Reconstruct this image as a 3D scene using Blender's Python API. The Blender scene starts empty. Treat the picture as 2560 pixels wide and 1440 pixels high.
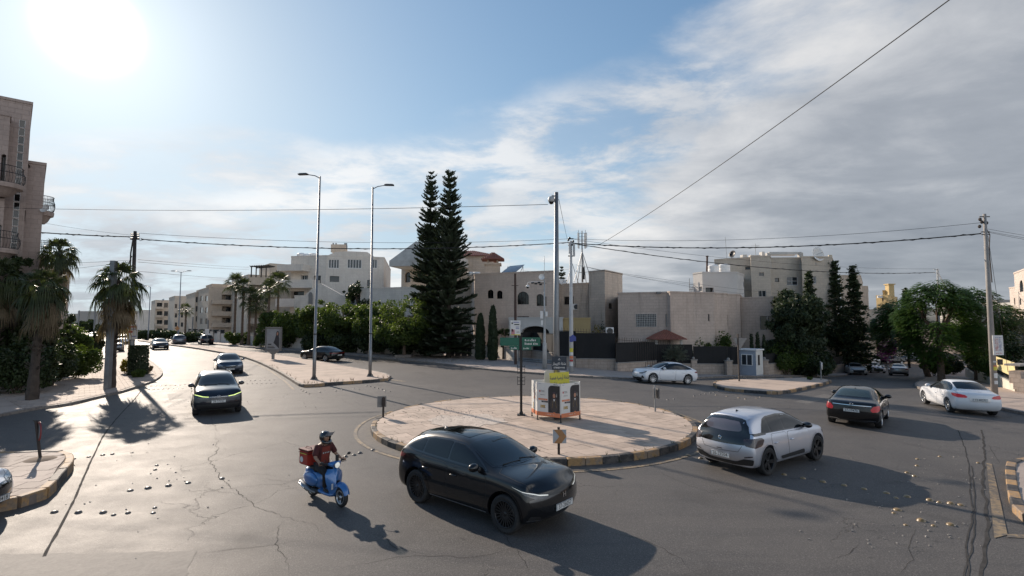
import bpy,bmesh,math,random,colorsys
from math import sin,cos,pi,radians,tan,atan2,sqrt,exp
from mathutils import Vector,Matrix,noise
from mathutils.bvhtree import BVHTree
from mathutils.geometry import delaunay_2d_cdt
random.seed(7)
scene=bpy.context.scene
col=scene.collection
# ------------------------------------------------------------------ camera
CAMH=3.85
PITCH=math.atan(87/1280)
cam_d=bpy.data.cameras.new('camera')
cam=bpy.data.objects.new('camera',cam_d)
col.objects.link(cam)
cam_d.lens=18.0
cam_d.sensor_width=36.0
cam_d.clip_start=0.1
cam_d.clip_end=6000
cam.location=(0,0,CAMH)
cam.rotation_euler=(pi/2+PITCH,0,0)
scene.camera=cam
# ------------------------------------------------------------------ sun direction
SUN_AZ=radians(40.5)      # to the left of the view direction (+Y)
SUN_EL=radians(24.4)
SUN_DIR=Vector((-sin(SUN_AZ)*cos(SUN_EL),cos(SUN_AZ)*cos(SUN_EL),sin(SUN_EL)))
sun_d=bpy.data.lights.new('sun','SUN')
sun_d.energy=4.6
sun_d.angle=radians(0.55)
sun_d.color=(1.0,0.86,0.72)
sun=bpy.data.objects.new('sun',sun_d)
col.objects.link(sun)
sun.rotation_euler=SUN_DIR.to_track_quat('Z','Y').to_euler()
sun.location=(-60,70,60)
# ------------------------------------------------------------------ view
scene.view_settings.view_transform='Standard'
scene.view_settings.look='None'
scene.view_settings.exposure=0.45
scene.view_settings.gamma=1.0
scene.view_settings.use_curve_mapping=False
scene.cycles.max_bounces=6
scene.cycles.diffuse_bounces=3
scene.cycles.glossy_bounces=3
scene.cycles.transparent_max_bounces=8
scene.cycles.sample_clamp_indirect=4.0
scene.cycles.use_denoising=True
# ------------------------------------------------------------------ node helper
class NT:
	def __init__(s,tree):
		s.t=tree
		tree.nodes.clear()
	def n(s,typ,ins=None,**kw):
		nd=s.t.nodes.new(typ)
		for k,v in kw.items():
			setattr(nd,k,v)
		if ins:
			for k,v in ins.items():
				s.set(nd,k,v)
		return nd
	def set(s,nd,k,v):
		inp=nd.inputs[k]
		if isinstance(v,tuple)and len(v)==2 and hasattr(v[0],'outputs'):
			s.t.links.new(v[0].outputs[v[1]],inp)
		elif hasattr(v,'outputs'):
			s.t.links.new(v.outputs[0],inp)
		else:
			if inp.type=='RGBA' and len(v)==3:
				v=(*v,1)
			inp.default_value=v
	def math(s,op,a,b=0.0,c=None,clamp=False):
		nd=s.n('ShaderNodeMath',operation=op,use_clamp=clamp)
		s.set(nd,0,a)
		s.set(nd,1,b)
		if c is not None:
			s.set(nd,2,c)
		return nd
	def mix(s,f,a,b,mode='MIX'):
		nd=s.n('ShaderNodeMix',data_type='RGBA',blend_type=mode)
		s.set(nd,0,f)
		s.set(nd,6,a)
		s.set(nd,7,b)
		return(nd,2)
	def noise(s,vec,scale,detail=4.0,rough=0.55,dist=0.0):
		nd=s.n('ShaderNodeTexNoise')
		if vec is not None:
			s.set(nd,'Vector',vec)
		nd.inputs['Scale'].default_value=scale
		nd.inputs['Detail'].default_value=detail
		nd.inputs['Roughness'].default_value=rough
		nd.inputs['Distortion'].default_value=dist
		return nd
	def ramp(s,f,stops,interp='LINEAR'):
		nd=s.n('ShaderNodeValToRGB')
		s.set(nd,0,f)
		cr=nd.color_ramp
		cr.interpolation=interp
		while len(cr.elements)<len(stops):
			cr.elements.new(0.5)
		for e,(p,c)in zip(cr.elements,stops):
			e.position=p
			if not isinstance(c,(tuple,list)):
				c=(c,c,c)
			e.color=(*c[:3],1)
		return nd
	def mapr(s,v,a,b,c,d,smooth=False):
		nd=s.n('ShaderNodeMapRange')
		if smooth:
			nd.interpolation_type='SMOOTHSTEP'
		s.set(nd,0,v)
		for i,x in enumerate((a,b,c,d)):
			s.set(nd,i+1,x)
		return nd
# ------------------------------------------------------------------ world: Nishita sky with procedural clouds by direction
world=bpy.data.worlds.new('World')
scene.world=world
world.use_nodes=True
W=NT(world.node_tree)
sky=W.n('ShaderNodeTexSky',sky_type='NISHITA',sun_disc=False)
sky.sun_elevation=SUN_EL
sky.sun_rotation=-SUN_AZ
sky.altitude=900
sky.air_density=1.0
sky.dust_density=0.7
sky.ozone_density=1.5
tc=W.n('ShaderNodeTexCoord')
nrm=W.n('ShaderNodeVectorMath',operation='NORMALIZE')
W.set(nrm,0,(tc,'Generated'))
sep=W.n('ShaderNodeSeparateXYZ',{0:nrm})
zc=W.math('MAXIMUM',(sep,2),0.0)
den=W.math('ADD',zc,0.16)
px_=W.math('DIVIDE',(sep,0),den)
py_=W.math('DIVIDE',(sep,1),den)
# cloud sheet coordinates, streets of cloud run from lower left to upper right
pv=W.n('ShaderNodeCombineXYZ',{0:px_,1:py_,2:0.0})
rot=W.n('ShaderNodeMapping')
W.set(rot,'Vector',pv)
rot.inputs['Rotation'].default_value=(0,0,radians(28))
rot.inputs['Scale'].default_value=(0.50,0.66,1)
rot.inputs['Location'].default_value=(3.15,1.4,0)
n1=W.noise(rot,1.15,8,0.58,0.35)
n2=W.noise(rot,3.9,9,0.62,0.25)
n3=W.noise(rot,0.55,2,0.5,0.0)
sdot=W.n('ShaderNodeVectorMath',operation='DOT_PRODUCT')
W.set(sdot,0,nrm)
sdot.inputs[1].default_value=SUN_DIR
sd=W.math('MAXIMUM',(sdot,'Value'),0.0)
# the cloud bank stands to the right (east) and low in the north; clear sky between it and the sun
# signed coordinate across the bank edge (a plane through the eye)
bank=W.n('ShaderNodeVectorMath',operation='DOT_PRODUCT')
W.set(bank,0,nrm)
bank.inputs[1].default_value=Vector((0.80,0.22,-0.70)).normalized()
wob=W.math('MULTIPLY',W.math('SUBTRACT',n1,0.5),0.62)
bk=W.math('ADD',(bank,'Value'),wob)
bk2=W.math('ADD',bk,W.math('MULTIPLY',W.math('SUBTRACT',n2,0.5),0.34))
n4=W.noise(rot,2.2,4,0.5,0.1)
cov_r=W.mapr(bk2,0.05,0.24,0.0,1.0,True)
# low cloud belt around the horizon on the left
elw=W.math('ADD',W.math('SUBTRACT',zc,W.math('MULTIPLY',(sep,0),0.27)),W.math('MULTIPLY',W.math('SUBTRACT',n1,0.5),0.40))
cov_l=W.math('MULTIPLY',W.mapr(elw,0.44,0.34,0.0,1.0,True),W.mapr(n2,0.40,0.58,0.22,1.0,True))
wisp=W.math('MULTIPLY',W.mapr(n1,0.60,0.78,0.0,0.55,True),0.7)
cov=W.math('MAXIMUM',W.math('MAXIMUM',cov_r,W.math('MULTIPLY',cov_l,0.85)),wisp)
# cloud brightness: bright thin rims, grey thick middles; brighter towards the sun
thick=W.mapr(W.math('ADD',bk,W.math('MULTIPLY',W.math('SUBTRACT',n3,0.5),0.5)),0.10,0.75,0.0,1.0,True)
lowdark=W.math('MULTIPLY',W.mapr(zc,0.24,0.06,0.0,0.42,True),W.mapr((bank,'Value'),0.0,-0.3,0.0,1.0))
shade=W.math('ADD',W.math('ADD',W.math('MULTIPLY',thick,0.72),lowdark),W.math('MULTIPLY',W.math('SUBTRACT',0.60,W.math('ADD',W.math('MULTIPLY',n2,0.45),W.math('MULTIPLY',n4,0.55))),1.9),clamp=True)
ccol=W.ramp(shade,[(0.0,(7.1,7.0,6.9)),(0.3,(5.0,5.1,5.3)),(0.62,(3.2,3.4,3.75)),(1.0,(2.2,2.4,2.75))])
toward=W.math('POWER',sd,3.0)
cb=W.n('ShaderNodeMix',data_type='RGBA',blend_type='MIX')
front=W.math('MAXIMUM',W.math('MULTIPLY',(sdot,'Value'),-1.0),0.0)   # unseen clouds opposite the sun, brightness added to fill the shaded walls
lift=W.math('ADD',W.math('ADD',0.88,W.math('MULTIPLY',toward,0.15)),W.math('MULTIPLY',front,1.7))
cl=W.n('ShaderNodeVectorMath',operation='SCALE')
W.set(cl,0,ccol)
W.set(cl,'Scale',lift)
# soft shoulder per channel: the haze round the sun stays pale instead of clipping
skr=W.n('ShaderNodeSeparateColor',{0:sky})
ch=[]
for k_,(A_,K_)in enumerate(((5.6,1.25),(6.6,1.48),(7.3,1.62))):
	e_=W.math('EXPONENT',W.math('MULTIPLY',(skr,k_),-K_/A_))
	ch.append(W.math('MULTIPLY',W.math('SUBTRACT',1.0,e_),A_))
skyc=W.n('ShaderNodeCombineColor',{0:ch[0],1:ch[1],2:ch[2]})
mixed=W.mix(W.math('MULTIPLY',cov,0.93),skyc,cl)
# thin bright veil round the sun (forward scattering in the high haze)
g1=W.math('MULTIPLY',W.math('POWER',sd,2600.0),150.0)
g2=W.math('MULTIPLY',W.math('POWER',sd,110.0),1.7)
g3=W.math('MULTIPLY',W.math('POWER',sd,6.0),0.40)
gs=W.math('ADD',W.math('ADD',g1,g2),g3)
gv=W.n('ShaderNodeVectorMath',operation='SCALE')
gv.inputs[0].default_value=(1.0,0.97,0.93)
W.set(gv,'Scale',gs)
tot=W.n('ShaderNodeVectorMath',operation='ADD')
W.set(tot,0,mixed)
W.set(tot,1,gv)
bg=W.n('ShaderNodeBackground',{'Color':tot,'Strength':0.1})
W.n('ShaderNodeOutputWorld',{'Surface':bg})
# ------------------------------------------------------------------ projection helpers (photo pixel, 2560 wide -> place)
def sstep(a,b,x):
	t=max(0.0,min(1.0,(x-a)/(b-a)))
	return t*t*(3-2*t)
def gz(x,y):
	"""height of the ground: flat junction, falls away to the right, rises gently up the left road"""
	s=min(90.0,max(0.0,x-7.0))
	z=-0.022*s*sstep(7,14,x)
	z-=0.03*max(0.0,min(y,75)-26)*sstep(2,14,x)
	z-=0.02*max(0.0,min(y,75)-36)*sstep(20,34,x)
	z+=0.40*sstep(30,75,y)*sstep(-6,-22,x)
	return z
def ray(px,py):
	u=(px-1280)/1280.0
	v=(720-py)/1280.0
	d=Vector((u,cos(PITCH)-v*sin(PITCH),sin(PITCH)+v*cos(PITCH)))
	return d
def at(px,py,Y):
	d=ray(px,py)
	t=Y/d.y
	return Vector((d.x*t,Y,CAMH+d.z*t))
def G(px,py,dz=0.0):
	"""ground point seen at this pixel of the photograph (dz: height above ground)"""
	d=ray(px,py)
	z=dz
	p=None
	for _ in range(14):
		t=(z-CAMH)/d.z if d.z<-1e-4 else 400.0
		t=min(max(t,1.0),400.0)
		p=Vector((0,0,CAMH))+d*t
		z=z*0.3+0.7*(gz(p.x,p.y)+dz)
	return Vector((p.x,p.y,gz(p.x,p.y)+dz))
def g2(px,py,dz=0.0):
	p=G(px,py,dz)
	return(p.x,p.y)
def xat(px,Y):
	return at(px,780,Y).x
# ------------------------------------------------------------------ mesh builder
class MB:
	def __init__(s):
		s.v=[]
		s.f=[]
		s.m=[]
		s.mats=[]
		s.cur=0
		s.sm=[]
		s.smooth=False
	def mat(s,m):
		if m not in s.mats:
			s.mats.append(m)
		s.cur=s.mats.index(m)
		return s
	def face(s,idx):
		s.f.append(tuple(idx))
		s.m.append(s.cur)
		s.sm.append(s.smooth)
	def add(s,vs,fs):
		b=len(s.v)
		s.v.extend([Vector(p)for p in vs])
		for f in fs:
			s.face([b+i for i in f])
		return b
	def quad(s,a,b,c,d):
		s.add([a,b,c,d],[(0,1,2,3)])
	def box(s,c,size,rz=0.0,mtx=None):
		hx,hy,hz=size[0]/2,size[1]/2,size[2]/2
		vs=[Vector((x,y,z))for x in(-hx,hx)for y in(-hy,hy)for z in(-hz,hz)]
		R=Matrix.Rotation(rz,3,'Z')if mtx is None else mtx
		c=Vector(c)
		vs=[R@v+c for v in vs]
		s.add(vs,[(0,1,3,2),(4,6,7,5),(0,4,5,1),(2,3,7,6),(0,2,6,4),(1,5,7,3)])
	def bar(s,a,b,w,h=None,up=(0,0,1)):
		"""square bar from a to b"""
		a,b=Vector(a),Vector(b)
		h=h or w
		d=(b-a)
		L=d.length
		if L<1e-6:
			return
		z=d/L
		x=Vector(up).cross(z)
		if x.length<1e-3:
			x=Vector((1,0,0))
		x.normalize()
		y=z.cross(x)
		R=Matrix((x,y,z)).transposed()
		s.box((a+b)/2,(w,h,L),mtx=R)
	def tube(s,pts,r,n=8,cap=True,closed=False):
		pts=[Vector(p)for p in pts]
		k=len(pts)
		if not isinstance(r,(list,tuple)):
			r=[r]*k
		base=len(s.v)
		prev=None
		for i,p in enumerate(pts):
			if i==0:
				t=pts[1]-pts[0]
			elif i==k-1:
				t=pts[-1]-pts[-2]
			else:
				t=pts[i+1]-pts[i-1]
			if t.length<1e-9:
				t=Vector((0,0,1))
			t.normalize()
			if prev is None:
				x=t.orthogonal().normalized()
				if abs(t.z)>.9:
					x=(Vector((1,0,0))-t*t.x).normalized()
			else:
				x=(prev-t*prev.dot(t))
				x=x.normalized()if x.length>1e-6 else t.orthogonal().normalized()
			prev=x
			y=t.cross(x)
			for j in range(n):
				a=2*pi*j/n
				s.v.append(p+(x*cos(a)+y*sin(a))*r[i])
		for i in range(k-1):
			for j in range(n):
				a=base+i*n+j
				b=base+i*n+(j+1)%n
				s.face((a,b,b+n,a+n))
		if cap and n>2:
			s.face([base+j for j in range(n)][::-1])
			s.face([base+(k-1)*n+j for j in range(n)])
	def lathe(s,prof,n=24,origin=(0,0,0),axis='Z',arc=2*pi):
		"""prof: list of (r, h)"""
		o=Vector(origin)
		base=len(s.v)
		k=len(prof)
		full=abs(arc-2*pi)<1e-6
		nn=n if full else n+1
		for j in range(nn):
			a=arc*j/n
			for r,h in prof:
				if axis=='Z':
					p=Vector((r*cos(a),r*sin(a),h))
				elif axis=='Y':
					p=Vector((r*cos(a),h,r*sin(a)))
				else:
					p=Vector((h,r*cos(a),r*sin(a)))
				s.v.append(o+p)
		for j in range(n):
			j2=(j+1)%nn if full else j+1
			for i in range(k-1):
				q=[base+j*k+i,base+j2*k+i,base+j2*k+i+1,base+j*k+i+1]
				s.face(q if axis!='Y' else q[::-1])
	def prism(s,poly,z0,z1,top=True,bottom=False):
		"""poly: list of (x,y) ccw; z0/z1 number or function(x,y)"""
		f0=z0 if callable(z0)else(lambda x,y:z0)
		f1=z1 if callable(z1)else(lambda x,y:z1)
		n=len(poly)
		b=len(s.v)
		for x,y in poly:
			s.v.append(Vector((x,y,f0(x,y))))
		for x,y in poly:
			s.v.append(Vector((x,y,f1(x,y))))
		for i in range(n):
			j=(i+1)%n
			s.face((b+i,b+j,b+n+j,b+n+i))
		if top:
			s.face([b+n+i for i in range(n)])
		if bottom:
			s.face([b+i for i in range(n)][::-1])
	def ball(s,c,r,nu=12,nv=8,sc=(1,1,1)):
		c=Vector(c)
		base=len(s.v)
		for i in range(nv+1):
			th=pi*i/nv
			for j in range(nu):
				a=2*pi*j/nu
				s.v.append(c+Vector((r*sc[0]*sin(th)*cos(a),r*sc[1]*sin(th)*sin(a),r*sc[2]*cos(th))))
		for i in range(nv):
			for j in range(nu):
				a=base+i*nu+j
				b=base+i*nu+(j+1)%nu
				s.face((a,a+nu,b+nu,b))
	def grid(s,P):
		"""P: 2d list of points"""
		b=len(s.v)
		nu,nv=len(P),len(P[0])
		for r in P:
			s.v.extend([Vector(p)for p in r])
		for i in range(nu-1):
			for j in range(nv-1):
				s.face((b+i*nv+j,b+(i+1)*nv+j,b+(i+1)*nv+j+1,b+i*nv+j+1))
	def mesh(s,name,off=None):
		me=bpy.data.meshes.new(name)
		vs=s.v if off is None else[p-off for p in s.v]
		me.from_pydata(vs,[],s.f)
		for m in s.mats:
			me.materials.append(m)
		if s.mats:
			me.polygons.foreach_set('material_index',s.m)
		me.polygons.foreach_set('use_smooth',s.sm)
		# metre-scale box-projected UV
		uv=me.uv_layers.new(name='uv')
		data=[]
		me.update()
		V=s.v
		for p in me.polygons:
			nx,ny,nz=p.normal
			if abs(nz)>0.72:
				for vi in p.vertices:
					data.extend((V[vi].x,V[vi].y))
			else:
				l=sqrt(nx*nx+ny*ny)or 1
				tx,ty=-ny/l,nx/l
				for vi in p.vertices:
					q=V[vi]
					data.extend((q.x*tx+q.y*ty,q.z))
		uv.data.foreach_set('uv',data)
		return me
def autosmooth(me,ang=35):
	try:
		me.set_sharp_from_angle(angle=radians(ang))
	except Exception:
		pass
def mkobj(name,me,parent=None,loc=None,kind=None):
	o=bpy.data.objects.new(name,me)
	col.objects.link(o)
	if parent is not None:
		o.parent=parent
	if loc is not None:
		o.location=loc
	if kind:
		o['kind']=kind
	return o
def thing(name,label,cat,loc=(0,0,0),rz=0.0,group=None):
	o=bpy.data.objects.new(name,None)
	col.objects.link(o)
	o.location=loc
	o.rotation_euler=(0,0,rz)
	o['label']=label
	o['category']=cat
	if group:
		o['group']=group
	o.empty_display_size=0.2
	return o
def tag(o,label,cat,group=None):
	o['label']=label
	o['category']=cat
	if group:
		o['group']=group
	return o
def part(name,mb,parent,world_coords=False,label=None,kind=None,smooth=None):
	"""link builder mesh as a child; world_coords: mesh was built in scene coordinates"""
	off=None
	if world_coords and parent is not None:
		off=parent.location.copy()
		q=parent.parent
		while q is not None:
			off+=q.location
			q=q.parent
	me=mb.mesh(name,off)
	if smooth:
		me.polygons.foreach_set('use_smooth',[True]*len(me.polygons))
		autosmooth(me,smooth)
	o=mkobj(name,me,parent)
	if label:
		o['label']=label
	if kind:
		o['kind']=kind
	return o
def structure(name,mb,smooth=None):
	me=mb.mesh(name)
	if smooth:
		me.polygons.foreach_set('use_smooth',[True]*len(me.polygons))
		autosmooth(me,smooth)
	return mkobj(name,me,None,kind='structure')
def solo(name,mb,label,cat,loc=None,group=None,smooth=None):
	"""a thing that is one mesh; built in scene coordinates, origin moved to loc"""
	off=Vector(loc)if loc is not None else None
	me=mb.mesh(name,off)
	if smooth:
		me.polygons.foreach_set('use_smooth',[True]*len(me.polygons))
		autosmooth(me,smooth)
	o=mkobj(name,me,None,loc)
	return tag(o,label,cat,group)
def copy_tree(o,parent=None):
	c=o.copy()
	col.objects.link(c)
	if parent is not None:
		c.parent=parent
	for ch in list(o.children):
		copy_tree(ch,c)
	return c
def clean(me_or_bm):
	return me_or_bm
# ------------------------------------------------------------------ text to mesh
_txt={}
def text_mesh(body,size=1.0,mat=None,bold=0.0,extrude=0.0):
	"""flat lettering in the local XZ plane (reads along +X, up +Z), centred on its middle, with a little depth"""
	key=(body,size,mat.name if mat else '',bold,extrude)
	if key in _txt:
		return _txt[key]
	cu=bpy.data.curves.new('lettering','FONT')
	cu.body=body
	cu.size=size
	cu.align_x='CENTER'
	cu.align_y='CENTER'
	cu.resolution_u=2
	cu.offset=bold*size
	cu.extrude=extrude
	ob=bpy.data.objects.new('lettering_src',cu)
	col.objects.link(ob)
	dg=bpy.context.evaluated_depsgraph_get()
	me=bpy.data.meshes.new_from_object(ob.evaluated_get(dg))
	bpy.data.objects.remove(ob)
	bpy.data.curves.remove(cu)
	for v in me.vertices:
		x,y,z=v.co
		v.co=(x,-z,y)
	me.materials.clear()
	if mat:
		me.materials.append(mat)
	_txt[key]=me
	return me
def text_on(body,parent,loc,rz=0.0,size=0.1,mat=None,name='lettering',bold=0.0,sx=1.0,tilt=0.0,mirror=False):
	me=text_mesh(body,size,mat,bold)
	o=mkobj(name,me,parent,loc)
	o.rotation_euler=(tilt,0,rz)
	o.scale=(sx,1,1)
	return o
# ================================================================== MATERIALS
_M={}
def newmat(name):
	m=bpy.data.materials.new(name)
	m.use_nodes=True
	return m,NT(m.node_tree)
def plain(name,c,rough=0.6,metal=0.0,var=0.12,nscale=3.0,bump=0.0,bscale=60.0,spec=0.5,coat=0.0,emit=None,estr=0.0,dirt=0.0,dirtc=(0.12,0.10,0.08)):
	if name in _M:
		return _M[name]
	m,t=newmat(name)
	tcn=t.n('ShaderNodeTexCoord')
	base=c
	if var>0:
		n=t.noise((tcn,'Object'),nscale,5,0.6)
		lo=tuple(x*(1-var)for x in c)
		hi=tuple(min(1,x*(1+var))for x in c)
		base=t.ramp(n,[(0.3,lo),(0.7,hi)])
	if dirt>0:
		nd=t.noise((tcn,'Object'),nscale*0.6,7,0.7)
		f=t.mapr(nd,0.5,0.72,0,dirt,True)
		base=t.mix(f,base,dirtc)
	b=t.n('ShaderNodeBsdfPrincipled',{'Base Color':base,'Roughness':rough,'Metallic':metal,'Specular IOR Level':spec,'Coat Weight':coat,'Coat Roughness':0.05})
	if bump>0:
		bn=t.noise((tcn,'Object'),bscale,4,0.6)
		bp=t.n('ShaderNodeBump',{'Height':bn,'Strength':bump,'Distance':0.01})
		t.set(b,'Normal',bp)
	if emit:
		t.set(b,'Emission Color',emit)
		b.inputs['Emission Strength'].default_value=estr
	t.n('ShaderNodeOutputMaterial',{'Surface':b})
	_M[name]=m
	return m
def paint(name,c,metal=0.0,rough=0.32,coat=1.0,flake=True,dust=0.25,spec=0.5):
	"""car paint: base under a clear coat, thin road dust low on the body"""
	if name in _M:
		return _M[name]
	m,t=newmat(name)
	tcn=t.n('ShaderNodeTexCoord')
	n=t.noise((tcn,'Object'),2.2,5,0.6)
	sp=t.n('ShaderNodeSeparateXYZ',{0:(tcn,'Object')})
	low=t.mapr((sp,2),0.75,0.15,0.0,1.0)
	f=t.math('MULTIPLY',t.math('ADD',t.math('MULTIPLY',low,0.9),0.12),t.math('MULTIPLY',n,dust*1.3),clamp=True)
	base=t.mix(f,c,(0.25,0.22,0.19))
	rg=t.math('ADD',rough,t.math('MULTIPLY',f,0.5))
	b=t.n('ShaderNodeBsdfPrincipled',{'Base Color':base,'Roughness':rg,'Metallic':metal,'Specular IOR Level':spec,'Coat Weight':coat,'Coat Roughness':t.math('ADD',0.03,t.math('MULTIPLY',f,0.5))})
	# the faint waviness of pressed sheet metal
	wn=t.noise((tcn,'Object'),2.4,2,0.5)
	bp=t.n('ShaderNodeBump',{'Height':wn,'Strength':0.03,'Distance':0.05})
	t.set(b,'Normal',bp)
	t.set(b,'Coat Normal',bp)
	t.n('ShaderNodeOutputMaterial',{'Surface':b})
	_M[name]=m
	return m
def glassm(name,c=(0.012,0.015,0.018),rough=0.03,see=0.0,spec=0.6):
	if name in _M:
		return _M[name]
	m,t=newmat(name)
	tcn=t.n('ShaderNodeTexCoord')
	n=t.noise((tcn,'Object'),1.3,3,0.5)
	r=t.mapr(n,0.3,0.7,rough,rough+0.04)
	bp=t.n('ShaderNodeBump',{'Height':n,'Strength':0.03,'Distance':0.05})
	b=t.n('ShaderNodeBsdfPrincipled',{'Base Color':c,'Roughness':r,'Specular IOR Level':spec,'Coat Weight':0.15,'Coat Roughness':0.02,'Normal':bp})
	if see>0:
		tr=t.n('ShaderNodeBsdfTransparent',{'Color':(0.75,0.82,0.80)})
		fr=t.n('ShaderNodeFresnel',{'IOR':1.5})
		k=t.math('MULTIPLY',t.math('SUBTRACT',1.0,fr),see)
		mx=t.n('ShaderNodeMixShader',{0:k,1:b,2:tr})
		t.n('ShaderNodeOutputMaterial',{'Surface':mx})
	else:
		t.n('ShaderNodeOutputMaterial',{'Surface':b})
	_M[name]=m
	return m
def stone(name,c1,c2,mortar=(0.2,0.18,0.16),bw=0.62,bh=0.29,msize=0.009,stain=0.5,stainc=(0.17,0.13,0.10),rough=0.85,bump=0.5):
	"""coursed limestone cladding, joints and water streaks; uses the metre UV"""
	if name in _M:
		return _M[name]
	m,t=newmat(name)
	uv=t.n('ShaderNodeTexCoord')
	br=t.n('ShaderNodeTexBrick',{'Vector':(uv,'UV'),'Color1':c1,'Color2':c2,'Mortar':mortar,'Scale':1.0,'Mortar Size':msize,'Mortar Smooth':0.3,'Bias':0.0,'Brick Width':bw,'Row Height':bh})
	n=t.noise((uv,'Object'),0.55,6,0.62)
	n2=t.noise((uv,'Object'),7.0,5,0.65)
	c=t.mix(0.55,(br,0),t.ramp(n2,[(0.3,0.42),(0.7,0.62)]),'OVERLAY')
	c=t.mix(t.mapr(n,0.35,0.7,0.0,0.45,True),c,tuple(x*0.72 for x in c1))
	# streaks: noise stretched down the wall
	mp=t.n('ShaderNodeMapping',{'Vector':(uv,'UV')})
	mp.inputs['Scale'].default_value=(1.6,0.13,1.0)
	ns=t.noise(mp,1.5,6,0.65)
	k=t.math('MULTIPLY',t.mapr(ns,0.50,0.74,0.0,0.8,True),t.math('MULTIPLY',n2,stain*1.5),clamp=True)
	c=t.mix(k,c,stainc)
	nb=t.noise((uv,'Object'),25.0,4,0.6)
	hh=t.math('ADD',t.math('MULTIPLY',(br,1),-1.0),t.math('MULTIPLY',nb,0.35))
	bp=t.n('ShaderNodeBump',{'Height':hh,'Strength':bump,'Distance':0.02})
	b=t.n('ShaderNodeBsdfPrincipled',{'Base Color':c,'Roughness':rough,'Normal':bp,'Specular IOR Level':0.3})
	t.n('ShaderNodeOutputMaterial',{'Surface':b})
	_M[name]=m
	return m
def asphalt():
	m,t=newmat('asphalt')
	tcn=t.n('ShaderNodeTexCoord')
	P=(tcn,'Object')
	big=t.noise(P,0.10,5,0.55,0.4)
	mid=t.noise(P,0.9,6,0.65)
	# long faint wheel streaks
	mp=t.n('ShaderNodeMapping',{'Vector':P})
	mp.inputs['Rotation'].default_value=(0,0,radians(-12))
	mp.inputs['Scale'].default_value=(0.35,2.2,1)
	stk=t.noise(mp,0.9,5,0.6,0.6)
	fine=t.noise(P,42,3,0.7)
	vor=t.n('ShaderNodeTexVoronoi',{'Vector':P,'Scale':62.0})
	agg=t.mapr((vor,'Color'),0.0,1.0,0.0,1.0)
	base=t.ramp(big,[(0.3,(0.074,0.069,0.066)),(0.5,(0.098,0.091,0.086)),(0.72,(0.124,0.115,0.107))])
	base=t.mix(t.mapr(mid,0.35,0.7,0.0,0.5),base,(0.145,0.136,0.126))
	base=t.mix(t.mapr(stk,0.42,0.66,0.0,0.5,True),base,(0.072,0.069,0.067))
	base=t.mix(t.mapr(agg,0.6,1.0,0.0,0.55),base,(0.25,0.235,0.22))
	base=t.mix(t.mapr(fine,0.35,0.55,0.55,0.0),base,(0.028,0.028,0.029))
	# oil and tyre polish: soft dark blotches and broad lane bands
	oil=t.noise(P,0.42,3,0.5,1.2)
	base=t.mix(t.mapr(oil,0.56,0.70,0.0,0.38,True),base,(0.050,0.047,0.045))
	spots=t.noise(P,2.6,2,0.4)
	base=t.mix(t.mapr(spots,0.70,0.76,0.0,0.45,True),base,(0.035,0.033,0.032))
	base=t.mix(t.mapr(t.noise(P,0.06,2,0.5),0.45,0.62,0.0,0.35,True),base,(0.15,0.135,0.12))
	# hairline crazing where the surface is old
	wv=t.n('ShaderNodeVectorMath',operation='ADD')
	t.set(wv,0,P)
	wn=t.noise(P,1.6,4,0.6)
	sc=t.n('ShaderNodeVectorMath',operation='SCALE')
	t.set(sc,0,(wn,'Color'))
	sc.inputs['Scale'].default_value=0.9
	t.set(wv,1,sc)
	cr=t.n('ShaderNodeTexVoronoi',{'Vector':wv,'Scale':0.30},feature='DISTANCE_TO_EDGE')
	cmask=t.mapr(t.noise(P,0.23,3,0.5),0.50,0.60,0.0,1.0)
	ck=t.math('MULTIPLY',t.mapr(cr,0.0,0.0035,1.0,0.0),cmask)
	base=t.mix(t.math('MULTIPLY',ck,0.6),base,(0.018,0.018,0.018))
	rg=t.math('ADD',t.mapr(mid,0.3,0.7,0.60,0.70),t.mapr(stk,0.42,0.66,0.0,-0.025))
	h=t.math('ADD',t.math('MULTIPLY',agg,0.5),t.math('MULTIPLY',fine,0.5))
	h=t.math('SUBTRACT',h,t.math('MULTIPLY',ck,2.0))
	bp=t.n('ShaderNodeBump',{'Height':h,'Strength':0.9,'Distance':0.008})
	b=t.n('ShaderNodeBsdfPrincipled',{'Base Color':base,'Roughness':rg,'Normal':bp,'Specular IOR Level':0.22})
	t.n('ShaderNodeOutputMaterial',{'Surface':b})
	return m
def paver(name,c,var=0.16,rough=0.8,stain=0.35):
	"""sawn stone paving slab: each slab shifts in tone"""
	if name in _M:
		return _M[name]
	m,t=newmat(name)
	tcn=t.n('ShaderNodeTexCoord')
	oi=t.n('ShaderNodeObjectInfo')
	P=(tcn,'Object')
	geo=t.n('ShaderNodeNewGeometry')
	wn=t.n('ShaderNodeTexWhiteNoise',{'Vector':(oi,'Location')})
	n=t.noise((geo,'Position'),0.8,6,0.65)
	n2=t.noise((geo,'Position'),9,5,0.65)
	v=t.math('ADD',t.math('MULTIPLY',(wn,0),0.5),t.math('MULTIPLY',n2,0.5))
	base=t.ramp(v,[(0.15,tuple(x*(1-var)for x in c)),(0.85,tuple(x*(1+var)for x in c))])
	base=t.mix(t.mapr(n,0.42,0.72,0.0,stain,True),base,tuple(x*0.55 for x in c))
	bp=t.n('ShaderNodeBump',{'Height':n2,'Strength':0.25,'Distance':0.01})
	b=t.n('ShaderNodeBsdfPrincipled',{'Base Color':base,'Roughness':rough,'Normal':bp,'Specular IOR Level':0.35})
	t.n('ShaderNodeOutputMaterial',{'Surface':b})
	_M[name]=m
	return m
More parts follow.
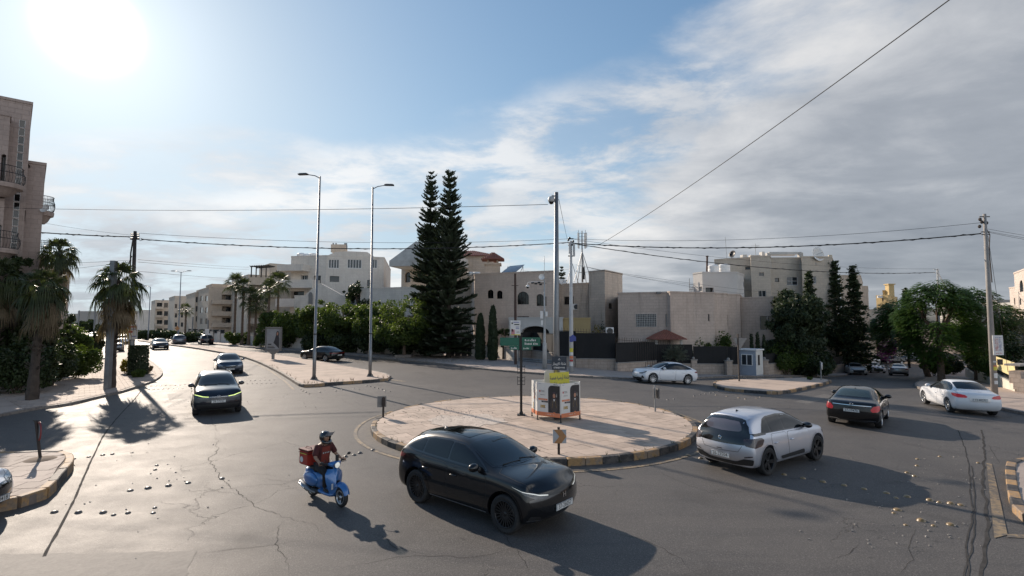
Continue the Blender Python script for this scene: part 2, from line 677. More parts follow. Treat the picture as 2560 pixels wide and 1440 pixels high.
def painted_stone(name,c,under=(0.20,0.17,0.14),wear=0.5):
	"""kerb paint worn through to the stone"""
	if name in _M:
		return _M[name]
	m,t=newmat(name)
	geo=t.n('ShaderNodeNewGeometry')
	n=t.noise((geo,'Position'),5,8,0.72)
	n2=t.noise((geo,'Position'),1.1,4,0.6)
	k=t.mapr(t.math('ADD',n,t.math('MULTIPLY',n2,0.4)),0.62,0.78,0.0,wear,True)
	base=t.mix(k,c,under)
	dk=t.noise((geo,'Position'),14,5,0.7)
	base=t.mix(t.mapr(dk,0.45,0.7,0.0,0.45),base,(0.06,0.05,0.045))
	bp=t.n('ShaderNodeBump',{'Height':n,'Strength':0.5,'Distance':0.02})
	b=t.n('ShaderNodeBsdfPrincipled',{'Base Color':base,'Roughness':0.75,'Normal':bp})
	t.n('ShaderNodeOutputMaterial',{'Surface':b})
	_M[name]=m
	return m
def leafm(name,c1,c2,trans=0.35,rough=0.5,nscale=0.9,spec=0.35):
	"""foliage: colour drifts over the crown, a share of light comes through the leaf"""
	if name in _M:
		return _M[name]
	m,t=newmat(name)
	tcn=t.n('ShaderNodeTexCoord')
	n=t.noise((tcn,'Object'),nscale,3,0.6)
	n2=t.noise((tcn,'Object'),nscale*9,2,0.5)
	v=t.math('ADD',t.math('MULTIPLY',n,0.6),t.math('MULTIPLY',n2,0.4))
	base=t.ramp(v,[(0.36,c1),(0.64,c2)])
	b=t.n('ShaderNodeBsdfPrincipled',{'Base Color':base,'Roughness':rough,'Specular IOR Level':spec})
	tl=t.n('ShaderNodeBsdfTranslucent',{'Color':t.mix(0.5,base,(c2[0]*1.6,c2[1]*1.7,c2[2]*0.8))})
	mx=t.n('ShaderNodeMixShader',{0:trans,1:b,2:tl})
	t.n('ShaderNodeOutputMaterial',{'Surface':mx})
	_M[name]=m
	return m
M_ASPH=asphalt()
M_PAVE=paver('island_paving',(0.48,0.38,0.305),0.2,0.8,0.5)
M_JOINT=plain('joint_mortar',(0.17,0.135,0.115),0.95,var=0.3,nscale=2)
M_SIDEWALK=paver('pavement_slabs',(0.36,0.30,0.26),0.2,0.82,0.5)
M_KERB=painted_stone('bare_kerb',(0.25,0.22,0.19),(0.14,0.12,0.11),0.7)
M_KYEL=painted_stone('yellow_kerb_paint',(0.38,0.23,0.10),(0.22,0.18,0.15),0.75)
M_KBLK=painted_stone('black_kerb_paint',(0.030,0.030,0.032),(0.16,0.14,0.12),0.45)
M_YLINE=painted_stone('yellow_line_paint',(0.27,0.20,0.12),(0.09,0.085,0.08),0.9)
M_TAR=plain('tar_seal',(0.062,0.059,0.056),0.95,spec=0.05,var=0.3,nscale=4,bump=0.3,bscale=30)
M_CRACK=plain('crack_fill',(0.030,0.028,0.027),1.0,var=0.2,spec=0.0)
M_PATCH=painted_stone('asphalt_repair',(0.105,0.098,0.090),(0.135,0.125,0.112),0.9)
M_DIRT=plain('bare_soil',(0.17,0.125,0.09),0.95,var=0.35,nscale=1.2,bump=0.6,bscale=8)
M_CONC=plain('concrete',(0.27,0.25,0.23),0.85,var=0.2,nscale=1.2,bump=0.3,bscale=20,dirt=0.5)
M_STEEL=plain('galvanised_steel',(0.22,0.23,0.24),0.5,0.7,var=0.2,nscale=2.0,dirt=0.4)
M_STEELP=plain('painted_steel',(0.42,0.42,0.41),0.5,0.1,var=0.12,nscale=2.0,dirt=0.5)
M_BLACKM=plain('black_metal',(0.012,0.012,0.013),0.45,0.3,var=0.3,nscale=3)
M_DARKM=plain('dark_brown_metal',(0.045,0.035,0.030),0.6,0.3,var=0.3,nscale=3)
M_WHITE=plain('white_paint',(0.72,0.71,0.69),0.55,var=0.06,nscale=2,dirt=0.2)
M_RUBBER=plain('rubber',(0.016,0.016,0.017),0.8,var=0.3,nscale=6,dirt=0.35,dirtc=(0.09,0.08,0.07))
M_PLASTIC=plain('black_plastic',(0.020,0.020,0.021),0.55,var=0.15,nscale=4)
M_GLOSSBLK=plain('gloss_black',(0.008,0.008,0.009),0.12,var=0.0,coat=0.8)
M_CHROME=plain('chrome',(0.72,0.73,0.74),0.12,1.0,var=0.0)
M_ALLOY=plain('alloy',(0.50,0.51,0.52),0.30,0.85,var=0.08,nscale=8,dirt=0.25)
M_ALLOYD=plain('dark_alloy',(0.035,0.035,0.037),0.35,0.6,var=0.1,nscale=8)
M_PLATE=plain('plate_white',(0.62,0.62,0.60),0.5,var=0.08,nscale=8)
M_PLATETXT=plain('plate_letters',(0.03,0.03,0.032),0.6,var=0.0)
M_GLASS=glassm('car_glass',(0.008,0.011,0.014),0.02,0.0,0.42)
M_GLASSB=glassm('tinted_glass',(0.005,0.006,0.007),0.03,0.0,0.5)
M_WGLASS=glassm('window_glass',(0.030,0.036,0.042),0.06,0.0,0.5)
M_TAIL=plain('tail_light_red',(0.15,0.006,0.008),0.3,var=0.4,nscale=14,coat=0.3)
M_TAILON=plain('tail_light_lit',(0.16,0.004,0.008),0.3,var=0.55,nscale=22,coat=0.25,emit=(1.0,0.02,0.04),estr=0.10)
M_TAILDK=plain('smoked_tail_light',(0.045,0.030,0.032),0.12,var=0.4,nscale=14,coat=0.9)
M_HEAD=plain('headlight_lens',(0.30,0.32,0.34),0.12,0.4,var=0.5,nscale=16,coat=0.9)
M_HEADDK=plain('dark_headlight_lens',(0.05,0.055,0.06),0.1,0.3,var=0.5,nscale=16,coat=0.9)
M_DRL=plain('running_light_lit',(0.8,0.8,0.5),0.3,var=0.0,emit=(0.80,1.0,0.20),estr=0.75)
M_DRLW=plain('white_light_strip',(0.75,0.76,0.72),0.3,var=0.0,emit=(1.0,0.97,0.85),estr=0.25)
M_AMBER=plain('amber_lens',(0.5,0.2,0.03),0.3,var=0.1)
M_WIRE=plain('cable_black',(0.012,0.012,0.014),0.7,var=0.0)
M_GREENS=plain('green_sign',(0.010,0.105,0.066),0.5,var=0.12,nscale=4)
M_SWHITE=plain('sign_white',(0.62,0.62,0.60),0.5,var=0.07,nscale=5)
M_SGREY=plain('sign_back_grey',(0.20,0.195,0.19),0.55,0.3,var=0.15,nscale=5)
M_WOOD=plain('bark',(0.13,0.095,0.07),0.95,var=0.35,nscale=5,bump=0.8,bscale=14)
M_BARKD=plain('dark_bark',(0.055,0.042,0.033),0.95,var=0.35,nscale=5,bump=0.8,bscale=14)
M_SCREEN=plain('black_mesh_screen',(0.010,0.010,0.011),0.85,var=0.35,nscale=0.7,bump=0.3,bscale=9)
M_TILE=plain('terracotta_tile',(0.27,0.10,0.065),0.75,var=0.25,nscale=5,dirt=0.4)
S_CREAM=stone('cream_limestone',(0.60,0.52,0.43),(0.55,0.475,0.39),(0.38,0.33,0.28))
S_PINK=stone('rose_limestone',(0.52,0.415,0.345),(0.47,0.375,0.31),(0.30,0.245,0.21),stain=0.35)
S_GREY=stone('weathered_limestone',(0.55,0.465,0.385),(0.48,0.405,0.335),(0.30,0.265,0.23),stain=0.9)
S_TOWER=stone('tower_limestone',(0.36,0.285,0.25),(0.32,0.255,0.225),(0.24,0.19,0.165),stain=0.35)  # rose limestone with the shade of the backlit tower darkened into its colour
S_SAND=stone('sand_limestone',(0.55,0.46,0.37),(0.50,0.415,0.33),(0.36,0.30,0.24),stain=0.35)
S_PALE=stone('pale_limestone',(0.66,0.61,0.54),(0.61,0.56,0.50),(0.48,0.44,0.39),stain=0.35)
S_LOW=stone('low_wall_stone',(0.43,0.35,0.29),(0.36,0.295,0.245),(0.22,0.18,0.15),0.55,0.27,0.012,stain=0.8,stainc=(0.14,0.085,0.05))
M_RENDER=plain('grey_render',(0.50,0.485,0.455),0.85,var=0.12,nscale=0.6,dirt=0.45,dirtc=(0.2,0.18,0.16))
M_YWALL=plain('yellow_render',(0.60,0.50,0.26),0.8,var=0.08,nscale=0.8,dirt=0.2)
L_TREE=leafm('street_tree_leaves',(0.030,0.054,0.014),(0.088,0.122,0.026),0.45,0.5,0.55)
L_DARK=leafm('dark_conifer_needles',(0.022,0.034,0.020),(0.046,0.064,0.032),0.12,0.6,0.8)
L_CYP=leafm('cypress_foliage',(0.018,0.030,0.014),(0.034,0.052,0.022),0.12,0.6,1.2)
L_CEDAR=leafm('cedar_foliage',(0.022,0.034,0.016),(0.050,0.070,0.028),0.18,0.6,0.7)
L_FEATH=leafm('feather_leaves',(0.022,0.058,0.012),(0.080,0.135,0.028),0.40,0.45,0.5)
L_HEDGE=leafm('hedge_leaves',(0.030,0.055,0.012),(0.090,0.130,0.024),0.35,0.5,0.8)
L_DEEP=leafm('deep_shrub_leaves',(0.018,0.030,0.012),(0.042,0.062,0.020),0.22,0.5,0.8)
L_OLIVE=leafm('olive_leaves',(0.060,0.075,0.050),(0.13,0.145,0.105),0.2,0.5,1.6)
L_PALM=leafm('palm_fronds',(0.024,0.034,0.014),(0.060,0.075,0.026),0.3,0.45,1.0)
L_DEAD=leafm('dry_palm_fronds',(0.085,0.062,0.038),(0.19,0.145,0.09),0.3,0.7,1.4)
L_BOUG=leafm('bougainvillea',(0.09,0.008,0.09),(0.17,0.02,0.15),0.3,0.6,1.4)
L_YEL=leafm('yellow_flowering_shrub',(0.08,0.085,0.01),(0.30,0.24,0.02),0.35,0.6,2.5)
# ================================================================== THE GROUND
def inpoly(x,y,poly):
	c=False
	n=len(poly)
	j=n-1
	for i in range(n):
		xi,yi=poly[i]
		xj,yj=poly[j]
		if(yi>y)!=(yj>y)and x<(xj-xi)*(y-yi)/(yj-yi)+xi:
			c=not c
		j=i
	return c
def area(poly):
	return 0.5*sum(poly[i][0]*poly[(i+1)%len(poly)][1]-poly[(i+1)%len(poly)][0]*poly[i][1]for i in range(len(poly)))
def ccw(poly):
	return poly if area(poly)>0 else poly[::-1]
def clip_halfplane(poly,a,b):
	"""keep the part of poly left of a->b"""
	out=[]
	n=len(poly)
	def sd(p):
		return(b[0]-a[0])*(p[1]-a[1])-(b[1]-a[1])*(p[0]-a[0])
	for i in range(n):
		p,q=poly[i],poly[(i+1)%n]
		sp,sq=sd(p),sd(q)
		if sp>=0:
			out.append(p)
		if(sp>=0)!=(sq>=0):
			t=sp/(sp-sq)
			out.append((p[0]+(q[0]-p[0])*t,p[1]+(q[1]-p[1])*t))
	return out
def clip_convex(subject,clip):
	out=subject
	for i in range(len(clip)):
		out=clip_halfplane(out,clip[i],clip[(i+1)%len(clip)])
		if len(out)<3:
			return[]
	return out
def tess(poly,step):
	"""triangulate a polygon with inner points every `step`"""
	poly=[Vector((p[0],p[1]))for p in poly]
	pts=[]
	n=len(poly)
	for i in range(n):
		a,b=poly[i],poly[(i+1)%n]
		k=max(1,int((b-a).length/step))
		for j in range(k):
			pts.append(a+(b-a)*(j/k))
	nb=len(pts)
	xs=[p.x for p in pts]
	ys=[p.y for p in pts]
	pp=[(p.x,p.y)for p in poly]
	x=min(xs)+step*.5
	while x<max(xs):
		y=min(ys)+step*.5
		while y<max(ys):
			if inpoly(x,y,pp)and min((Vector((x,y))-q).length for q in pts[:nb])>step*0.35:
				pts.append(Vector((x,y)))
			y+=step
		x+=step
	edges=[(i,(i+1)%nb)for i in range(nb)]
	r=delaunay_2d_cdt(pts,edges,[list(range(nb))],1,1e-5)
	return r[0],r[2]
def sheet(mb,poly,h,step=2.5,skirt=0.0):
	vs,fs=tess(poly,step)
	mb.add([(v.x,v.y,gz(v.x,v.y)+h)for v in vs],[f if area([(vs[i].x,vs[i].y)for i in f])>0 else f[::-1]for f in fs])
	if skirt>0:
		poly=ccw([tuple(p)for p in poly])
		n=len(poly)
		for i in range(n):
			a,b=poly[i],poly[(i+1)%n]
			za,zb=gz(*a)+h,gz(*b)+h
			mb.quad((a[0],a[1],za-skirt),(b[0],b[1],zb-skirt),(b[0],b[1],zb),(a[0],a[1],za))
def smooth_poly(pts,closed=False,sub=4):
	"""Catmull-Rom through 2D points"""
	out=[]
	n=len(pts)
	rng=range(n if closed else n-1)
	for i in rng:
		p0=pts[(i-1)%n]if closed or i>0 else pts[0]
		p1=pts[i]
		p2=pts[(i+1)%n]
		p3=pts[(i+2)%n]if closed or i+2<n else pts[-1]
		for k in range(sub):
			t=k/sub
			out.append(tuple(0.5*((2*p1[j])+(-p0[j]+p2[j])*t+(2*p0[j]-5*p1[j]+4*p2[j]-p3[j])*t*t+(-p0[j]+3*p1[j]-3*p2[j]+p3[j])*t**3)for j in range(2)))
	if not closed:
		out.append(tuple(pts[-1]))
	return out
# terrain sheet to the horizon
def ground_mesh():
	xs=[-2500,-1200,-600,-350,-220]+[-160+4*i for i in range(34)]+[-24+i for i in range(73)]+[52+4*i for i in range(28)]+[220,350,600,1200,2500]
	ys=[-60,-30,-12,-8,-4]+[i for i in range(64)]+[64+4*i for i in range(44)]+[250,300,400,600,1000,1800,3200]
	mb=MB()
	mb.mat(M_ASPH).mat(M_DIRT)
	for i,x in enumerate(xs):
		for y in ys:
			mb.v.append(Vector((x,y,gz(x,y))))
	ny=len(ys)
	for i in range(len(xs)-1):
		for j in range(ny-1):
			cx,cy=(xs[i]+xs[i+1])/2,(ys[j]+ys[j+1])/2
			road=cy<44 or(abs((cx+10)*0.773+(cy-30)*0.634)<26 and cy<200)or(20<cx<70 and cy<110)
			mb.mat(M_ASPH if road and abs(cx)<170 and cy<200 else M_DIRT)
			a=i*ny+j
			mb.face((a,a+ny,a+ny+1,a+1))
	mb.smooth=True
	return structure('ground',mb)
ground_mesh()
# far hills and far town mass to the right
mb=MB()
M_HILL=plain('far_hill',(0.10,0.10,0.085),0.95,var=0.3,nscale=0.01)
mb.mat(M_HILL)
P=[]
for i in range(60):
	a=-0.9+i*0.035
	r0,r1=700,1500
	h=24+26*noise.noise(Vector((i*0.17,3.3,0)))+30*sstep(0.45,0.85,a)
	P.append([(r0*sin(a),r0*cos(a),-20),((r0+160)*sin(a),(r0+160)*cos(a),h*0.6-18),(r1*sin(a),r1*cos(a),h-14),((r1+300)*sin(a),(r1+300)*cos(a),-40)])
mb.grid([p for p in P][::-1])
mb.smooth=True
structure('hills',mb)
# ------------------------------------------------------------------ kerbs and slabs
def _stone_mesh(name,m,L,w,h,bev=0.018):
	bm=bmesh.new()
	bmesh.ops.create_cube(bm,size=1)
	bmesh.ops.scale(bm,vec=(L,w,h),verts=bm.verts)
	bmesh.ops.translate(bm,vec=(0,0,h/2),verts=bm.verts)
	top=[e for e in bm.edges if min(v.co.z for v in e.verts)>h*0.9]
	bmesh.ops.bevel(bm,geom=top,offset=bev,segments=1,affect='EDGES')
	me=bpy.data.meshes.new(name)
	bm.to_mesh(me)
	bm.free()
	me.materials.append(m)
	return me
_ks={}
def kerb(path,parent,h=0.15,w=0.16,L=0.6,mats=(None,),run=1,closed=False,far=62.0,name='kerb_stone',inset=True,seed=1,far_step=4.0):
	"""individual kerb stones along a path; the far ones are joined into one part"""
	rnd=random.Random(seed)
	pts=[Vector((p[0],p[1]))for p in path]
	if closed:
		pts.append(pts[0])
	# resample
	seg=[(pts[i+1]-pts[i]).length for i in range(len(pts)-1)]
	tot=sum(seg)
	n=max(1,int(round(tot/L)))
	st=tot/n
	def pt(d):
		for i,s in enumerate(seg):
			if d<=s or i==len(seg)-1:
				return pts[i]+(pts[i+1]-pts[i])*(d/s if s>0 else 0)
			d-=s
	farmb=MB()
	k=0
	for i in range(n):
		a,b=pt(i*st),pt((i+1)*st)
		c=(a+b)/2
		ang=atan2(b.y-a.y,b.x-a.x)
		ll=(b-a).length
		m=mats[(i//run)%len(mats)]
		z=gz(c.x,c.y)
		if c.length>far or k>=296:
			farmb.mat(m)
			farmb.box((c.x,c.y,z+h/2+0.004),(ll-0.02,w,h),ang)
			continue
		key=(m.name,round(w,3),round(h,3))
		if key not in _ks:
			_ks[key]=_stone_mesh('kerb_stone',m,1.0,w,h+0.06)
		o=mkobj(name,_ks[key],parent)
		o.location=(c.x,c.y,z-0.06+rnd.uniform(-.006,.010))if parent is None else Vector((c.x,c.y,z-0.06+rnd.uniform(-.006,.010)))-parent.location
		o.rotation_euler=(rnd.uniform(-.02,.02),0,ang+rnd.uniform(-.012,.012))
		o.scale=(ll-0.014,1,1)
		k+=1
	if farmb.f:
		me=farmb.mesh('kerb_run',parent.location if parent else None)
		mkobj('far_kerb',me,parent,kind='stuff')
def paving(poly,parent,size,ang,z,m,near=300,thick=0.03,gap=0.012,seed=3,size2=None,maxd=40,name='paving_slab'):
	"""rectangular slabs laid over a polygon; the nearest are separate parts"""
	rnd=random.Random(seed)
	size2=size2 or size
	ca,sa=cos(ang),sin(ang)
	loc=[(x*ca+y*sa,-x*sa+y*ca)for x,y in poly]
	loc=ccw(loc)
	x0,x1=min(p[0]for p in loc),max(p[0]for p in loc)
	y0,y1=min(p[1]for p in loc),max(p[1]for p in loc)
	cells=[]
	j=0
	y=y0
	while y<y1:
		x=x0-size+(size*0.5 if j%2 else 0)
		while x<x1:
			t=[(x+gap/2,y+gap/2),(x+size-gap/2,y+gap/2),(x+size-gap/2,y+size2-gap/2),(x+gap/2,y+size2-gap/2)]
			q=clip_convex(loc,t)
			if len(q)>=3 and area(q)>0.012:
				full=abs(area(q)-(size-gap)*(size2-gap))<1e-4
				cx,cy=sum(p[0]for p in q)/len(q),sum(p[1]for p in q)/len(q)
				wx,wy=cx*ca-cy*sa,cx*sa+cy*ca
				cells.append((sqrt(wx*wx+wy*wy),q,full,cx,cy,wx,wy))
			x+=size
		y+=size2
		j+=1
	cells.sort(key=lambda c:c[0])
	share=None
	rest=MB()
	rest.mat(m)
	pl=parent.location if parent else Vector()
	for i,(d,q,full,cx,cy,wx,wy)in enumerate(cells):
		zz=gz(wx,wy)+z+rnd.uniform(-0.004,0.004)
		if i<near and d<maxd:
			if full and share is not None:
				me=share
			else:
				t=MB()
				t.mat(m)
				t.prism([(p[0]-cx,p[1]-cy)for p in q],-thick,0)
				me=t.mesh(name)
				if full:
					share=me
			o=mkobj(name,me,parent,Vector((wx,wy,zz))-pl)
			o.rotation_euler=(rnd.uniform(-.006,.006),rnd.uniform(-.006,.006),ang)
		else:
			rest.prism([(p[0]*ca-p[1]*sa,p[0]*sa+p[1]*ca)for p in q],zz-thick,zz)
	if rest.f:
		mkobj('far_paving',rest.mesh('far_paving',pl),parent,kind='stuff')
# ---- roundabout island
RC=Vector((0.785,20.0))
RR=6.0
RH=0.20
island=mkobj('roundabout_island',None,None,(RC.x,RC.y,0),kind='structure')if False else None
mb=MB()
mb.mat(M_JOINT)
ring=[(RC.x+(RR-0.10)*cos(2*pi*i/96),RC.y+(RR-0.10)*sin(2*pi*i/96))for i in range(96)]
mb.prism(ring,-0.1,RH-0.028)
island=structure('roundabout_island',mb)
ringi=[(RC.x+(RR-0.185)*cos(2*pi*i/90),RC.y+(RR-0.185)*sin(2*pi*i/90))for i in range(90)]
paving(ringi,island,0.5,radians(34),RH,M_PAVE,298,0.03,0.012,seed=5)
kerb([(RC.x+(RR-0.09)*cos(2*pi*i/76-1.62),RC.y+(RR-0.09)*sin(2*pi*i/76-1.62))for i in range(76)],island,RH,0.18,0.495,(M_KBLK,M_KYEL),2,True,seed=4)
def ribbon(mb,pts,w,h,jit=0.0,seed=0,taper=False):
	"""flat strip on the ground along world 2D points"""
	rnd=random.Random(seed)
	L,R=[],[]
	n=len(pts)
	for i in range(n):
		a=Vector(pts[max(0,i-1)])
		b=Vector(pts[min(n-1,i+1)])
		t=(b-a)
		t=t.normalized()if t.length>1e-6 else Vector((1,0))
		nn=Vector((-t.y,t.x))
		q0=Vector(pts[i])
		p=q0+nn*(jit*1.6*noise.noise(Vector((q0.x*1.7,q0.y*1.7,seed))))
		ww=(w[i]if isinstance(w,list)else w)*(1+(.6*noise.noise(Vector((q0.x*3,q0.y*3,seed+5)))if jit else 0))
		if taper:
			ww*=min(1,0.15+3*min(i,n-1-i)/n)
		L.append(p+nn*ww/2)
		R.append(p-nn*ww/2)
	for i in range(n-1):
		q=[L[i],R[i],R[i+1],L[i+1]]
		mb.quad(*[(p.x,p.y,gz(p.x,p.y)+h)for p in q])
def densify(pts,step):
	out=[]
	for i in range(len(pts)-1):
		a,b=Vector(pts[i]),Vector(pts[i+1])
		k=max(1,int((b-a).length/step))
		out+=[tuple(a+(b-a)*(j/k))for j in range(k)]
	out.append(tuple(pts[-1]))
	return out
# cement smeared over the slabs, and weeds in the kerb joint
M_CEM=painted_stone('cement_smear',(0.44,0.37,0.31),(0.58,0.49,0.41),1.0)
mb=MB()
mb.mat(M_CEM)
pp_=[g2(1165+95*cos(a)*(1+.35*noise.noise(Vector((cos(a)*2,sin(a)*2,3)))),1052+15*sin(a)*(1+.5*noise.noise(Vector((cos(a)*3,sin(a)*3,9)))),RH)for a in[2*pi*k/60 for k in range(60)]]
vs,fs=tess(pp_,.15)
mb.add([(v.x,v.y,RH+.009+.005*noise.noise(Vector((v.x*6,v.y*6,0))))for v in vs],fs)
structure('cement_patch',mb)
L_WEED=plain('weed_green',(.07,.09,.03),.8,var=.4,nscale=5)
mb=MB()
mb.mat(L_WEED)
rnd=random.Random(31)
for k in range(70):
	a=rnd.uniform(0,2*pi)
	r_=RR-rnd.choice((.19,.19,.0,.9*rnd.random()+.2))
	c=Vector((RC.x+r_*cos(a),RC.y+r_*sin(a),RH-.01 if r_<RR-.05 else .01))
	for j in range(rnd.randint(4,11)):
		b_=rnd.uniform(0,6.28)
		mb.tube([c,c+Vector((.05*cos(b_),.05*sin(b_),rnd.uniform(.03,.11)))],[.004,.001],3,cap=False)
o=mkobj('weeds',mb.mesh('weeds'),None,kind='stuff')
o['label']='small weeds growing in the joints of the round island'
# dusty gutter and yellow edge line round the island
M_GUT=painted_stone('dusty_gutter',(0.115,0.098,0.082),(0.075,0.07,0.066),0.9)
mb=MB()
mb.mat(M_GUT)
N=96
for i in range(N):
	a,b=2*pi*i/N,2*pi*(i+1)/N
	r0,r1=RR-0.02,6.42
	mb.quad(*[(RC.x+r*cos(t),RC.y+r*sin(t),gz(RC.x+r*cos(t),RC.y+r*sin(t))+0.006)for r,t in((r0,a),(r1,a),(r1,b),(r0,b))])
structure('gutter',mb)
mb=MB()
mb.mat(M_YLINE)
for i in range(N):
	a,b=2*pi*i/N,2*pi*(i+1)/N
	for r0,r1 in((6.46,6.58),):
		mb.quad(*[(RC.x+r*cos(t),RC.y+r*sin(t),gz(RC.x+r*cos(t),RC.y+r*sin(t))+0.010)for r,t in((r0,a),(r1,a),(r1,b),(r0,b))])
structure('yellow_edge_line',mb)
# ---- raised islands and pavements
def raised(name,poly,h,m,kerbs=(),step=2.5,joint=None):
	mb=MB()
	mb.mat(m)
	sheet(mb,poly,h,step,skirt=h+0.1)
	o=structure(name,mb)
	return o
def g2l(lst,dz=0.0):
	return[g2(x,y,dz)for x,y in lst]
# left median with the two lamp posts
med_near=g2l([(968,952),(900,958),(850,961),(800,966),(760,968),(745,962),(722,947),(698,933),(675,921),(640,905),(597,892),(540,881),(480,871),(425,864),(375,857),(345,853)])
med_far=g2l([(345,851.5),(425,859),(500,866),(540,872),(600,879),(665,886),(790,906),(865,920),(930,932),(962,939),(975,946)])
med=smooth_poly(med_near,False,3)+smooth_poly(med_far,False,3)
M_MED=paver('median_paving',(0.46,0.365,0.295),0.16,0.85,0.6)
median=raised('left_median',med,0.17,M_MED,step=3)
mn=smooth_poly(med_near,False,3)
front=mn[:13]
kerb(front[::-1],median,0.18,0.18,0.62,(M_KYEL,M_KBLK),2,seed=8)
kerb(mn[12:],median,0.18,0.18,0.62,(M_KERB,),1,far=58,seed=9)
kerb(smooth_poly(med_far,False,3),median,0.18,0.18,0.62,(M_KERB,),1,far=45,seed=10)
# right splitter island
sr_px=[(1788,961),(1790,969),(1817,977),(1870,982),(1928,986),(1950,985),(1973,982),(2020,972),(2068,960),(2072,954),(2040,950),(2010,949),(1930,951),(1857,953),(1804,957)]
sr=g2l(sr_px)
split=raised('right_splitter_island',smooth_poly(sr,True,3),0.17,M_MED,step=1.5)
kerb(smooth_poly(sr,True,3),split,0.18,0.18,0.6,(M_KYEL,M_KBLK),2,True,seed=12)
# left pavement (between the main road and the houses) and the planted strip
lp_kerb=g2l([(-260,1075),(-60,1052),(86,1025),(169,1014),(244,996),(296,984),(337,971),(379,956),(402,940),(400,926),(380,908),(358,893),(345,878),(338,866),(334,856)])
lpk=smooth_poly(lp_kerb,False,3)
lp=lpk+[g2(300,856),g2(296,880),g2(262,902),g2(240,902),g2(228,880),g2(220,862),(-60,75),(-60,20),(-40,12)]
M_SW=paver('walk_slabs',(0.40,0.32,0.265),0.18,0.8,0.5)
lpave=raised('left_pavement',lp,0.12,M_SW,step=3)
kerb(lpk,lpave,0.125,0.15,0.6,(M_KERB,),1,far=50,seed=14)
tl=[g2(60,1022,.12),g2(169,1006,.12),g2(244,989,.12),g2(296,977,.12),g2(337,964,.12),g2(376,950,.12),g2(392,938,.12),g2(385,926,.12),g2(250,925,.12),g2(120,960,.12),g2(-20,980,.12)]
paving(tl,lpave,0.45,radians(40),0.142,M_SW,290,0.02,0.02,seed=15,maxd=34)
# corner island at the lower left
ci=g2l([(-160,1152),(0,1152),(80,1149),(124,1148),(160,1150),(173,1160),(170,1178),(155,1196),(139,1214),(120,1238),(95,1255),(60,1266),(0,1275),(-160,1290)])
cis=smooth_poly(ci,True,3)
corner=raised('corner_island',cis,0.20,M_JOINT,step=2)
kerb(cis,corner,0.235,0.18,0.6,(M_KYEL,M_KYEL,M_KBLK),2,True,seed=17)
cc=Vector((sum(p[0]for p in cis)/len(cis),sum(p[1]for p in cis)/len(cis)))
cin=[]
for p in cis:
	v=Vector(p)-cc
	cin.append(tuple(cc+v*max(0.1,(v.length-0.16)/v.length)))
paving(cin,corner,0.5,radians(8),0.228,M_SIDEWALK,120,0.02,0.014,seed=18)
# far pavement under the trees and along the villas
fk=g2l([(440,848),(540,862),(665,873),(790,882),(850,887),(915,893),(1010,903),(1095,911),(1170,920),(1235,927),(1331,935),(1436,943),(1500,946),(1580,949),(1665,950),(1748,947),(1817,944),(1909,944),(2015,942),(2112,941)])
fks=smooth_poly(fk,False,2)
back=[(g2(2112,930)[0]+3,g2(2112,930)[1]+3),(30,75),(0,70),(-20,90),(-60,150)]
fpave=raised('far_pavement',fks+back,0.13,M_SIDEWALK,step=4)
kerb(fks,fpave,0.14,0.16,0.6,(M_KERB,),1,far=46,seed=20)
# pavement at the right corner with the telegraph pole
rk_px=[(2470,1100),(2520,1062),(2560,1050),(2475,1021),(2400,1003),(2330,985),(2300,972),(2291,964),(2297,956),(2312,948),(2322,938),(2326,928),(2328,918)]
rk=g2l([(2640,1052),(2560,1037),(2475,1019),(2400,1002),(2330,985),(2300,973),(2290,965),(2296,957),(2310,949),(2322,938),(2322,926),(2318,914)])
rks=smooth_poly(rk,False,3)
rp=rks+[(rks[-1][0]+18,rks[-1][1]+4),(60,30),(48,22)]
rpave=raised('right_pavement',rp,0.13,M_SW,step=2.5)
kerb(rks,rpave,0.14,0.16,0.6,(M_KERB,),1,far=60,seed=21)
# kerbed nose at the lower right
br=g2l([(2700,1150),(2600,1158),(2545,1164),(2530,1172),(2528,1200),(2534,1240),(2545,1275),(2562,1300),(2640,1330),(2760,1330)])
brs=smooth_poly(br,True,3)
nose=raised('right_traffic_island',brs,0.15,M_SIDEWALK,step=1.5)
kerb(brs,nose,0.17,0.2,0.62,(M_KYEL,M_KBLK),1,True,seed=22)
# ------------------------------------------------------------------ road surface marks
def px_path(lst):
	return[g2(x,y)for x,y in lst]
mb=MB()
mb.mat(M_TAR)
ribbon(mb,densify(smooth_poly(px_path([(352,978),(335,1000),(300,1037),(262,1085),(236,1135),(215,1180),(190,1240),(165,1290),(138,1340),(110,1392)]),False,3),.25),0.045,0.005,0.008,3)
structure('tar_seam',mb)
mb=MB()
mb.mat(M_TAR)
ribbon(mb,densify(px_path([(2395,1075),(2412,1120),(2422,1160),(2426,1220),(2432,1300),(2420,1345),(2414,1400),(2410,1460)]),.2),0.024,0.005,0.02,5)
ribbon(mb,densify(px_path([(2430,1165),(2436,1240),(2436,1310),(2432,1350),(2424,1400),(2420,1450)]),.2),0.020,0.006,0.02,6)
ribbon(mb,densify(px_path([(2455,1075),(2462,1140),(2455,1200),(2464,1260),(2470,1330),(2462,1372),(2455,1450)]),.2),0.050,0.005,0.03,7)
structure('trench_seam',mb)
mb=MB()
mb.mat(M_CRACK)
def crack(px,w=0.018,amp=0.06,seed=0):
	rnd=random.Random(seed)
	p=densify(px_path(px),0.09)
	q=[]
	off=0
	for i,a in enumerate(p):
		off=off*0.72+rnd.uniform(-amp,amp)
		q.append((a[0]+off*.6,a[1]+off))
	ribbon(mb,q,w,0.005,0.006,seed,taper=True)
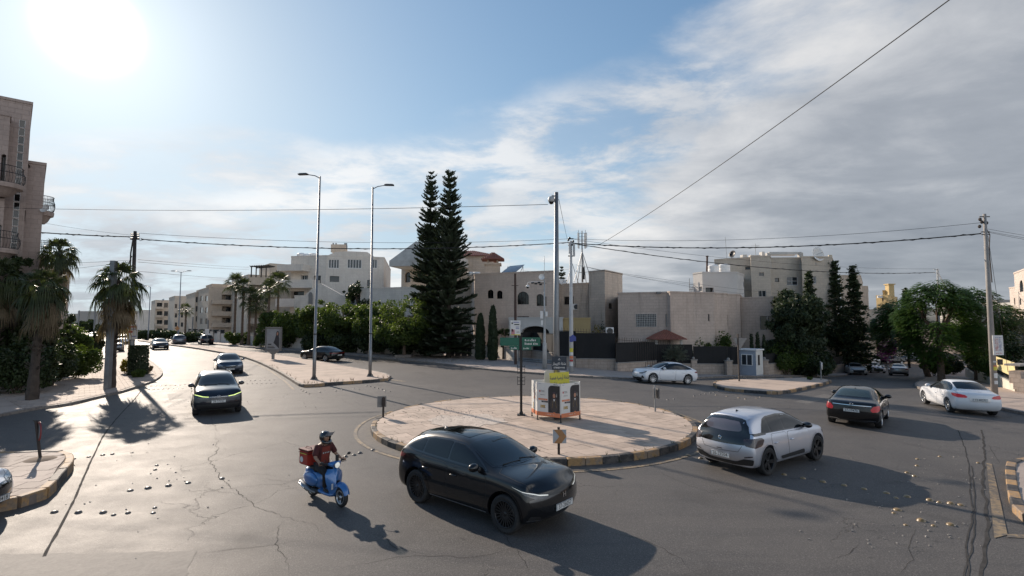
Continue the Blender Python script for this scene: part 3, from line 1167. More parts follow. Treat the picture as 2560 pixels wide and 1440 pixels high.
CR=[[(536,1080),(548,1120),(520,1150),(540,1175),(556,1195),(580,1215),(600,1238),(640,1262),(700,1290),(770,1310),(830,1340)],
      [(556,1195),(640,1185),(700,1190)],[(600,1238),(540,1225),(470,1240)],
      [(640,1195),(720,1205),(800,1180)],[(840,1420),(920,1408),(1000,1395),(1060,1388),(1110,1392),(1160,1398),(1230,1385),(1285,1368)],
      [(1240,1310),(1290,1370)],[(1285,1368),(1300,1400),(1330,1425)],[(485,1385),(600,1370),(700,1362),(760,1350)],
      [(850,995),(868,1006),(880,1012),(905,1014),(925,1020)],[(545,1090),(535,1060),(528,1030)],
      [(2290,1320),(2270,1370),(2285,1400),(2240,1440)],[(2150,1360),(2120,1385),(2080,1400)],
      [(1640,1180),(1720,1210),(1800,1240)],[(1500,1330),(1600,1345),(1700,1400),(1730,1435)],[(900,1330),(960,1345),(990,1370),(1060,1388)],
      [(2470,1110),(2500,1160)],[(700,1300),(690,1360),(720,1430)]]
for i,c in enumerate(CR):
	crack(c,0.006 if i else 0.010,0.04,i+11)
structure('road_cracks',mb)
mb=MB()
mb.mat(M_PATCH)
pp_=densify(g2l([(-200,1392),(0,1386),(250,1384),(492,1378),(478,1400),(455,1475),(-200,1560),(-200,1392)]),.12)[:-1]
sheet(mb,[(x+.05*noise.noise(Vector((x*4,y*4,1))),y+.07*noise.noise(Vector((x*4,y*4,7))))for x,y in pp_],0.004,1.5)
sheet(mb,g2l([(418,985),(455,983),(462,995),(422,999)]),0.004,1.5)
sheet(mb,g2l([(1985,1005),(2060,985),(2085,990),(2020,1012)]),0.004,1.5)
structure('road_patch',mb)
mb=MB()
mb.mat(M_YLINE)
ribbon(mb,densify(px_path([(560,886),(640,910),(680,930),(712,953),(735,975)]),1),0.14,0.009)
ribbon(mb,densify(px_path([(975,949),(1012,954)]),1),0.3,0.009)
ribbon(mb,densify(px_path([(1775,977),(1840,986),(1925,994),(1960,991)]),1),0.09,0.009)
sheet(mb,g2l([(2466,1158),(2480,1160),(2519,1338),(2486,1346)]),0.009,1)
sheet(mb,g2l([(2519,1336),(2660,1342),(2680,1352),(2516,1344)]),0.009,1)
structure('yellow_road_lines',mb)
# loose grit lost from the surface
rnd=random.Random(5)
mb=MB()
mb.mat(M_CONC)
for(cx,cy,sx,sy,n)in((1150,1050,60,12,160),(2320,1170,110,60,60),(380,1180,200,90,40),(800,990,200,30,60),(1900,1000,150,20,60),(2300,1310,140,40,50)):
	for _ in range(n):
		p=G(cx+rnd.gauss(0,sx),cy+rnd.gauss(0,sy))
		r=rnd.uniform(0.008,0.024)
		if(Vector((p.x,p.y))-RC).length<RR+.1:
			p.z+=RH
		mb.box((p.x,p.y,p.z+r*.4),(r*1.6,r,r),rnd.uniform(0,3))
o=mkobj('gravel',mb.mesh('gravel'),None,kind='stuff')
o['label']='loose stones and chips scattered over the asphalt and paving'
# ------------------------------------------------------------------ road studs
def stud_mesh(name,m,r=0.066,h=0.036):
	mb=MB()
	mb.mat(m)
	mb.smooth=True
	prof=[(r*1.08,0.0),(r,0.008)]+[(r*cos(a),0.008+h*sin(a))for a in(0.35,0.75,1.15)]+[(0.001,0.008+h)]
	mb.lathe(prof,12)
	return mb.mesh(name)
M_STUDW=plain('ceramic_stud',(0.09,0.08,0.07),0.4,0.0,var=0.3,nscale=20,coat=0.25,dirt=0.5)
M_STUDY=plain('yellow_stud',(0.20,0.13,0.05),0.4,0.0,var=0.3,nscale=20,coat=0.5,dirt=0.5)
SW=stud_mesh('road_stud',M_STUDW)
SY=stud_mesh('road_stud',M_STUDY)
ORD=['first','second','third','fourth','fifth','sixth','seventh','eighth','ninth','tenth','eleventh','twelfth','thirteenth','fourteenth','fifteenth','sixteenth']
rows=[
	(SW,1.0,'round metal studs by the lower-left kerb',[(136,1281),(196,1282),(258,1282)]),
	(SW,1.0,'slanting stud row left of the scooter',[(326,1227),(370,1221),(421,1215),(470,1208),(555,1197)]),
	(SW,0.85,'small studs beside the tar seam',[(184,1148),(222,1143),(257,1138),(281,1136)]),
	(SW,0.7,'broken studs between the two left rows',[(284,1288),(320,1283),(383,1283),(387,1270),(388,1175),(392,1164),(330,1132)]),
	(SW,0.8,'front stud row left of the dark crossover',[(372+i*12,974-i*.3)for i in range(8)]),
	(SW,0.8,'back stud row left of the dark crossover',[(366+i*12,966-i*.4)for i in range(9)]),
	(SW,0.8,'front stud row between crossover and median',[(606+i*12,960-i*.3)for i in range(8)]),
	(SW,0.8,'back stud row between crossover and median',[(602+i*12,953-i*.4)for i in range(8)]),
	(SW,1.0,'studs between the scooter and the round island',[(864,1142),(885,1138),(900,1133),(932,1126)]),
	(SW,0.85,'studs in front of the median nose',[(752,974),(758,978),(765,981),(773,985),(800,981),(840,978),(856,975),(885,972),(898,974)]),
	(SW,0.9,'short stud row below the second lamp post',[(917,965),(926,967),(936,969.5),(945,972),(955,974.5),(963,977),(975,979.5)]),
	(SW,0.85,'studs in the lane behind the white saloon',[(1669,1000),(1685,998),(1736,990),(1750,987),(1763,985),(1776,983),(1785,981),(1796,979)]),
	(SY,0.85,'studs in front of the splitter island',[(1791,988),(1817,991),(1847,995),(1864,998),(1892,996),(1901,993),(1912,990)]),
	(SY,1.0,'studs between round island and silver hatchback',[(1719,1139),(1752,1146),(1779,1153)]),
	(SY,1.0,'long yellow row right of the silver hatchback',[(1960,1187),(2007,1196),(2057,1205),(2110,1214),(2160,1223),(2216,1233),(2268,1242),(2324,1251),(2377,1259),(2402,1263)]),
	(SY,1.1,'short yellow row near the lower-right corner',[(2244,1275),(2303,1302),(2377,1312)]),
	(SY,0.85,'yellow studs scattered behind the long row',[(2294,1148),(2293,1165),(2287,1191),(2350,1142),(2446,1158),(2268,1182)]),
	(SY,0.65,'broken yellow studs around the short row',[(2265,1313),(2334,1315),(2240,1245),(2348,1256),(2235,1283)]),
]
for me,sc,desc,pts in rows:
	for i,(x,y)in enumerate(sorted(pts)):
		p=G(x,y)
		o=mkobj('road_stud',me,None,p)
		s=sc*rnd.uniform(0.92,1.08)
		o.scale=(s,s,s*rnd.uniform(.8,1.1))
		o.rotation_euler=(0,0,rnd.uniform(0,3))
		tag(o,'%s from left of the %s'%(ORD[i],desc),'road stud','road studs on the asphalt')
# ================================================================== CARS
# station rows: x, zb, hw, zs, ws, wr, zr, zc   (x forward, z up, metres; half widths)
SHAPES={
	'crossover':dict(L=4.39,W=1.80,H=1.58,wb=2.61,wr=0.345,ax=1.34,st=[
		(2.15,.30,.78,.80,.75,.60,.885,.905),(1.97,.23,.86,.88,.80,.66,.945,.965),(1.74,.20,.89,.935,.845,.69,1.005,1.03),
		(1.34,.20,.90,.97,.86,.71,1.05,1.085),(.98,.20,.90,.99,.86,.74,1.08,1.11),(.52,.20,.90,1.00,.86,.70,1.32,1.36),
		(.06,.20,.90,1.01,.86,.645,1.50,1.545),(-.42,.20,.90,1.02,.86,.625,1.545,1.59),(-.95,.20,.90,1.035,.86,.61,1.525,1.575),
		(-1.42,.20,.90,1.06,.855,.60,1.46,1.51),(-1.80,.21,.89,1.09,.84,.62,1.31,1.355),(-2.02,.25,.87,1.07,.80,.66,1.13,1.16),(-2.17,.32,.82,1.00,.76,.64,1.06,1.08)],
		fx=[-.09,-.01,0,-.035,-.08,-.15],rx=[.10,.01,0,.05,.06,.09],fc=.22,rc=.14),
	'hatch':dict(L=4.32,W=1.83,H=1.57,wb=2.65,wr=0.345,ax=1.38,st=[
		(2.14,.28,.80,.78,.76,.62,.86,.88),(1.96,.22,.87,.86,.82,.68,.925,.945),(1.74,.20,.90,.925,.855,.71,.985,1.01),
		(1.38,.20,.91,.955,.87,.73,1.02,1.055),(1.06,.20,.91,.97,.87,.75,1.055,1.085),(.60,.20,.91,.98,.87,.71,1.29,1.33),
		(.12,.20,.91,.99,.87,.66,1.48,1.53),(-.42,.20,.91,1.00,.87,.645,1.53,1.58),(-1.00,.20,.91,1.01,.87,.635,1.52,1.57),
		(-1.55,.20,.91,1.03,.87,.625,1.475,1.52),(-1.86,.21,.905,1.05,.86,.63,1.34,1.375),(-2.00,.25,.89,1.02,.83,.66,1.12,1.14),(-2.15,.34,.83,.93,.79,.68,1.00,1.02)],
		fx=[-.09,-.01,0,-.03,-.07,-.13],rx=[.12,.02,-.02,.03,.06,.08],fc=.22,rc=.15),
	'suv':dict(L=4.58,W=1.85,H=1.64,wb=2.77,wr=0.36,ax=1.42,st=[
		(2.26,.30,.82,.80,.79,.66,.90,.92),(2.08,.24,.885,.89,.83,.70,.97,1.00),(1.82,.21,.91,.965,.865,.73,1.05,1.08),
		(1.42,.20,.92,1.00,.875,.74,1.09,1.13),(1.12,.20,.92,1.02,.875,.76,1.12,1.15),(.66,.20,.92,1.03,.875,.73,1.34,1.38),
		(.18,.20,.92,1.04,.875,.68,1.55,1.59),(-.40,.20,.92,1.05,.875,.665,1.60,1.65),(-1.0,.20,.92,1.06,.875,.655,1.60,1.65),
		(-1.62,.20,.92,1.08,.87,.645,1.55,1.60),(-1.98,.21,.91,1.09,.86,.655,1.38,1.42),(-2.12,.26,.89,1.06,.83,.68,1.14,1.16),(-2.27,.34,.84,.98,.80,.69,1.04,1.06)],
		fx=[-.08,0,0,-.03,-.07,-.13],rx=[.10,.02,0,.04,.06,.08],fc=.20,rc=.13),
	'fastback':dict(L=4.66,W=1.81,H=1.48,wb=2.70,wr=0.33,ax=1.38,st=[
		(2.28,.26,.79,.66,.77,.60,.74,.76),(2.10,.20,.865,.75,.82,.67,.82,.845),(1.86,.18,.89,.82,.85,.70,.90,.93),
		(1.38,.17,.905,.86,.865,.72,.945,.98),(1.00,.17,.905,.88,.865,.745,.975,1.01),(.50,.17,.905,.895,.865,.70,1.20,1.245),
		(-.02,.17,.905,.905,.865,.64,1.385,1.43),(-.52,.17,.905,.915,.865,.62,1.43,1.475),(-1.02,.17,.905,.93,.865,.61,1.385,1.43),
		(-1.50,.17,.905,.945,.86,.62,1.23,1.28),(-1.92,.18,.895,.955,.845,.66,1.045,1.08),(-2.15,.24,.875,.945,.81,.68,.99,1.01),(-2.31,.32,.82,.86,.77,.66,.94,.955)],
		fx=[-.09,-.01,0,-.03,-.08,-.16],rx=[.11,.02,0,.04,.05,.06],fc=.24,rc=.16),
	'notchback':dict(L=4.66,W=1.80,H=1.45,wb=2.78,wr=0.325,ax=1.42,st=[
		(2.27,.26,.78,.66,.76,.60,.74,.76),(2.09,.20,.86,.75,.81,.66,.82,.845),(1.86,.18,.885,.82,.845,.69,.90,.93),
		(1.42,.17,.90,.86,.86,.71,.94,.97),(1.02,.17,.90,.88,.86,.74,.97,1.00),(.54,.17,.90,.895,.86,.69,1.19,1.235),
		(.04,.17,.90,.905,.86,.63,1.37,1.415),(-.44,.17,.90,.915,.86,.615,1.405,1.45),(-.88,.17,.90,.925,.86,.605,1.37,1.415),
		(-1.34,.17,.90,.935,.855,.625,1.20,1.245),(-1.72,.18,.895,.945,.845,.68,1.02,1.05),(-2.12,.22,.875,.935,.81,.69,.985,1.005),(-2.29,.30,.82,.86,.775,.67,.93,.945)],
		fx=[-.09,-.01,0,-.03,-.08,-.15],rx=[.11,.02,0,.03,.04,.05],fc=.24,rc=.16),
}
def shell(S,sub=3):
	"""control cage of the whole body, smoothed by subdivision; returns an evaluated mesh"""
	st=S['st']
	n=len(st)
	vs,fs=[],[]
	rings=[]
	def V(p):
		vs.append(p)
		return len(vs)-1
	for i,(x,zb,hw,zs,ws,wr,zr,zc)in enumerate(st):
		cab=sstep(.10,.25,zr-zs)
		if cab>0:
			r4=(ws-.045*cab-(1-cab)*.35*(ws-wr),zs+.03+(1-cab)*.3*(zr-zs))
		else:
			r4=(ws+(wr-ws)*.35,zs+(zr-zs)*.42)
		rows=[(hw*.90,zb),(hw*.985,zb+.10+.05*(zs-zb)),(hw,zb+.56*(zs-zb)),(ws,zs),r4,(wr,zr)]
		xo=[0]*6
		bow=0.0
		cor=0.0
		if i==0:
			xo,cor=S['fx'],-S['fc']
		elif i==n-1:
			xo,cor=S['rx'],S['rc']
		elif i==1:
			xo,cor=[f*.6 for f in S['fx']],-S['fc']*.55
		elif i==n-2:
			xo,cor=[f*.5 for f in S['rx']],S['rc']*.5
		# windscreen / hood lines bow forward in the middle, the rear ones backward
		if 4<=i<=6:
			bow=.10
		elif i==3:
			bow=.05
		elif n-5<=i<=n-3:
			bow=-.07
		ring={}
		for sd in(1,-1):
			for r,(y,z)in enumerate(rows):
				ring['s',sd,r]=V((x+xo[r]+cor*(1.0 if r<5 else .8),sd*y,z))
		for k in(-1,0,1):
			f=0 if k==0 else .25
			ring['b',k]=V((x+xo[0]+cor*f,k*rows[0][0]*.5,zb))
			zt=zc if k==0 else zr+.78*(zc-zr)
			ring['t',k]=V((x+xo[5]+cor*f+(bow if k==0 else bow*.72),k*wr*.52,zt))
		if i in(0,n-1):
			for r in(1,2,3,4):
				for k in(-1,0,1):
					f=0 if k==0 else .25
					z=rows[r][1]+(0.0 if r<3 else 0.01)
					ring['c',r,k]=V((x+xo[r]+cor*f,k*rows[r][0]*.5,z))
		rings.append(ring)
	seq=[('b',-1),('b',0),('b',1)]+[('s',1,r)for r in range(6)]+[('t',1),('t',0),('t',-1)]+[('s',-1,r)for r in range(5,-1,-1)]
	for i in range(n-1):
		a,b=rings[i],rings[i+1]
		for j in range(len(seq)):
			p,q=seq[j],seq[(j+1)%len(seq)]
			fs.append((a[p],b[p],b[q],a[q])[::-1])
	for i,flip in((0,False),(n-1,True)):
		R=rings[i]
		def cg(r,k):
			if abs(k)==2:
				return R['s',1 if k>0 else-1,r]
			if r==0:
				return R['b',k]
			if r==5:
				return R['t',k]
			return R['c',r,k]
		for r in range(5):
			for k in range(-2,2):
				q=(cg(r,k),cg(r,k+1),cg(r+1,k+1),cg(r+1,k))
				fs.append(q[::-1]if flip else q)
	me=bpy.data.meshes.new('cage')
	me.from_pydata(vs,[],fs)
	me.update()
	bm=bmesh.new()
	bm.from_mesh(me)
	bmesh.ops.recalc_face_normals(bm,faces=bm.faces)
	bm.to_mesh(me)
	bm.free()
	ob=bpy.data.objects.new('cage',me)
	col.objects.link(ob)
	m=ob.modifiers.new('s','SUBSURF')
	m.levels=m.render_levels=sub
	m.subdivision_type='CATMULL_CLARK'
	return ob
def ev(ob):
	bpy.context.view_layer.update()
	dg=bpy.context.evaluated_depsgraph_get()
	return bpy.data.meshes.new_from_object(ob.evaluated_get(dg))
class Proj:
	"""projects outlines onto the body surface"""
	def __init__(s,me):
		s.me=me
		s.vs=[v.co.copy()for v in me.vertices]
		s.ns=[v.normal.copy()for v in me.vertices]
		s.ps=[tuple(p.vertices)for p in me.polygons]
		s.b=BVHTree.FromPolygons(s.vs,s.ps)
		s.xf=max(v.x for v in s.vs)-.06
		s.xr=min(v.x for v in s.vs)+.06
	def hit(s,o,d):
		p,nn,i,_=s.b.ray_cast(o,d)
		if p is None:
			p,nn,i,_=s.b.find_nearest(o+d*3.0)
			q,n2,i2,_=s.b.find_nearest(o+d*3.0)
		w=0
		acc=Vector()
		for vi in s.ps[i]:
			k=1.0/((s.vs[vi]-p).length+1e-4)
			acc+=s.ns[vi]*k
		return p,acc.normalized()
	def pt(s,u,v,mode):
		if mode=='T':
			return s.hit(Vector((u,v,4)),Vector((0,0,-1)))
		if mode=='L':
			return s.hit(Vector((u,4,v)),Vector((0,-1,0)))
		n=Vector((cos(mode),sin(mode),0))
		ua=Vector((-sin(mode),cos(mode),0))
		# u is the sideways position measured at the end of the car
		u=ua.x*(s.xf if cos(mode)>0 else s.xr)+ua.y*u
		return s.hit(ua*u+n*5+Vector((0,0,v)),-n)
def decal(pr,poly,mode,mat,off=0.005,step=0.06,mirror=False,name='panel',parent=None,label=None,sm=True,both=False):
	if sm and len(poly)>3:
		poly=round_poly(poly,0.02 if sm is True else sm)
	vs,fs=tess(poly,step)
	P,N=[],[]
	for v in vs:
		p,nn=pr.pt(v.x,v.y,mode)
		P.append(p+nn*off)
		N.append(nn)
	out=[]
	sides=[1,-1]if both else([-1]if mirror else[1])
	for sd in sides:
		me=bpy.data.meshes.new(name)
		V=[Vector((p.x,p.y*sd,p.z))for p in P]
		NN=[Vector((p.x,p.y*sd,p.z))for p in N]
		F=[]
		for f in fs:
			a,b,c=V[f[0]],V[f[1]],V[f[2]]
			nn=(b-a).cross(c-a)
			F.append(tuple(f)if nn.dot(NN[f[0]])>0 else tuple(f[::-1]))
		me.from_pydata(V,[],F)
		me.materials.append(mat)
		me.polygons.foreach_set('use_smooth',[True]*len(F))
		try:
			me.normals_split_custom_set_from_vertices([tuple(x)for x in NN])
		except Exception:
			pass
		o=mkobj(name,me,parent)
		if label:
			o['label']=label
		out.append(o)
	return out
def round_poly(poly,r):
	"""cut the corners of an outline with short arcs"""
	out=[]
	n=len(poly)
	for i in range(n):
		p=Vector(poly[i])
		a=Vector(poly[i-1])-p
		b=Vector(poly[(i+1)%n])-p
		la,lb=a.length,b.length
		if la<1e-6 or lb<1e-6:
			continue
		ang=a.angle(b)
		if ang>2.75:
			out.append(tuple(p))
			continue
		k=min(r*2.2,la*.4,lb*.4)
		A,B=p+a/la*k,p+b/lb*k
		for t in(0,.33,.67,1):
			q=A*(1-t)**2+p*2*t*(1-t)+B*t*t
			out.append((q.x,q.y))
	return out
def inset(poly,d):
	"""move an outline inward by d"""
	P=[Vector(p)for p in(poly if area(poly)>0 else poly[::-1])]
	out=[]
	n=len(P)
	for i in range(n):
		a,b,c=P[i-1],P[i],P[(i+1)%n]
		t1=(b-a).normalized()
		t2=(c-b).normalized()
		n1=Vector((-t1.y,t1.x))
		n2=Vector((-t2.y,t2.x))
		m=(n1+n2)
		m=m.normalized()if m.length>1e-5 else n1
		k=min(2.0,1/max(.3,m.dot(n1)))
		out.append(tuple(b+m*d*k))
	return out
_wh={}
def wheel_meshes(r,w,style,rimm):
	key=(r,w,style,rimm.name)
	if key in _wh:
		return _wh[key]
	t=MB()
	t.mat(M_RUBBER)
	t.smooth=True
	rr=r*.70
	t.lathe([(rr,-w*.42),(r*.86,-w*.5),(r*.965,-w*.47),(r,-w*.34),(r,w*.34),(r*.965,w*.47),(r*.86,w*.5),(rr,w*.42)],40,axis='Y')
	# tread grooves read as thin rings
	tyre=t.mesh('wheel')
	m=MB()
	m.mat(rimm)
	m.smooth=True
	m.lathe([(rr*1.015,w*.44),(rr*1.01,w*.49),(rr*.95,w*.47),(rr*.93,w*.40),(rr*.92,-w*.35)],40,axis='Y')
	m.lathe([(.001,w*.36),(r*.10,w*.36),(r*.13,w*.30),(r*.14,w*.15)],20,axis='Y')
	m.smooth=False
	ns={'multi':20,'five':5,'ten':10,'fivetwin':5,'hub':7}[style]
	for k in range(ns):
		a=2*pi*k/ns
		subs=(-.16,.16)if style=='fivetwin' else(0,)
		for s_ in subs:
			wd0,wd1={'multi':(.020,.026),'five':(.075,.10),'ten':(.036,.044),'fivetwin':(.030,.034),'hub':(.10,.17)}[style]
			a1=a+s_
			a0=a+s_*.6
			d0=Vector((cos(a0),0,sin(a0)))
			d1=Vector((cos(a1),0,sin(a1)))
			t0=Vector((-sin(a0),0,cos(a0)))
			t1=Vector((-sin(a1),0,cos(a1)))
			p0,p1=d0*r*.10,d1*rr*.97
			y0,y1=w*.33,w*.42
			vs=[]
			for p,tt,yy,wd in((p0,t0,y0,wd0),(p1,t1,y1,wd1)):
				for sx in(-1,1):
					vs.append(p+tt*sx*wd/2+Vector((0,yy,0)))
				for sx in(1,-1):
					vs.append(p+tt*sx*wd/2*.8+Vector((0,yy-.03,0)))
			m.add(vs,[(0,1,5,4)[::-1],(1,2,6,5)[::-1],(3,0,4,7)[::-1],(2,3,7,6)[::-1]])
	m.mat(M_PLASTIC)
	m.lathe([(.001,w*.02),(rr*.90,w*.02)],24,axis='Y')
	m.mat(M_STEEL)
	m.lathe([(.001,w*.06),(rr*.62,w*.06),(rr*.62,w*.02)],24,axis='Y')
	rim=m.mesh('rim')
	_wh[key]=(tyre,rim)
	return _wh[key]
_shells={}
def car(shape,label,cat,paintm,D,name='car',group=None,near=True,hs=1.0,ls=1.0,ws=1.0):
	"""D: dictionary of the details of this car; returns its root Empty at the origin, facing +X"""
	S=dict(SHAPES[shape])
	S['st']=[(x*ls,zb*hs if hs<1 else zb,hw*ws,zs*hs,w_*ws,wr*ws,zr*hs,zc*hs)for x,zb,hw,zs,w_,wr,zr,zc in S['st']]
	S['ax']=S['ax']*ls
	S['wb']=S['wb']*ls
	R=D.get('wr',S['wr'])
	key=(shape,hs,ls,ws,near,R)
	ax_f,ax_r=S['ax'],S['ax']-S['wb']
	if key not in _shells:
		ob=shell(S,3 if near else 2)
		pr=Proj(ev(ob))
		cut=MB()
		cut.mat(M_PLASTIC)
		for ax in(ax_f,ax_r):
			for sd in(1,-1):
				y0,y1=(S['W']*ws/2-.30,S['W']*ws/2+.4)
				cut.lathe([(.001,y0*sd),(R*1.17,y0*sd),(R*1.17,y1*sd),(.001,y1*sd)],36 if near else 20,origin=(ax,0,R+.015),axis='Y')
		bm=bmesh.new()
		cm=cut.mesh('cutter')
		bm.from_mesh(cm)
		bmesh.ops.remove_doubles(bm,verts=bm.verts,dist=.002)
		bmesh.ops.recalc_face_normals(bm,faces=bm.faces)
		bm.to_mesh(cm)
		bm.free()
		co=bpy.data.objects.new('cutter',cm)
		col.objects.link(co)
		ob.data.materials.append(M_WHITE)
		b=ob.modifiers.new('b','BOOLEAN')
		b.operation='DIFFERENCE'
		b.object=co
		b.solver='EXACT'
		b.material_mode='TRANSFER'
		me=ev(ob)
		bpy.data.objects.remove(ob)
		bpy.data.objects.remove(co)
		_shells[key]=(me,pr)
	me0,pr=_shells[key]
	me=me0.copy()
	me.materials.clear()
	me.materials.append(paintm)
	me.materials.append(M_PLASTIC)
	me.polygons.foreach_set('use_smooth',[True]*len(me.polygons))
	autosmooth(me,38)
	root=thing(name,label,cat,group=group)
	body=mkobj('body',me,root)
	sc=lambda pts:[(x*ls,z*hs)for x,z in pts]
	tp=lambda pts:[(x*ls,y*ws)for x,y in pts]
	stp=0.07 if near else 0.12
	gm=D.get('glass',M_GLASS)
	gs=D.get('side_glass',gm)
	# --- glasshouse
	DLO,splits,WS,RWIN,rmode=GLASSH[shape]
	decal(pr,sc(DLO),'L',D.get('pillar',M_GLOSSBLK),.004,stp,both=True,name='window_frame',parent=body)
	ins=inset(sc(DLO),.032)
	cuts=[9]+[s_*ls for s_ in splits]+[-9]
	for k in range(len(cuts)-1):
		hi,lo=cuts[k]-.022,cuts[k+1]+.022
		q=clip_halfplane(ins,(hi,0),(hi,5))if hi<8 else ins
		q=clip_halfplane(q,(lo,5),(lo,0))if lo>-8 else q
		if len(q)>=3 and abs(area(q))>.01:
			if area(q)<0:
				q=q[::-1]
			decal(pr,q,'L',gs,.008,stp,both=True,name='side_window',parent=root)
	full=lambda half:half+[(x,-y)for x,y in half[::-1]if abs(y)>1e-6]
	wsf=tp(full(WS))
	decal(pr,wsf,'T',M_GLOSSBLK,.004,stp,name='windshield_border',parent=body)
	decal(pr,inset(wsf,.03),'T',gm,.008,stp,name='windshield',parent=root)
	rw=full(RWIN)
	rw=tp(rw)if rmode=='T' else[(y*ws,z*hs)for y,z in rw]
	md='T' if rmode=='T' else pi
	if rmode!='T':
		rw=[(y*ws,z*hs)for z,y in full([(z,y)for y,z in RWIN])]
	decal(pr,rw,md,M_GLOSSBLK,.004,stp,name='rear_window_border',parent=body)
	decal(pr,inset(rw,.035),md,D.get('rear_glass',gm),D.get('rw_off',.008),.05 if near else .12,name='rear_window',parent=root)
	if shape in('hatch','crossover','suv'):
		m=MB()
		m.mat(paintm)
		m.smooth=True
		P=[]
		zt={'hatch':1.455,'crossover':1.455,'suv':1.53}[shape]*hs
		xb={'hatch':-1.70,'crossover':-1.62,'suv':-1.86}[shape]*ls
		for k in range(9):
			y=(-.56+k*.14)*ws
			q,_=pr.pt((xb+.24),y,'T')
			q2,_=pr.pt((xb+.10),y,'T')
			e=.05*(1-(k-4)**2/16)
			P.append([q+Vector((0,0,.003)),q2+Vector((0,0,.018)),Vector((xb-e,y,q2.z-.012)),Vector((xb-e+.01,y,q2.z-.035)),Vector((xb+.10,y,q2.z-.03))])
		m.grid(P)
		mkobj('spoiler',m.mesh('spoiler'),root)
	# --- doors: proud skins over a dark gap
	doors=DOORS[shape]
	for dpoly in doors:
		dp=sc(dpoly)
		decal(pr,dp,'L',M_PLASTIC,.0015,stp,both=True,name='door_gap',parent=body,sm=.05)
		for o in decal(pr,inset(dp,.007),'L',paintm,.0042,stp,both=True,name='door',parent=root,sm=.05):
			sd=1 if sum(v.co.y for v in o.data.vertices)>0 else-1
			xs=[p[0]for p in dp]
			hx=min(xs)+.20
			p,nn=pr.pt(hx,D.get('handle_z',.80)*hs,'L')
			hb=MB()
			hb.mat(D.get('handle',paintm))
			hb.smooth=True
			pts=[(p.x-.10,p.y*sd+.005*sd,p.z),(p.x-.07,(p.y+.032)*sd,p.z+.004),(p.x+.07,(p.y+.032)*sd,p.z+.004),(p.x+.10,(p.y+.005)*sd,p.z)]
			hb.tube(pts,[.010,.015,.015,.010],8)
			mkobj('handle',hb.mesh('handle'),o)
	# hood / boot lid cut lines
	for pl,mode in D.get('lines',[])+CUTS[shape]:
		q=[(a*ls,b*(ws if mode=='T' else hs))for a,b in pl]if mode in('T','L')else[(a*ws,b*hs)for a,b in pl]
		for s_ in(1,-1):
			line(pr,q if s_==1 or mode=='L' else[(a,-b)if mode=='T' else(-a,b)for a,b in q],mode,M_PLASTIC,.009,.0035,body,mirror=(s_==-1 and mode=='L'))
	# --- details given as (part name, polygon, mode, material, offset, mirrored)
	for nm,poly,mode,mt,off,both in D.get('decals',[]):
		if mode=='T':
			q=tp(poly)
		elif mode=='L':
			q=sc(poly)
		else:
			q=[(a*ws,b*hs)for a,b in poly]
		decal(pr,q,mode,mt,off,stp if near else .1,both=both,name=nm,parent=root)
	# --- wheels
	tyre,rim=wheel_meshes(R,D.get('tw',.225),D.get('rim','five'),D.get('rimm',M_ALLOY))
	for ax in(ax_f,ax_r):
		for sd in(1,-1):
			wo=mkobj('wheel',tyre,root,(ax,sd*(S['W']*ws/2-.135),R))
			steer=D.get('steer',0)if ax==ax_f else 0
			wo.rotation_euler=(0,0,(0 if sd>0 else pi)+steer)
			mkobj('rim',rim,wo).rotation_euler=(0,random.uniform(0,1),0)
	# arch lips
	lipm=D.get('arch')
	for ax in(ax_f,ax_r):
		r0,r1=R*1.165,R*(1.165+(.16 if lipm else .05))
		ring=[]
		a0,a1=radians(-14),radians(194)
		for i in range(25):
			a=a0+(a1-a0)*i/24
			ring.append((ax+r1*cos(a),R+.015+r1*sin(a)))
		for i in range(24,-1,-1):
			a=a0+(a1-a0)*i/24
			ring.append((ax+r0*cos(a),R+.015+r0*sin(a)))
		ring=[(x,max(z,.215))for x,z in ring]
		decal(pr,ring,'L',lipm or paintm,.012,.2,both=True,name='wheel_arch',parent=root if lipm else body,sm=False)
	# --- mirrors
	mx,mz=MIRR[shape]
	p,nn=pr.pt(mx*ls,mz*hs,'L')
	for sd in(1,-1):
		m=MB()
		m.mat(D.get('mirror',paintm))
		m.smooth=True
		m.ball((p.x-.02,(p.y+.135)*sd,p.z+.06),.5,14,10,(.19,.25,.165))
		m.mat(M_PLASTIC)
		m.tube([(p.x+.02,(p.y-.03)*sd,p.z-.01),(p.x+.0,(p.y+.08)*sd,p.z+.03)],[.045,.035],6)
		m.mat(M_CHROME)
		m.lathe([(.001,-.085-.02+.0),(.052,-.080-.02)],12,origin=(p.x+.02,(p.y+.14)*sd,p.z+.055),axis='X')
		mkobj('door_mirror',m.mesh('door_mirror'),root)
	# --- plates
	for which,txt,z in D.get('plates',[]):
		az=0 if which=='front' else pi
		q,nn=pr.pt(D.get('plate_y',0)if which=='front' else 0,z*hs,az)
		m=MB()
		m.mat(M_PLATE)
		m.box((0,0,0),(.015,.52,.115))
		m.mat(M_PLATETXT)
		s_=1 if which=='front' else-1
		for yy,zz,sy,sz in((0,.054,.52,.006),(0,-.054,.52,.006),(.257,0,.006,.115),(-.257,0,.006,.115)):
			m.box((.0085*s_,yy,zz),(.002,sy,sz))
		po=mkobj('license_plate',m.mesh('license_plate'),root,(q.x+.012*s_,q.y,q.z))
		if near:
			t=mkobj('plate_number',text_mesh(txt,.115,M_PLATETXT,.004),po,(.0105*s_,0,0))
			t.rotation_euler=(0,0,s_*pi/2)
			t.scale=(.95,1,1)
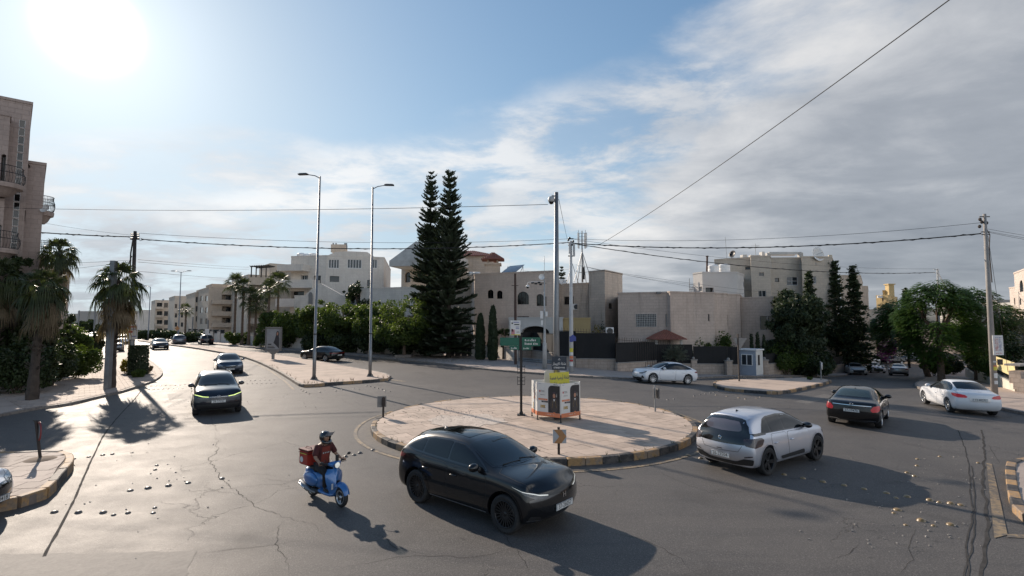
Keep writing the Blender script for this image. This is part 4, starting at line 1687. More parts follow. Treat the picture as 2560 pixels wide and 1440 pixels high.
	# underside and shadow gap
	if D.get('rails'):
		for sd in(1,-1):
			m=MB()
			m.mat(D['rails'])
			m.smooth=True
			P=[]
			for i in range(12):
				x=.15-i*1.75/11
				pp,nn=pr.pt(x*ls,.60*ws,'T')
				e=.035 if 0<i<11 else .0
				P.append((pp.x,pp.y*sd,pp.z+e))
			m.tube(P,.016,8)
			mkobj('roof_rail',m.mesh('roof_rail'),root)
	if D.get('fin'):
		pp,nn=pr.pt(D['fin']*ls,0,'T')
		m=MB()
		m.mat(M_GLOSSBLK)
		m.smooth=True
		m.add([(pp.x+.09,0,pp.z-.005),(pp.x-.06,-.022,pp.z-.005),(pp.x-.06,.022,pp.z-.005),(pp.x-.05,0,pp.z+.045)],[(0,2,3),(0,3,1),(1,3,2)])
		mkobj('antenna_fin',m.mesh('antenna_fin'),root)
	# wipers
	if near:
		m=MB()
		m.mat(M_PLASTIC)
		for y0,y1 in((-.50,-.02),(.02,.52)):
			a,_=pr.pt((WS[0][0]-.06)*ls,y1*ws*.9,'T')
			b,_=pr.pt((WS[0][0]-.12)*ls,y0*ws,'T')
			m.tube([a+Vector((0,0,.02)),b+Vector((0,0,.02))],.008,5)
		mkobj('wiper',m.mesh('wiper'),root)
	root['_S']=0
	del root['_S']
	root_info[root.name]=(S['wb'],S['W']*ws/2-.135,ax_f,pr)
	return root
root_info={}
def line(pr,pts,mode,mat,w,off,parent,mirror=False,name='panel_gap'):
	"""thin strip following the body surface"""
	mb=MB()
	mb.mat(mat)
	d=densify(pts,.05)
	L=[]
	for i,p in enumerate(d):
		q,nn=pr.pt(p[0],p[1],mode)
		L.append((q,nn))
	for i in range(len(L)-1):
		(a,na),(b,nb)=L[i],L[i+1]
		t=(b-a)
		if t.length<1e-5 or t.length>.5:
			continue
		t.normalize()
		s1=t.cross(na).normalized()*w/2
		s2=t.cross(nb).normalized()*w/2
		q=[a+na*off-s1,a+na*off+s1,b+nb*off+s2,b+nb*off-s2]
		if mirror:
			q=[Vector((p.x,-p.y,p.z))for p in q][::-1]
		mb.quad(*q)
	mkobj(name,mb.mesh(name),parent)
# glass outlines: side (x,z), splits, windscreen half (x,y), rear window half, projection of the rear window
GLASSH={
	'crossover':([(.86,1.055),(.60,1.21),(.30,1.36),(.02,1.455),(-.40,1.485),(-.95,1.465),(-1.30,1.40),(-1.58,1.27),(-1.72,1.165),(-1.40,1.115),(-.60,1.085),(.20,1.06)],(-.30,-1.14),
[(1.10,0),(1.08,.30),(.98,.60),(.90,.70),(.62,.675),(.10,.60),(.16,.30),(.18,0)],[(.40,1.47),(.53,1.44),(.60,1.30),(.62,1.17),(.40,1.14),(0,1.13)],'B'),
	'hatch':([(.94,1.04),(.62,1.22),(.32,1.36),(.06,1.44),(-.40,1.475),(-.95,1.455),(-1.15,1.41),(-1.32,1.28),(-1.46,1.12),(-1.62,1.08),(-.60,1.06),(.20,1.04)],(-.32,-1.02),
[(1.18,0),(1.16,.30),(1.06,.60),(.98,.70),(.68,.68),(.16,.61),(.22,.30),(.24,0)],[(.0,1.42),(.44,1.40),(.54,1.28),(.58,1.15),(.46,1.09),(0,1.07)],'B'),
	'suv':([(.98,1.10),(.68,1.26),(.38,1.41),(.12,1.51),(-.40,1.545),(-1.0,1.545),(-1.50,1.50),(-1.82,1.36),(-1.90,1.20),(-1.60,1.15),(-.60,1.12),(.20,1.10)],(-.30,-1.25),
			[(1.24,0),(1.22,.30),(1.13,.60),(1.04,.715),(.74,.695),(.20,.63),(.27,.30),(.29,0)],[(.40,1.55),(.55,1.53),(.63,1.38),(.66,1.20),(.45,1.16),(0,1.15)],'B'),
	'fastback':([(.84,.955),(.56,1.11),(.22,1.26),(-.10,1.345),(-.50,1.372),(-.95,1.345),(-1.30,1.25),(-1.62,1.09),(-1.72,1.03),(-1.40,.99),(-.60,.965),(.20,.95)],(-.36,-1.22),
[(1.12,0),(1.10,.30),(.99,.60),(.90,.70),(.58,.67),(.0,.595),(.08,.30),(.10,0)],[(-1.10,0),(-1.09,.30),(-1.06,.54),(-1.45,.575),(-1.78,.59),(-1.86,.3),(-1.88,0)],'T'),
	'notchback':([(.88,.95),(.60,1.09),(.28,1.24),(.0,1.325),(-.42,1.35),(-.85,1.32),(-1.15,1.235),(-1.40,1.11),(-1.50,1.01),(-1.30,.985),(-.60,.96),(.20,.945)],(-.32,-1.12),
[(1.14,0),(1.12,.30),(1.01,.60),(.92,.69),(.62,.665),(.05,.59),(.13,.30),(.15,0)],[(-.98,0),(-.97,.30),(-.94,.53),(-1.30,.565),(-1.58,.585),(-1.66,.3),(-1.68,0)],'T'),
}
DOORS={
	'crossover':[[(.86,.99),(.90,.60),(.78,.30),(-.22,.30),(-.27,.70),(-.27,1.045)],[(-.29,1.045),(-.29,.70),(-.24,.30),(-.84,.30),(-.96,.50),(-1.08,.72),(-1.13,.90),(-1.15,1.07)]],
	'hatch':[[(.92,.97),(.94,.60),(.82,.32),(-.22,.32),(-.27,.70),(-.28,1.02)],[(-.30,1.02),(-.29,.70),(-.24,.32),(-.86,.32),(-.98,.52),(-1.08,.74),(-1.10,.90),(-1.08,1.04)]],
	'suv':[[(.96,1.03),(.98,.60),(.86,.32),(-.20,.32),(-.26,.70),(-.28,1.08)],[(-.30,1.08),(-.28,.70),(-.22,.32),(-.88,.32),(-1.02,.52),(-1.14,.74),(-1.20,.92),(-1.22,1.10)]],
	'fastback':[[(.86,.90),(.92,.60),(.82,.27),(-.26,.27),(-.32,.62),(-.34,.935)],[(-.36,.935),(-.34,.62),(-.28,.27),(-.86,.27),(-.98,.46),(-1.10,.66),(-1.16,.82),(-1.18,.955)]],
	'notchback':[[(.88,.90),(.94,.60),(.84,.27),(-.22,.27),(-.28,.62),(-.30,.935)],[(-.32,.935),(-.30,.62),(-.24,.27),(-.90,.27),(-1.00,.46),(-1.08,.66),(-1.10,.80),(-1.10,.955)]],
}
CUTS={
	'crossover':[([(1.12,.0),(1.02,.55),(1.10,.74),(1.60,.76),(1.98,.66)],'T')],
	'hatch':[([(1.20,.0),(1.10,.55),(1.16,.76),(1.62,.78),(1.96,.66)],'T'),([(0,.62),(.50,.64),(.60,.80)],pi)],
	'suv':[([(1.26,.0),(1.16,.55),(1.24,.78),(1.70,.78),(2.06,.68)],'T')],
	'fastback':[([(1.14,.0),(1.04,.55),(1.12,.74),(1.64,.76),(2.04,.64)],'T'),([(-1.90,0),(-1.84,.56),(-1.92,.74),(-2.18,.72)],'T')],
	'notchback':[([(1.16,.0),(1.06,.55),(1.14,.73),(1.66,.75),(2.02,.64)],'T'),([(-1.70,0),(-1.64,.58),(-1.72,.74),(-2.16,.72)],'T')],
}
MIRR={'crossover':(.62,1.06),'hatch':(.70,1.04),'suv':(.74,1.10),'fastback':(.60,.96),'notchback':(.64,.955)}
def tilt_to_ground(o,x,y,heading):
	"""set an object on the terrain"""
	e=.8
	dx=(gz(x+e,y)-gz(x-e,y))/(2*e)
	dy=(gz(x,y+e)-gz(x,y-e))/(2*e)
	n=Vector((-dx,-dy,1)).normalized()
	f=Vector((cos(heading),sin(heading),0))
	f=(f-n*f.dot(n)).normalized()
	s_=n.cross(f)
	M=Matrix((f,s_,n)).transposed()
	o.rotation_euler=M.to_euler()
	o.location=(x,y,gz(x,y)+.004)
def by_wheels(root,front,rear,side):
	"""front/rear tyre contact pixels on the visible side ('L' or 'R')"""
	wb,hy,axf,pr=root_info[root.name]
	A,B=G(*front),G(*rear)
	h=atan2(A.y-B.y,A.x-B.x)
	mid=(A+B)/2
	f=Vector((cos(h),sin(h)))
	l=Vector((-f.y,f.x))
	s_=-1 if side=='L' else 1
	hy2=hy+.07
	c=Vector((mid.x,mid.y))+l*s_*hy2-f*(axf-wb/2)
	print('FIT %-34s wheelbase measured %.2f model %.2f heading %.0f at (%.1f,%.1f)'%(root['label'][:34],(A-B).length,wb,math.degrees(h),c.x,c.y))
	tilt_to_ground(root,c.x,c.y,h)
def by_axle(root,left,right,which='front',rear_view=False):
	"""contact pixels of one axle: left/right as seen in the picture"""
	wb,hy,axf,pr=root_info[root.name]
	A,B=G(*left),G(*right)
	d=Vector((B.x-A.x,B.y-A.y)).normalized()
	toward=Vector((d.y,-d.x))          # towards the camera
	f=toward if not rear_view else-toward
	h=atan2(f.y,f.x)
	mid=Vector(((A.x+B.x)/2,(A.y+B.y)/2))
	off=axf if which=='front' else axf-wb
	c=mid-f*off
	print('FIT %-34s track measured %.2f heading %.0f at (%.1f,%.1f)'%(root['label'][:34],(A-B).length,math.degrees(h),c.x,c.y))
	tilt_to_ground(root,c.x,c.y,h)
def at_px(root,px,py,deg):
	p=G(px,py)
	tilt_to_ground(root,p.x,p.y,radians(deg))
	print('FIT %-34s at (%.1f,%.1f)'%(root['label'][:34],p.x,p.y))
# ------------------------------------------------------------------ the vehicles in the picture
P_BLACK=paint('black_car_paint',(0.004,0.0045,0.006),.0,.3,dust=.03,spec=.12)
P_BLUEBLK=paint('blue_black_car_paint',(0.006,0.008,0.015),.2,.3,dust=.04,spec=.2)
P_SILVER=paint('silver_car_paint',(0.58,0.60,0.66),.7,.36)
P_WHITE=paint('white_car_paint',(0.70,0.71,0.73),0,.35,dust=.18)
P_PEARL=paint('pearl_car_paint',(0.58,0.57,0.57),.3,.35,dust=.2)
P_OLDW=paint('old_white_paint',(0.60,0.59,0.57),0,.4,dust=.4)
P_GREY=paint('grey_car_paint',(0.09,0.11,0.14),.6,.32)
P_STEELB=paint('dark_blue_paint',(0.02,0.035,0.06),.5,.3)
P_SILV2=paint('light_silver_paint',(0.45,0.47,0.50),.7,.34)
F0=0.0
# hero: black crossover in front of the island
D=dict(rim='multi',rimm=M_ALLOYD,handle_z=.84,plates=[('front','37-26057',.50),('rear','37-26057',.72)],mirror=P_BLACK,arch=None,tw=.23,
         lines=[],
         decals=[
('grille',[(.74,.60),(.80,.70),(.62,.735),(0,.75),(-.62,.735),(-.80,.70),(-.74,.60),(-.45,.44),(0,.42),(.45,.44)],0.0,M_GLOSSBLK,.006,False),
('headlight',[(.42,.745),(.62,.755),(.98,.84),(1.12,.90),(.96,.80),(.74,.715),(.46,.71)],radians(28),M_HEADDK,.009,True),
('daytime_light',[(.42,.748),(.62,.762),(.98,.845),(1.16,.915),(1.00,.862),(.64,.785),(.42,.765)],radians(28),M_DRLW,.013,True),
('bumper_vent',[(.52,.30),(.84,.34),(.80,.42),(.56,.38)],radians(14),M_PLASTIC,.006,True),
('chrome_strip',[(.50,.285),(.84,.32),(.86,.34),(.50,.305)],radians(14),M_CHROME,.012,True),
('sill_trim',[(.86,.285),(-.82,.285),(-.82,.31),(.86,.31)],'L',M_ALLOY,.012,True),
('taillight',[(.72,.98),(.98,1.03),(1.10,1.01),(1.02,.93),(.74,.90)],pi-radians(30),M_TAIL,.008,True),
('rear_bumper_trim',[(-.60,.34),(.60,.34),(.66,.52),(-.66,.52)],pi,M_PLASTIC,.006,False),
('sunroof',[(-.05,.42),(-.85,.42),(-.85,-.42),(-.05,-.42)],'T',M_GLASSB,.005,False),
         ],fin=-1.25,side_glass=M_GLASSB,glass=glassm('clear_windscreen',(.014,.019,.022),.02))
c1=car('crossover','black crossover with multi-spoke black wheels passing in front of the round island','car',P_BLACK,D,hs=.955,ls=.96,ws=.97)
by_wheels(c1,(1264,1334),(1043,1256),'R')
wb,hy,axf,pr=root_info[c1.name]
q,nn=pr.pt(0,.66,0.0)
t=mkobj('emblem',text_mesh('H',.13,M_CHROME,.012),c1,(q.x+.02,0,q.z))
t.rotation_euler=(0,0,pi/2)
t.scale=(1.15,1,1)
# hero: silver hatchback leaving to the right
D=dict(rim='five',rimm=M_ALLOYD,handle_z=.80,plates=[('rear','26-23504',.50),('front','26-23504',.45)],mirror=M_GLOSSBLK,tw=.235,
         decals=[
('tail_panel',[(-.80,.83),(-.82,.96),(-.60,.985),(0,1.0),(.60,.985),(.82,.96),(.80,.83),(.5,.815),(0,.81),(-.5,.815)],pi,M_GLOSSBLK,.007,False),
('window_surround',[(.0,1.445),(.50,1.425),(.66,1.26),(.74,1.08),(.76,.98),(-.76,.98),(-.74,1.08),(-.66,1.26),(-.50,1.425)],pi,M_GLOSSBLK,.009,False),
('taillight',[(.66,.96),(.96,1.00),(1.20,1.00),(1.30,.94),(1.22,.80),(1.00,.765),(.70,.81)],pi-radians(34),M_TAILDK,.013,True),
('rear_bumper_trim',[(-.80,.31),(-.86,.48),(-.62,.47),(-.40,.37),(.40,.37),(.62,.47),(.86,.48),(.80,.31),(.4,.27),(-.4,.27)],pi,M_PLASTIC,.009,False),
('reflector',[(.66,.50),(.88,.55),(.88,.575),(.66,.53)],pi-radians(18),M_TAILDK,.013,True),
('boot_release',[(-.08,.655),(.08,.655),(.08,.675),(-.08,.675)],pi,M_PLASTIC,.009,False),
('sill_trim',[(.62,.34),(-.62,.34),(-.70,.43),(.56,.46)],'L',M_PLASTIC,.012,True),
('quarter_trim',[(-1.30,1.05),(-1.30,1.11),(-1.98,1.11),(-2.02,1.05)],'L',M_GLOSSBLK,.007,True),
('headlight',[(.55,.74),(.80,.80),(1.05,.86),(1.02,.76),(.78,.70),(.55,.68)],radians(28),M_HEAD,.009,True),
('grille',[(-.5,.34),(.5,.34),(.58,.46),(-.58,.46)],0.0,M_PLASTIC,.007,False),
         ],fin=-1.25,spoiler=True,rw_off=.016,side_glass=M_GLASSB,rear_glass=glassm('rear_screen_glass',(.10,.10,.125),.05,0,.6),pillar=M_GLOSSBLK)
c2=car('hatch','silver hatchback with black tail panel driving away beside the round island','car',P_SILVER,D,hs=.965,ls=.955,ws=.95)
by_wheels(c2,(2044,1150),(1918,1189),'R')
wb,hy,axf,pr=root_info[c2.name]
q,nn=pr.pt(0,.905,pi)
m=MB()
m.mat(M_CHROME)
m.lathe([(.026,0),(.038,-.006),(.048,0)],16,axis='X')
for a in(.5,.5+pi):
	m.bar((-.003,.0,.0),(-.003,.03*cos(a),.03*sin(a)),.014)
mkobj('emblem',m.mesh('emblem'),c2,(q.x-.014,0,q.z))
# white electric saloon behind the island
D=dict(rim='ten',rimm=M_ALLOY,plates=[('front','24-11673',.42)],handle_z=.76,
         decals=[
('headlight',[(.42,.66),(.66,.70),(1.02,.82),(.98,.72),(.72,.62),(.44,.61)],radians(28),M_HEADDK,.009,True),
('grille',[(-.5,.22),(.5,.22),(.62,.34),(.40,.38),(-.40,.38),(-.62,.34)],0.0,M_PLASTIC,.008,False),
('bumper_vent',[(.60,.36),(.80,.32),(.84,.40),(.70,.52)],radians(18),M_PLASTIC,.008,True),
('taillight',[(.70,.86),(1.0,.90),(1.12,.86),(1.05,.78),(.72,.80)],pi-radians(32),M_TAIL,.008,True),
('nose_panel',[(-.28,.52),(.28,.52),(.34,.60),(-.34,.60)],0.0,P_PEARL,.007,False),
         ],fin=-1.25,side_glass=M_GLASSB)
c3=car('fastback','white electric saloon crossing from right to left behind the round island','car',P_WHITE,D)
p3=G(1659,957)
tilt_to_ground(c3,p3.x,p3.y,radians(197))
# black saloon with red lights, right of the silver hatchback
D=dict(rim='fivetwin',plates=[('rear','37-19470',.66)],handle_z=.74,
         decals=[
('taillight',[(.60,.72),(.72,.85),(.98,.89),(1.08,.86),(1.04,.75),(.86,.66),(.66,.64)],pi-radians(30),M_TAILON,.010,True),
('chrome_strip',[(-.62,.845),(.62,.845),(.62,.865),(-.62,.865)],pi,M_CHROME,.012,False),
('rear_bumper_trim',[(-.66,.24),(.66,.24),(.70,.34),(-.70,.34)],pi,M_PLASTIC,.008,False),
('chrome_strip',[(-.74,.30),(-.52,.30),(-.42,.25),(.42,.25),(.52,.30),(.74,.30),(.74,.325),(.50,.325),(.40,.275),(-.40,.275),(-.50,.325),(-.74,.325)],pi,M_CHROME,.014,False),
('headlight',[(.46,.66),(.72,.70),(1.0,.78),(.98,.68),(.72,.60),(.48,.60)],radians(28),M_HEAD,.009,True),
         ],fin=-.95,rear_glass=glassm('rear_screen_green',(.035,.050,.048),.04,0,.6))
c4=car('notchback','black saloon with lit red tail lights driving away on the right','car',P_BLACK,D)
by_wheels(c4,(2219,1046),(2202,1071),'R')
wb,hy,axf,pr=root_info[c4.name]
q,nn=pr.pt(0,.90,pi)
m=MB()
m.mat(M_CHROME)
m.lathe([(.040,0),(.046,-.008),(.052,0)],18,axis='X')
for k in range(3):
	a=pi/2+k*2*pi/3
	m.bar((-.004,0,0),(-.004,.042*cos(a),.042*sin(a)),.010)
mkobj('emblem',m.mesh('emblem'),c4,(q.x-.02,0,q.z+.0))
# white rounded saloon at the right edge
D=dict(rim='five',plates=[('rear','13-40271',.70)],handle_z=.74,wr=.32,
         decals=[
('taillight',[(.42,.80),(.52,.88),(.90,.93),(1.06,.92),(1.02,.82),(.80,.76),(.50,.76)],pi-radians(24),M_TAILON,.010,True),
('headlight',[(.46,.66),(.72,.72),(1.0,.80),(.98,.68),(.72,.60),(.48,.60)],radians(28),M_HEAD,.009,True),
('plate_recess',[(-.34,.60),(.34,.60),(.42,.78),(-.42,.78)],pi,P_PEARL,.005,False),
         ])
c5=car('notchback','white rounded saloon with red tail lights waiting at the right kerb','car',P_WHITE,D,hs=1.02,ls=.97)
by_wheels(c5,(2312,1011),(2371,1030),'L')
# blue-black crossover with yellow-green running lights
D=dict(rim='five',rimm=M_ALLOY,plates=[('front','28-27703',.60)],handle_z=.84,rails=M_CHROME,arch=M_PLASTIC,mirror=M_GLOSSBLK,
         decals=[
('headlight',[(.34,.78),(.60,.80),(1.00,.90),(1.12,.90),(1.02,.80),(.70,.71),(.36,.72)],radians(24),M_HEADDK,.008,True),
('daytime_light',[(.36,.775),(.62,.793),(.97,.88),(.98,.902),(.60,.818),(.36,.798)],radians(24),M_DRL,.014,True),
('chrome_strip',[(-.34,.775),(.34,.775),(.34,.79),(-.34,.79)],0.0,M_ALLOY,.010,False),
('lower_grille',[(-.70,.30),(.70,.30),(.78,.50),(-.78,.50)],0.0,M_PLASTIC,.008,False),
('chrome_strip',[(-.62,.27),(.62,.27),(.62,.285),(-.62,.285)],0.0,M_ALLOY,.014,False),
('roof_panel',[(.06,.60),(-1.70,.57),(-1.70,-.57),(.06,-.60)],'T',paint('silver_roof',(.45,.45,.46),.5,.35),.004,False),
('taillight',[(.50,.98),(1.0,1.02),(1.12,.96),(1.0,.90),(.50,.90)],pi-radians(26),M_TAIL,.008,True),
         ])
c6=car('suv','blue-black crossover with yellow-green running lights coming down the left road','car',P_BLUEBLK,D)
fx6=(G(488,1036)+G(595,1030))/2
hd6=radians(-57)
tilt_to_ground(c6,fx6.x-root_info[c6.name][2]*cos(hd6),fx6.y-root_info[c6.name][2]*sin(hd6),hd6)
wb,hy,axf,pr=root_info[c6.name]
q,nn=pr.pt(0,.785,0.0)
m=MB()
m.mat(M_ALLOY)
m.lathe([(.058,0),(.066,.008),(.074,0)],20,axis='X')
for(a,b)in(((-.035,.055),(0,.004)),((0,.004),(.035,.055)),((-.06,.03),(-.028,-.05)),((-.028,-.05),(0,.0)),((0,.0),(.028,-.05)),((.028,-.05),(.06,.03))):
	m.bar((.006,a[0],a[1]),(.006,b[0],b[1]),.011)
mkobj('emblem',m.mesh('emblem'),c6,(q.x+.016,0,q.z))
# second car in the queue: dark saloon, pale bonnet reflection
D=dict(rim='five',plates=[('front','17-80352',.42)],
         decals=[
('headlight',[(.50,.66),(.74,.74),(1.02,.82),(1.0,.70),(.74,.60),(.52,.58)],radians(28),M_HEAD,.009,True),
('grille',[(-.34,.50),(.34,.50),(.40,.66),(-.40,.66)],0.0,M_PLASTIC,.008,False),
('lower_grille',[(-.5,.24),(.5,.24),(.56,.36),(-.56,.36)],0.0,M_PLASTIC,.008,False),
('chrome_strip',[(-.30,.63),(.30,.63),(.31,.65),(-.31,.65)],0.0,M_CHROME,.012,False),
('fog_light',[(.62,.30),(.76,.30),(.78,.38),(.62,.37)],radians(12),M_HEAD,.009,True),
         ])
c7=car('notchback','dark blue-grey saloon following behind the crossover with running lights','car',P_STEELB,D,ls=.95,hs=1.02)
at_px(c7,570,931,-57)
# third: dark saloon further up the left road
D=dict(rim='five',plates=[('front','31-55120',.42)],
         decals=[
('headlight',[(.50,.66),(.74,.72),(1.0,.80),(1.0,.70),(.74,.60),(.52,.60)],radians(28),M_HEAD,.009,True),
('grille',[(-.5,.26),(.5,.26),(.56,.60),(-.56,.60)],0.0,M_PLASTIC,.008,False),
         ])
c8=car('notchback','dark saloon third in line on the left road, beside the median kerb','car',P_BLACK,D,near=False)
at_px(c8,398,873,-50)
# black fastback across the median with sun on its flank
D=dict(rim='fivetwin',plates=[('rear','20-7714',.62)],
         decals=[
('taillight',[(.42,.82),(.95,.88),(1.12,.86),(1.05,.78),(.42,.76)],pi-radians(28),M_TAIL,.009,True),
('taillight_bar',[(-.5,.79),(.5,.79),(.5,.83),(-.5,.83)],pi,M_TAIL,.009,False),
('rear_bumper_trim',[(-.66,.26),(.66,.26),(.70,.40),(-.70,.40)],pi,M_PLASTIC,.008,False),
         ])
c9=car('fastback','black saloon beyond the median, driving away between the two lamp posts','car',P_BLACK,D,ls=1.04)
by_wheels(c9,(749,900),(826,905),'L')
# car cut by the left edge of the photograph
D=dict(rim='five',plates=[('front','22-90418',.40)],plate_y=.12,
         decals=[
('headlight',[(.50,.68),(.74,.74),(1.04,.84),(1.0,.72),(.74,.62),(.52,.62)],radians(28),M_HEAD,.009,True),
('grille',[(-.60,.44),(.60,.44),(.70,.60),(.58,.69),(-.58,.69),(-.70,.60)],0.0,M_GLOSSBLK,.008,False),
('lower_grille',[(-.66,.22),(.66,.22),(.74,.40),(-.74,.40)],0.0,M_PLASTIC,.008,False),
('chrome_strip',[(-.72,.20),(.72,.20),(.72,.215),(-.72,.215)],0.0,M_CHROME,.014,False),
         ])
c10=car('fastback','white car with dark grille entering at the lower-left edge, only its nose in view','car',P_WHITE,D)
p=G(10,1352)
hd=radians(8)
tilt_to_ground(c10,p.x-2.1*cos(hd)-1.15,p.y+.75-2.1*sin(hd),hd)
# far cars
FD=lambda**k:dict(rim='five',**k)
front_dec=[('headlight',[(.50,.68),(.74,.74),(1.0,.82),(1.0,.70),(.74,.62),(.52,.62)],radians(28),M_HEAD,.012,True),
('grille',[(-.5,.30),(.5,.30),(.56,.60),(-.56,.60)],0.0,M_PLASTIC,.010,False)]
rear_dec=[('taillight',[(.52,.84),(.95,.90),(1.08,.86),(1.02,.76),(.54,.74)],pi-radians(28),M_TAIL,.012,True),
			('rear_bumper_trim',[(-.66,.26),(.66,.26),(.70,.40),(-.70,.40)],pi,M_PLASTIC,.010,False)]
lst=[
	('suv',P_GREY,rear_dec,446,862,127,'grey estate car driving away on the far carriageway, nearest of the far group',1.0,.94),
	('suv',P_BLACK,rear_dec,465,853,127,'black off-roader parked beyond the grey estate car on the far carriageway',1.0,1.0),
	('notchback',P_BLACK,rear_dec,490,854,127,'black saloon parked between the two dark off-roaders up the far road',1.0,1.0),
	('suv',P_BLUEBLK,rear_dec,514,861,127,'dark off-roader with rear window glinting, rightmost of the far parked group',1.0,1.0),
	('suv',P_GREY,front_dec,286,880,-52,'grey off-roader on the side road behind the leaning palm trunk',1.0,1.0),
	('hatch',P_WHITE,front_dec,310,862,-52,'white hatchback on the side road just behind the grey off-roader',1.0,1.0),
	('hatch',P_WHITE,front_dec,233,851,-52,'small white car at the far end of the side road by the hedge',1.0,1.0),
	('notchback',P_SILV2,rear_dec,2246,938,57,'silver saloon driving away down the right-hand street',1.0,1.0),
	('notchback',P_OLDW,front_dec,2139,936,-114,'old white saloon with dark grille parked under the cedars',.97,.95),
	('fastback',P_WHITE,front_dec,2186,931,-112,'newer white saloon with black grille parked beside the old white one',1.0,1.0),
	('notchback',P_OLDW,front_dec,2166,911,190,'white saloon parked sideways behind the two white parked cars',1.0,1.0),
	('notchback',P_BLACK,front_dec,2228,909,186,'black saloon parked sideways under the trees down the street',1.0,1.0),
	('suv',P_GREY,front_dec,2272,903,200,'grey off-roader at the far end of the parked row under the trees',1.0,1.0),
]
for sh,pm,dec,x,y,hd,lab,hs_,ls_ in lst:
	c=car(sh,lab,'car',pm,FD(decals=dec),near=False,hs=hs_,ls=ls_)
	at_px(c,x,y,hd)
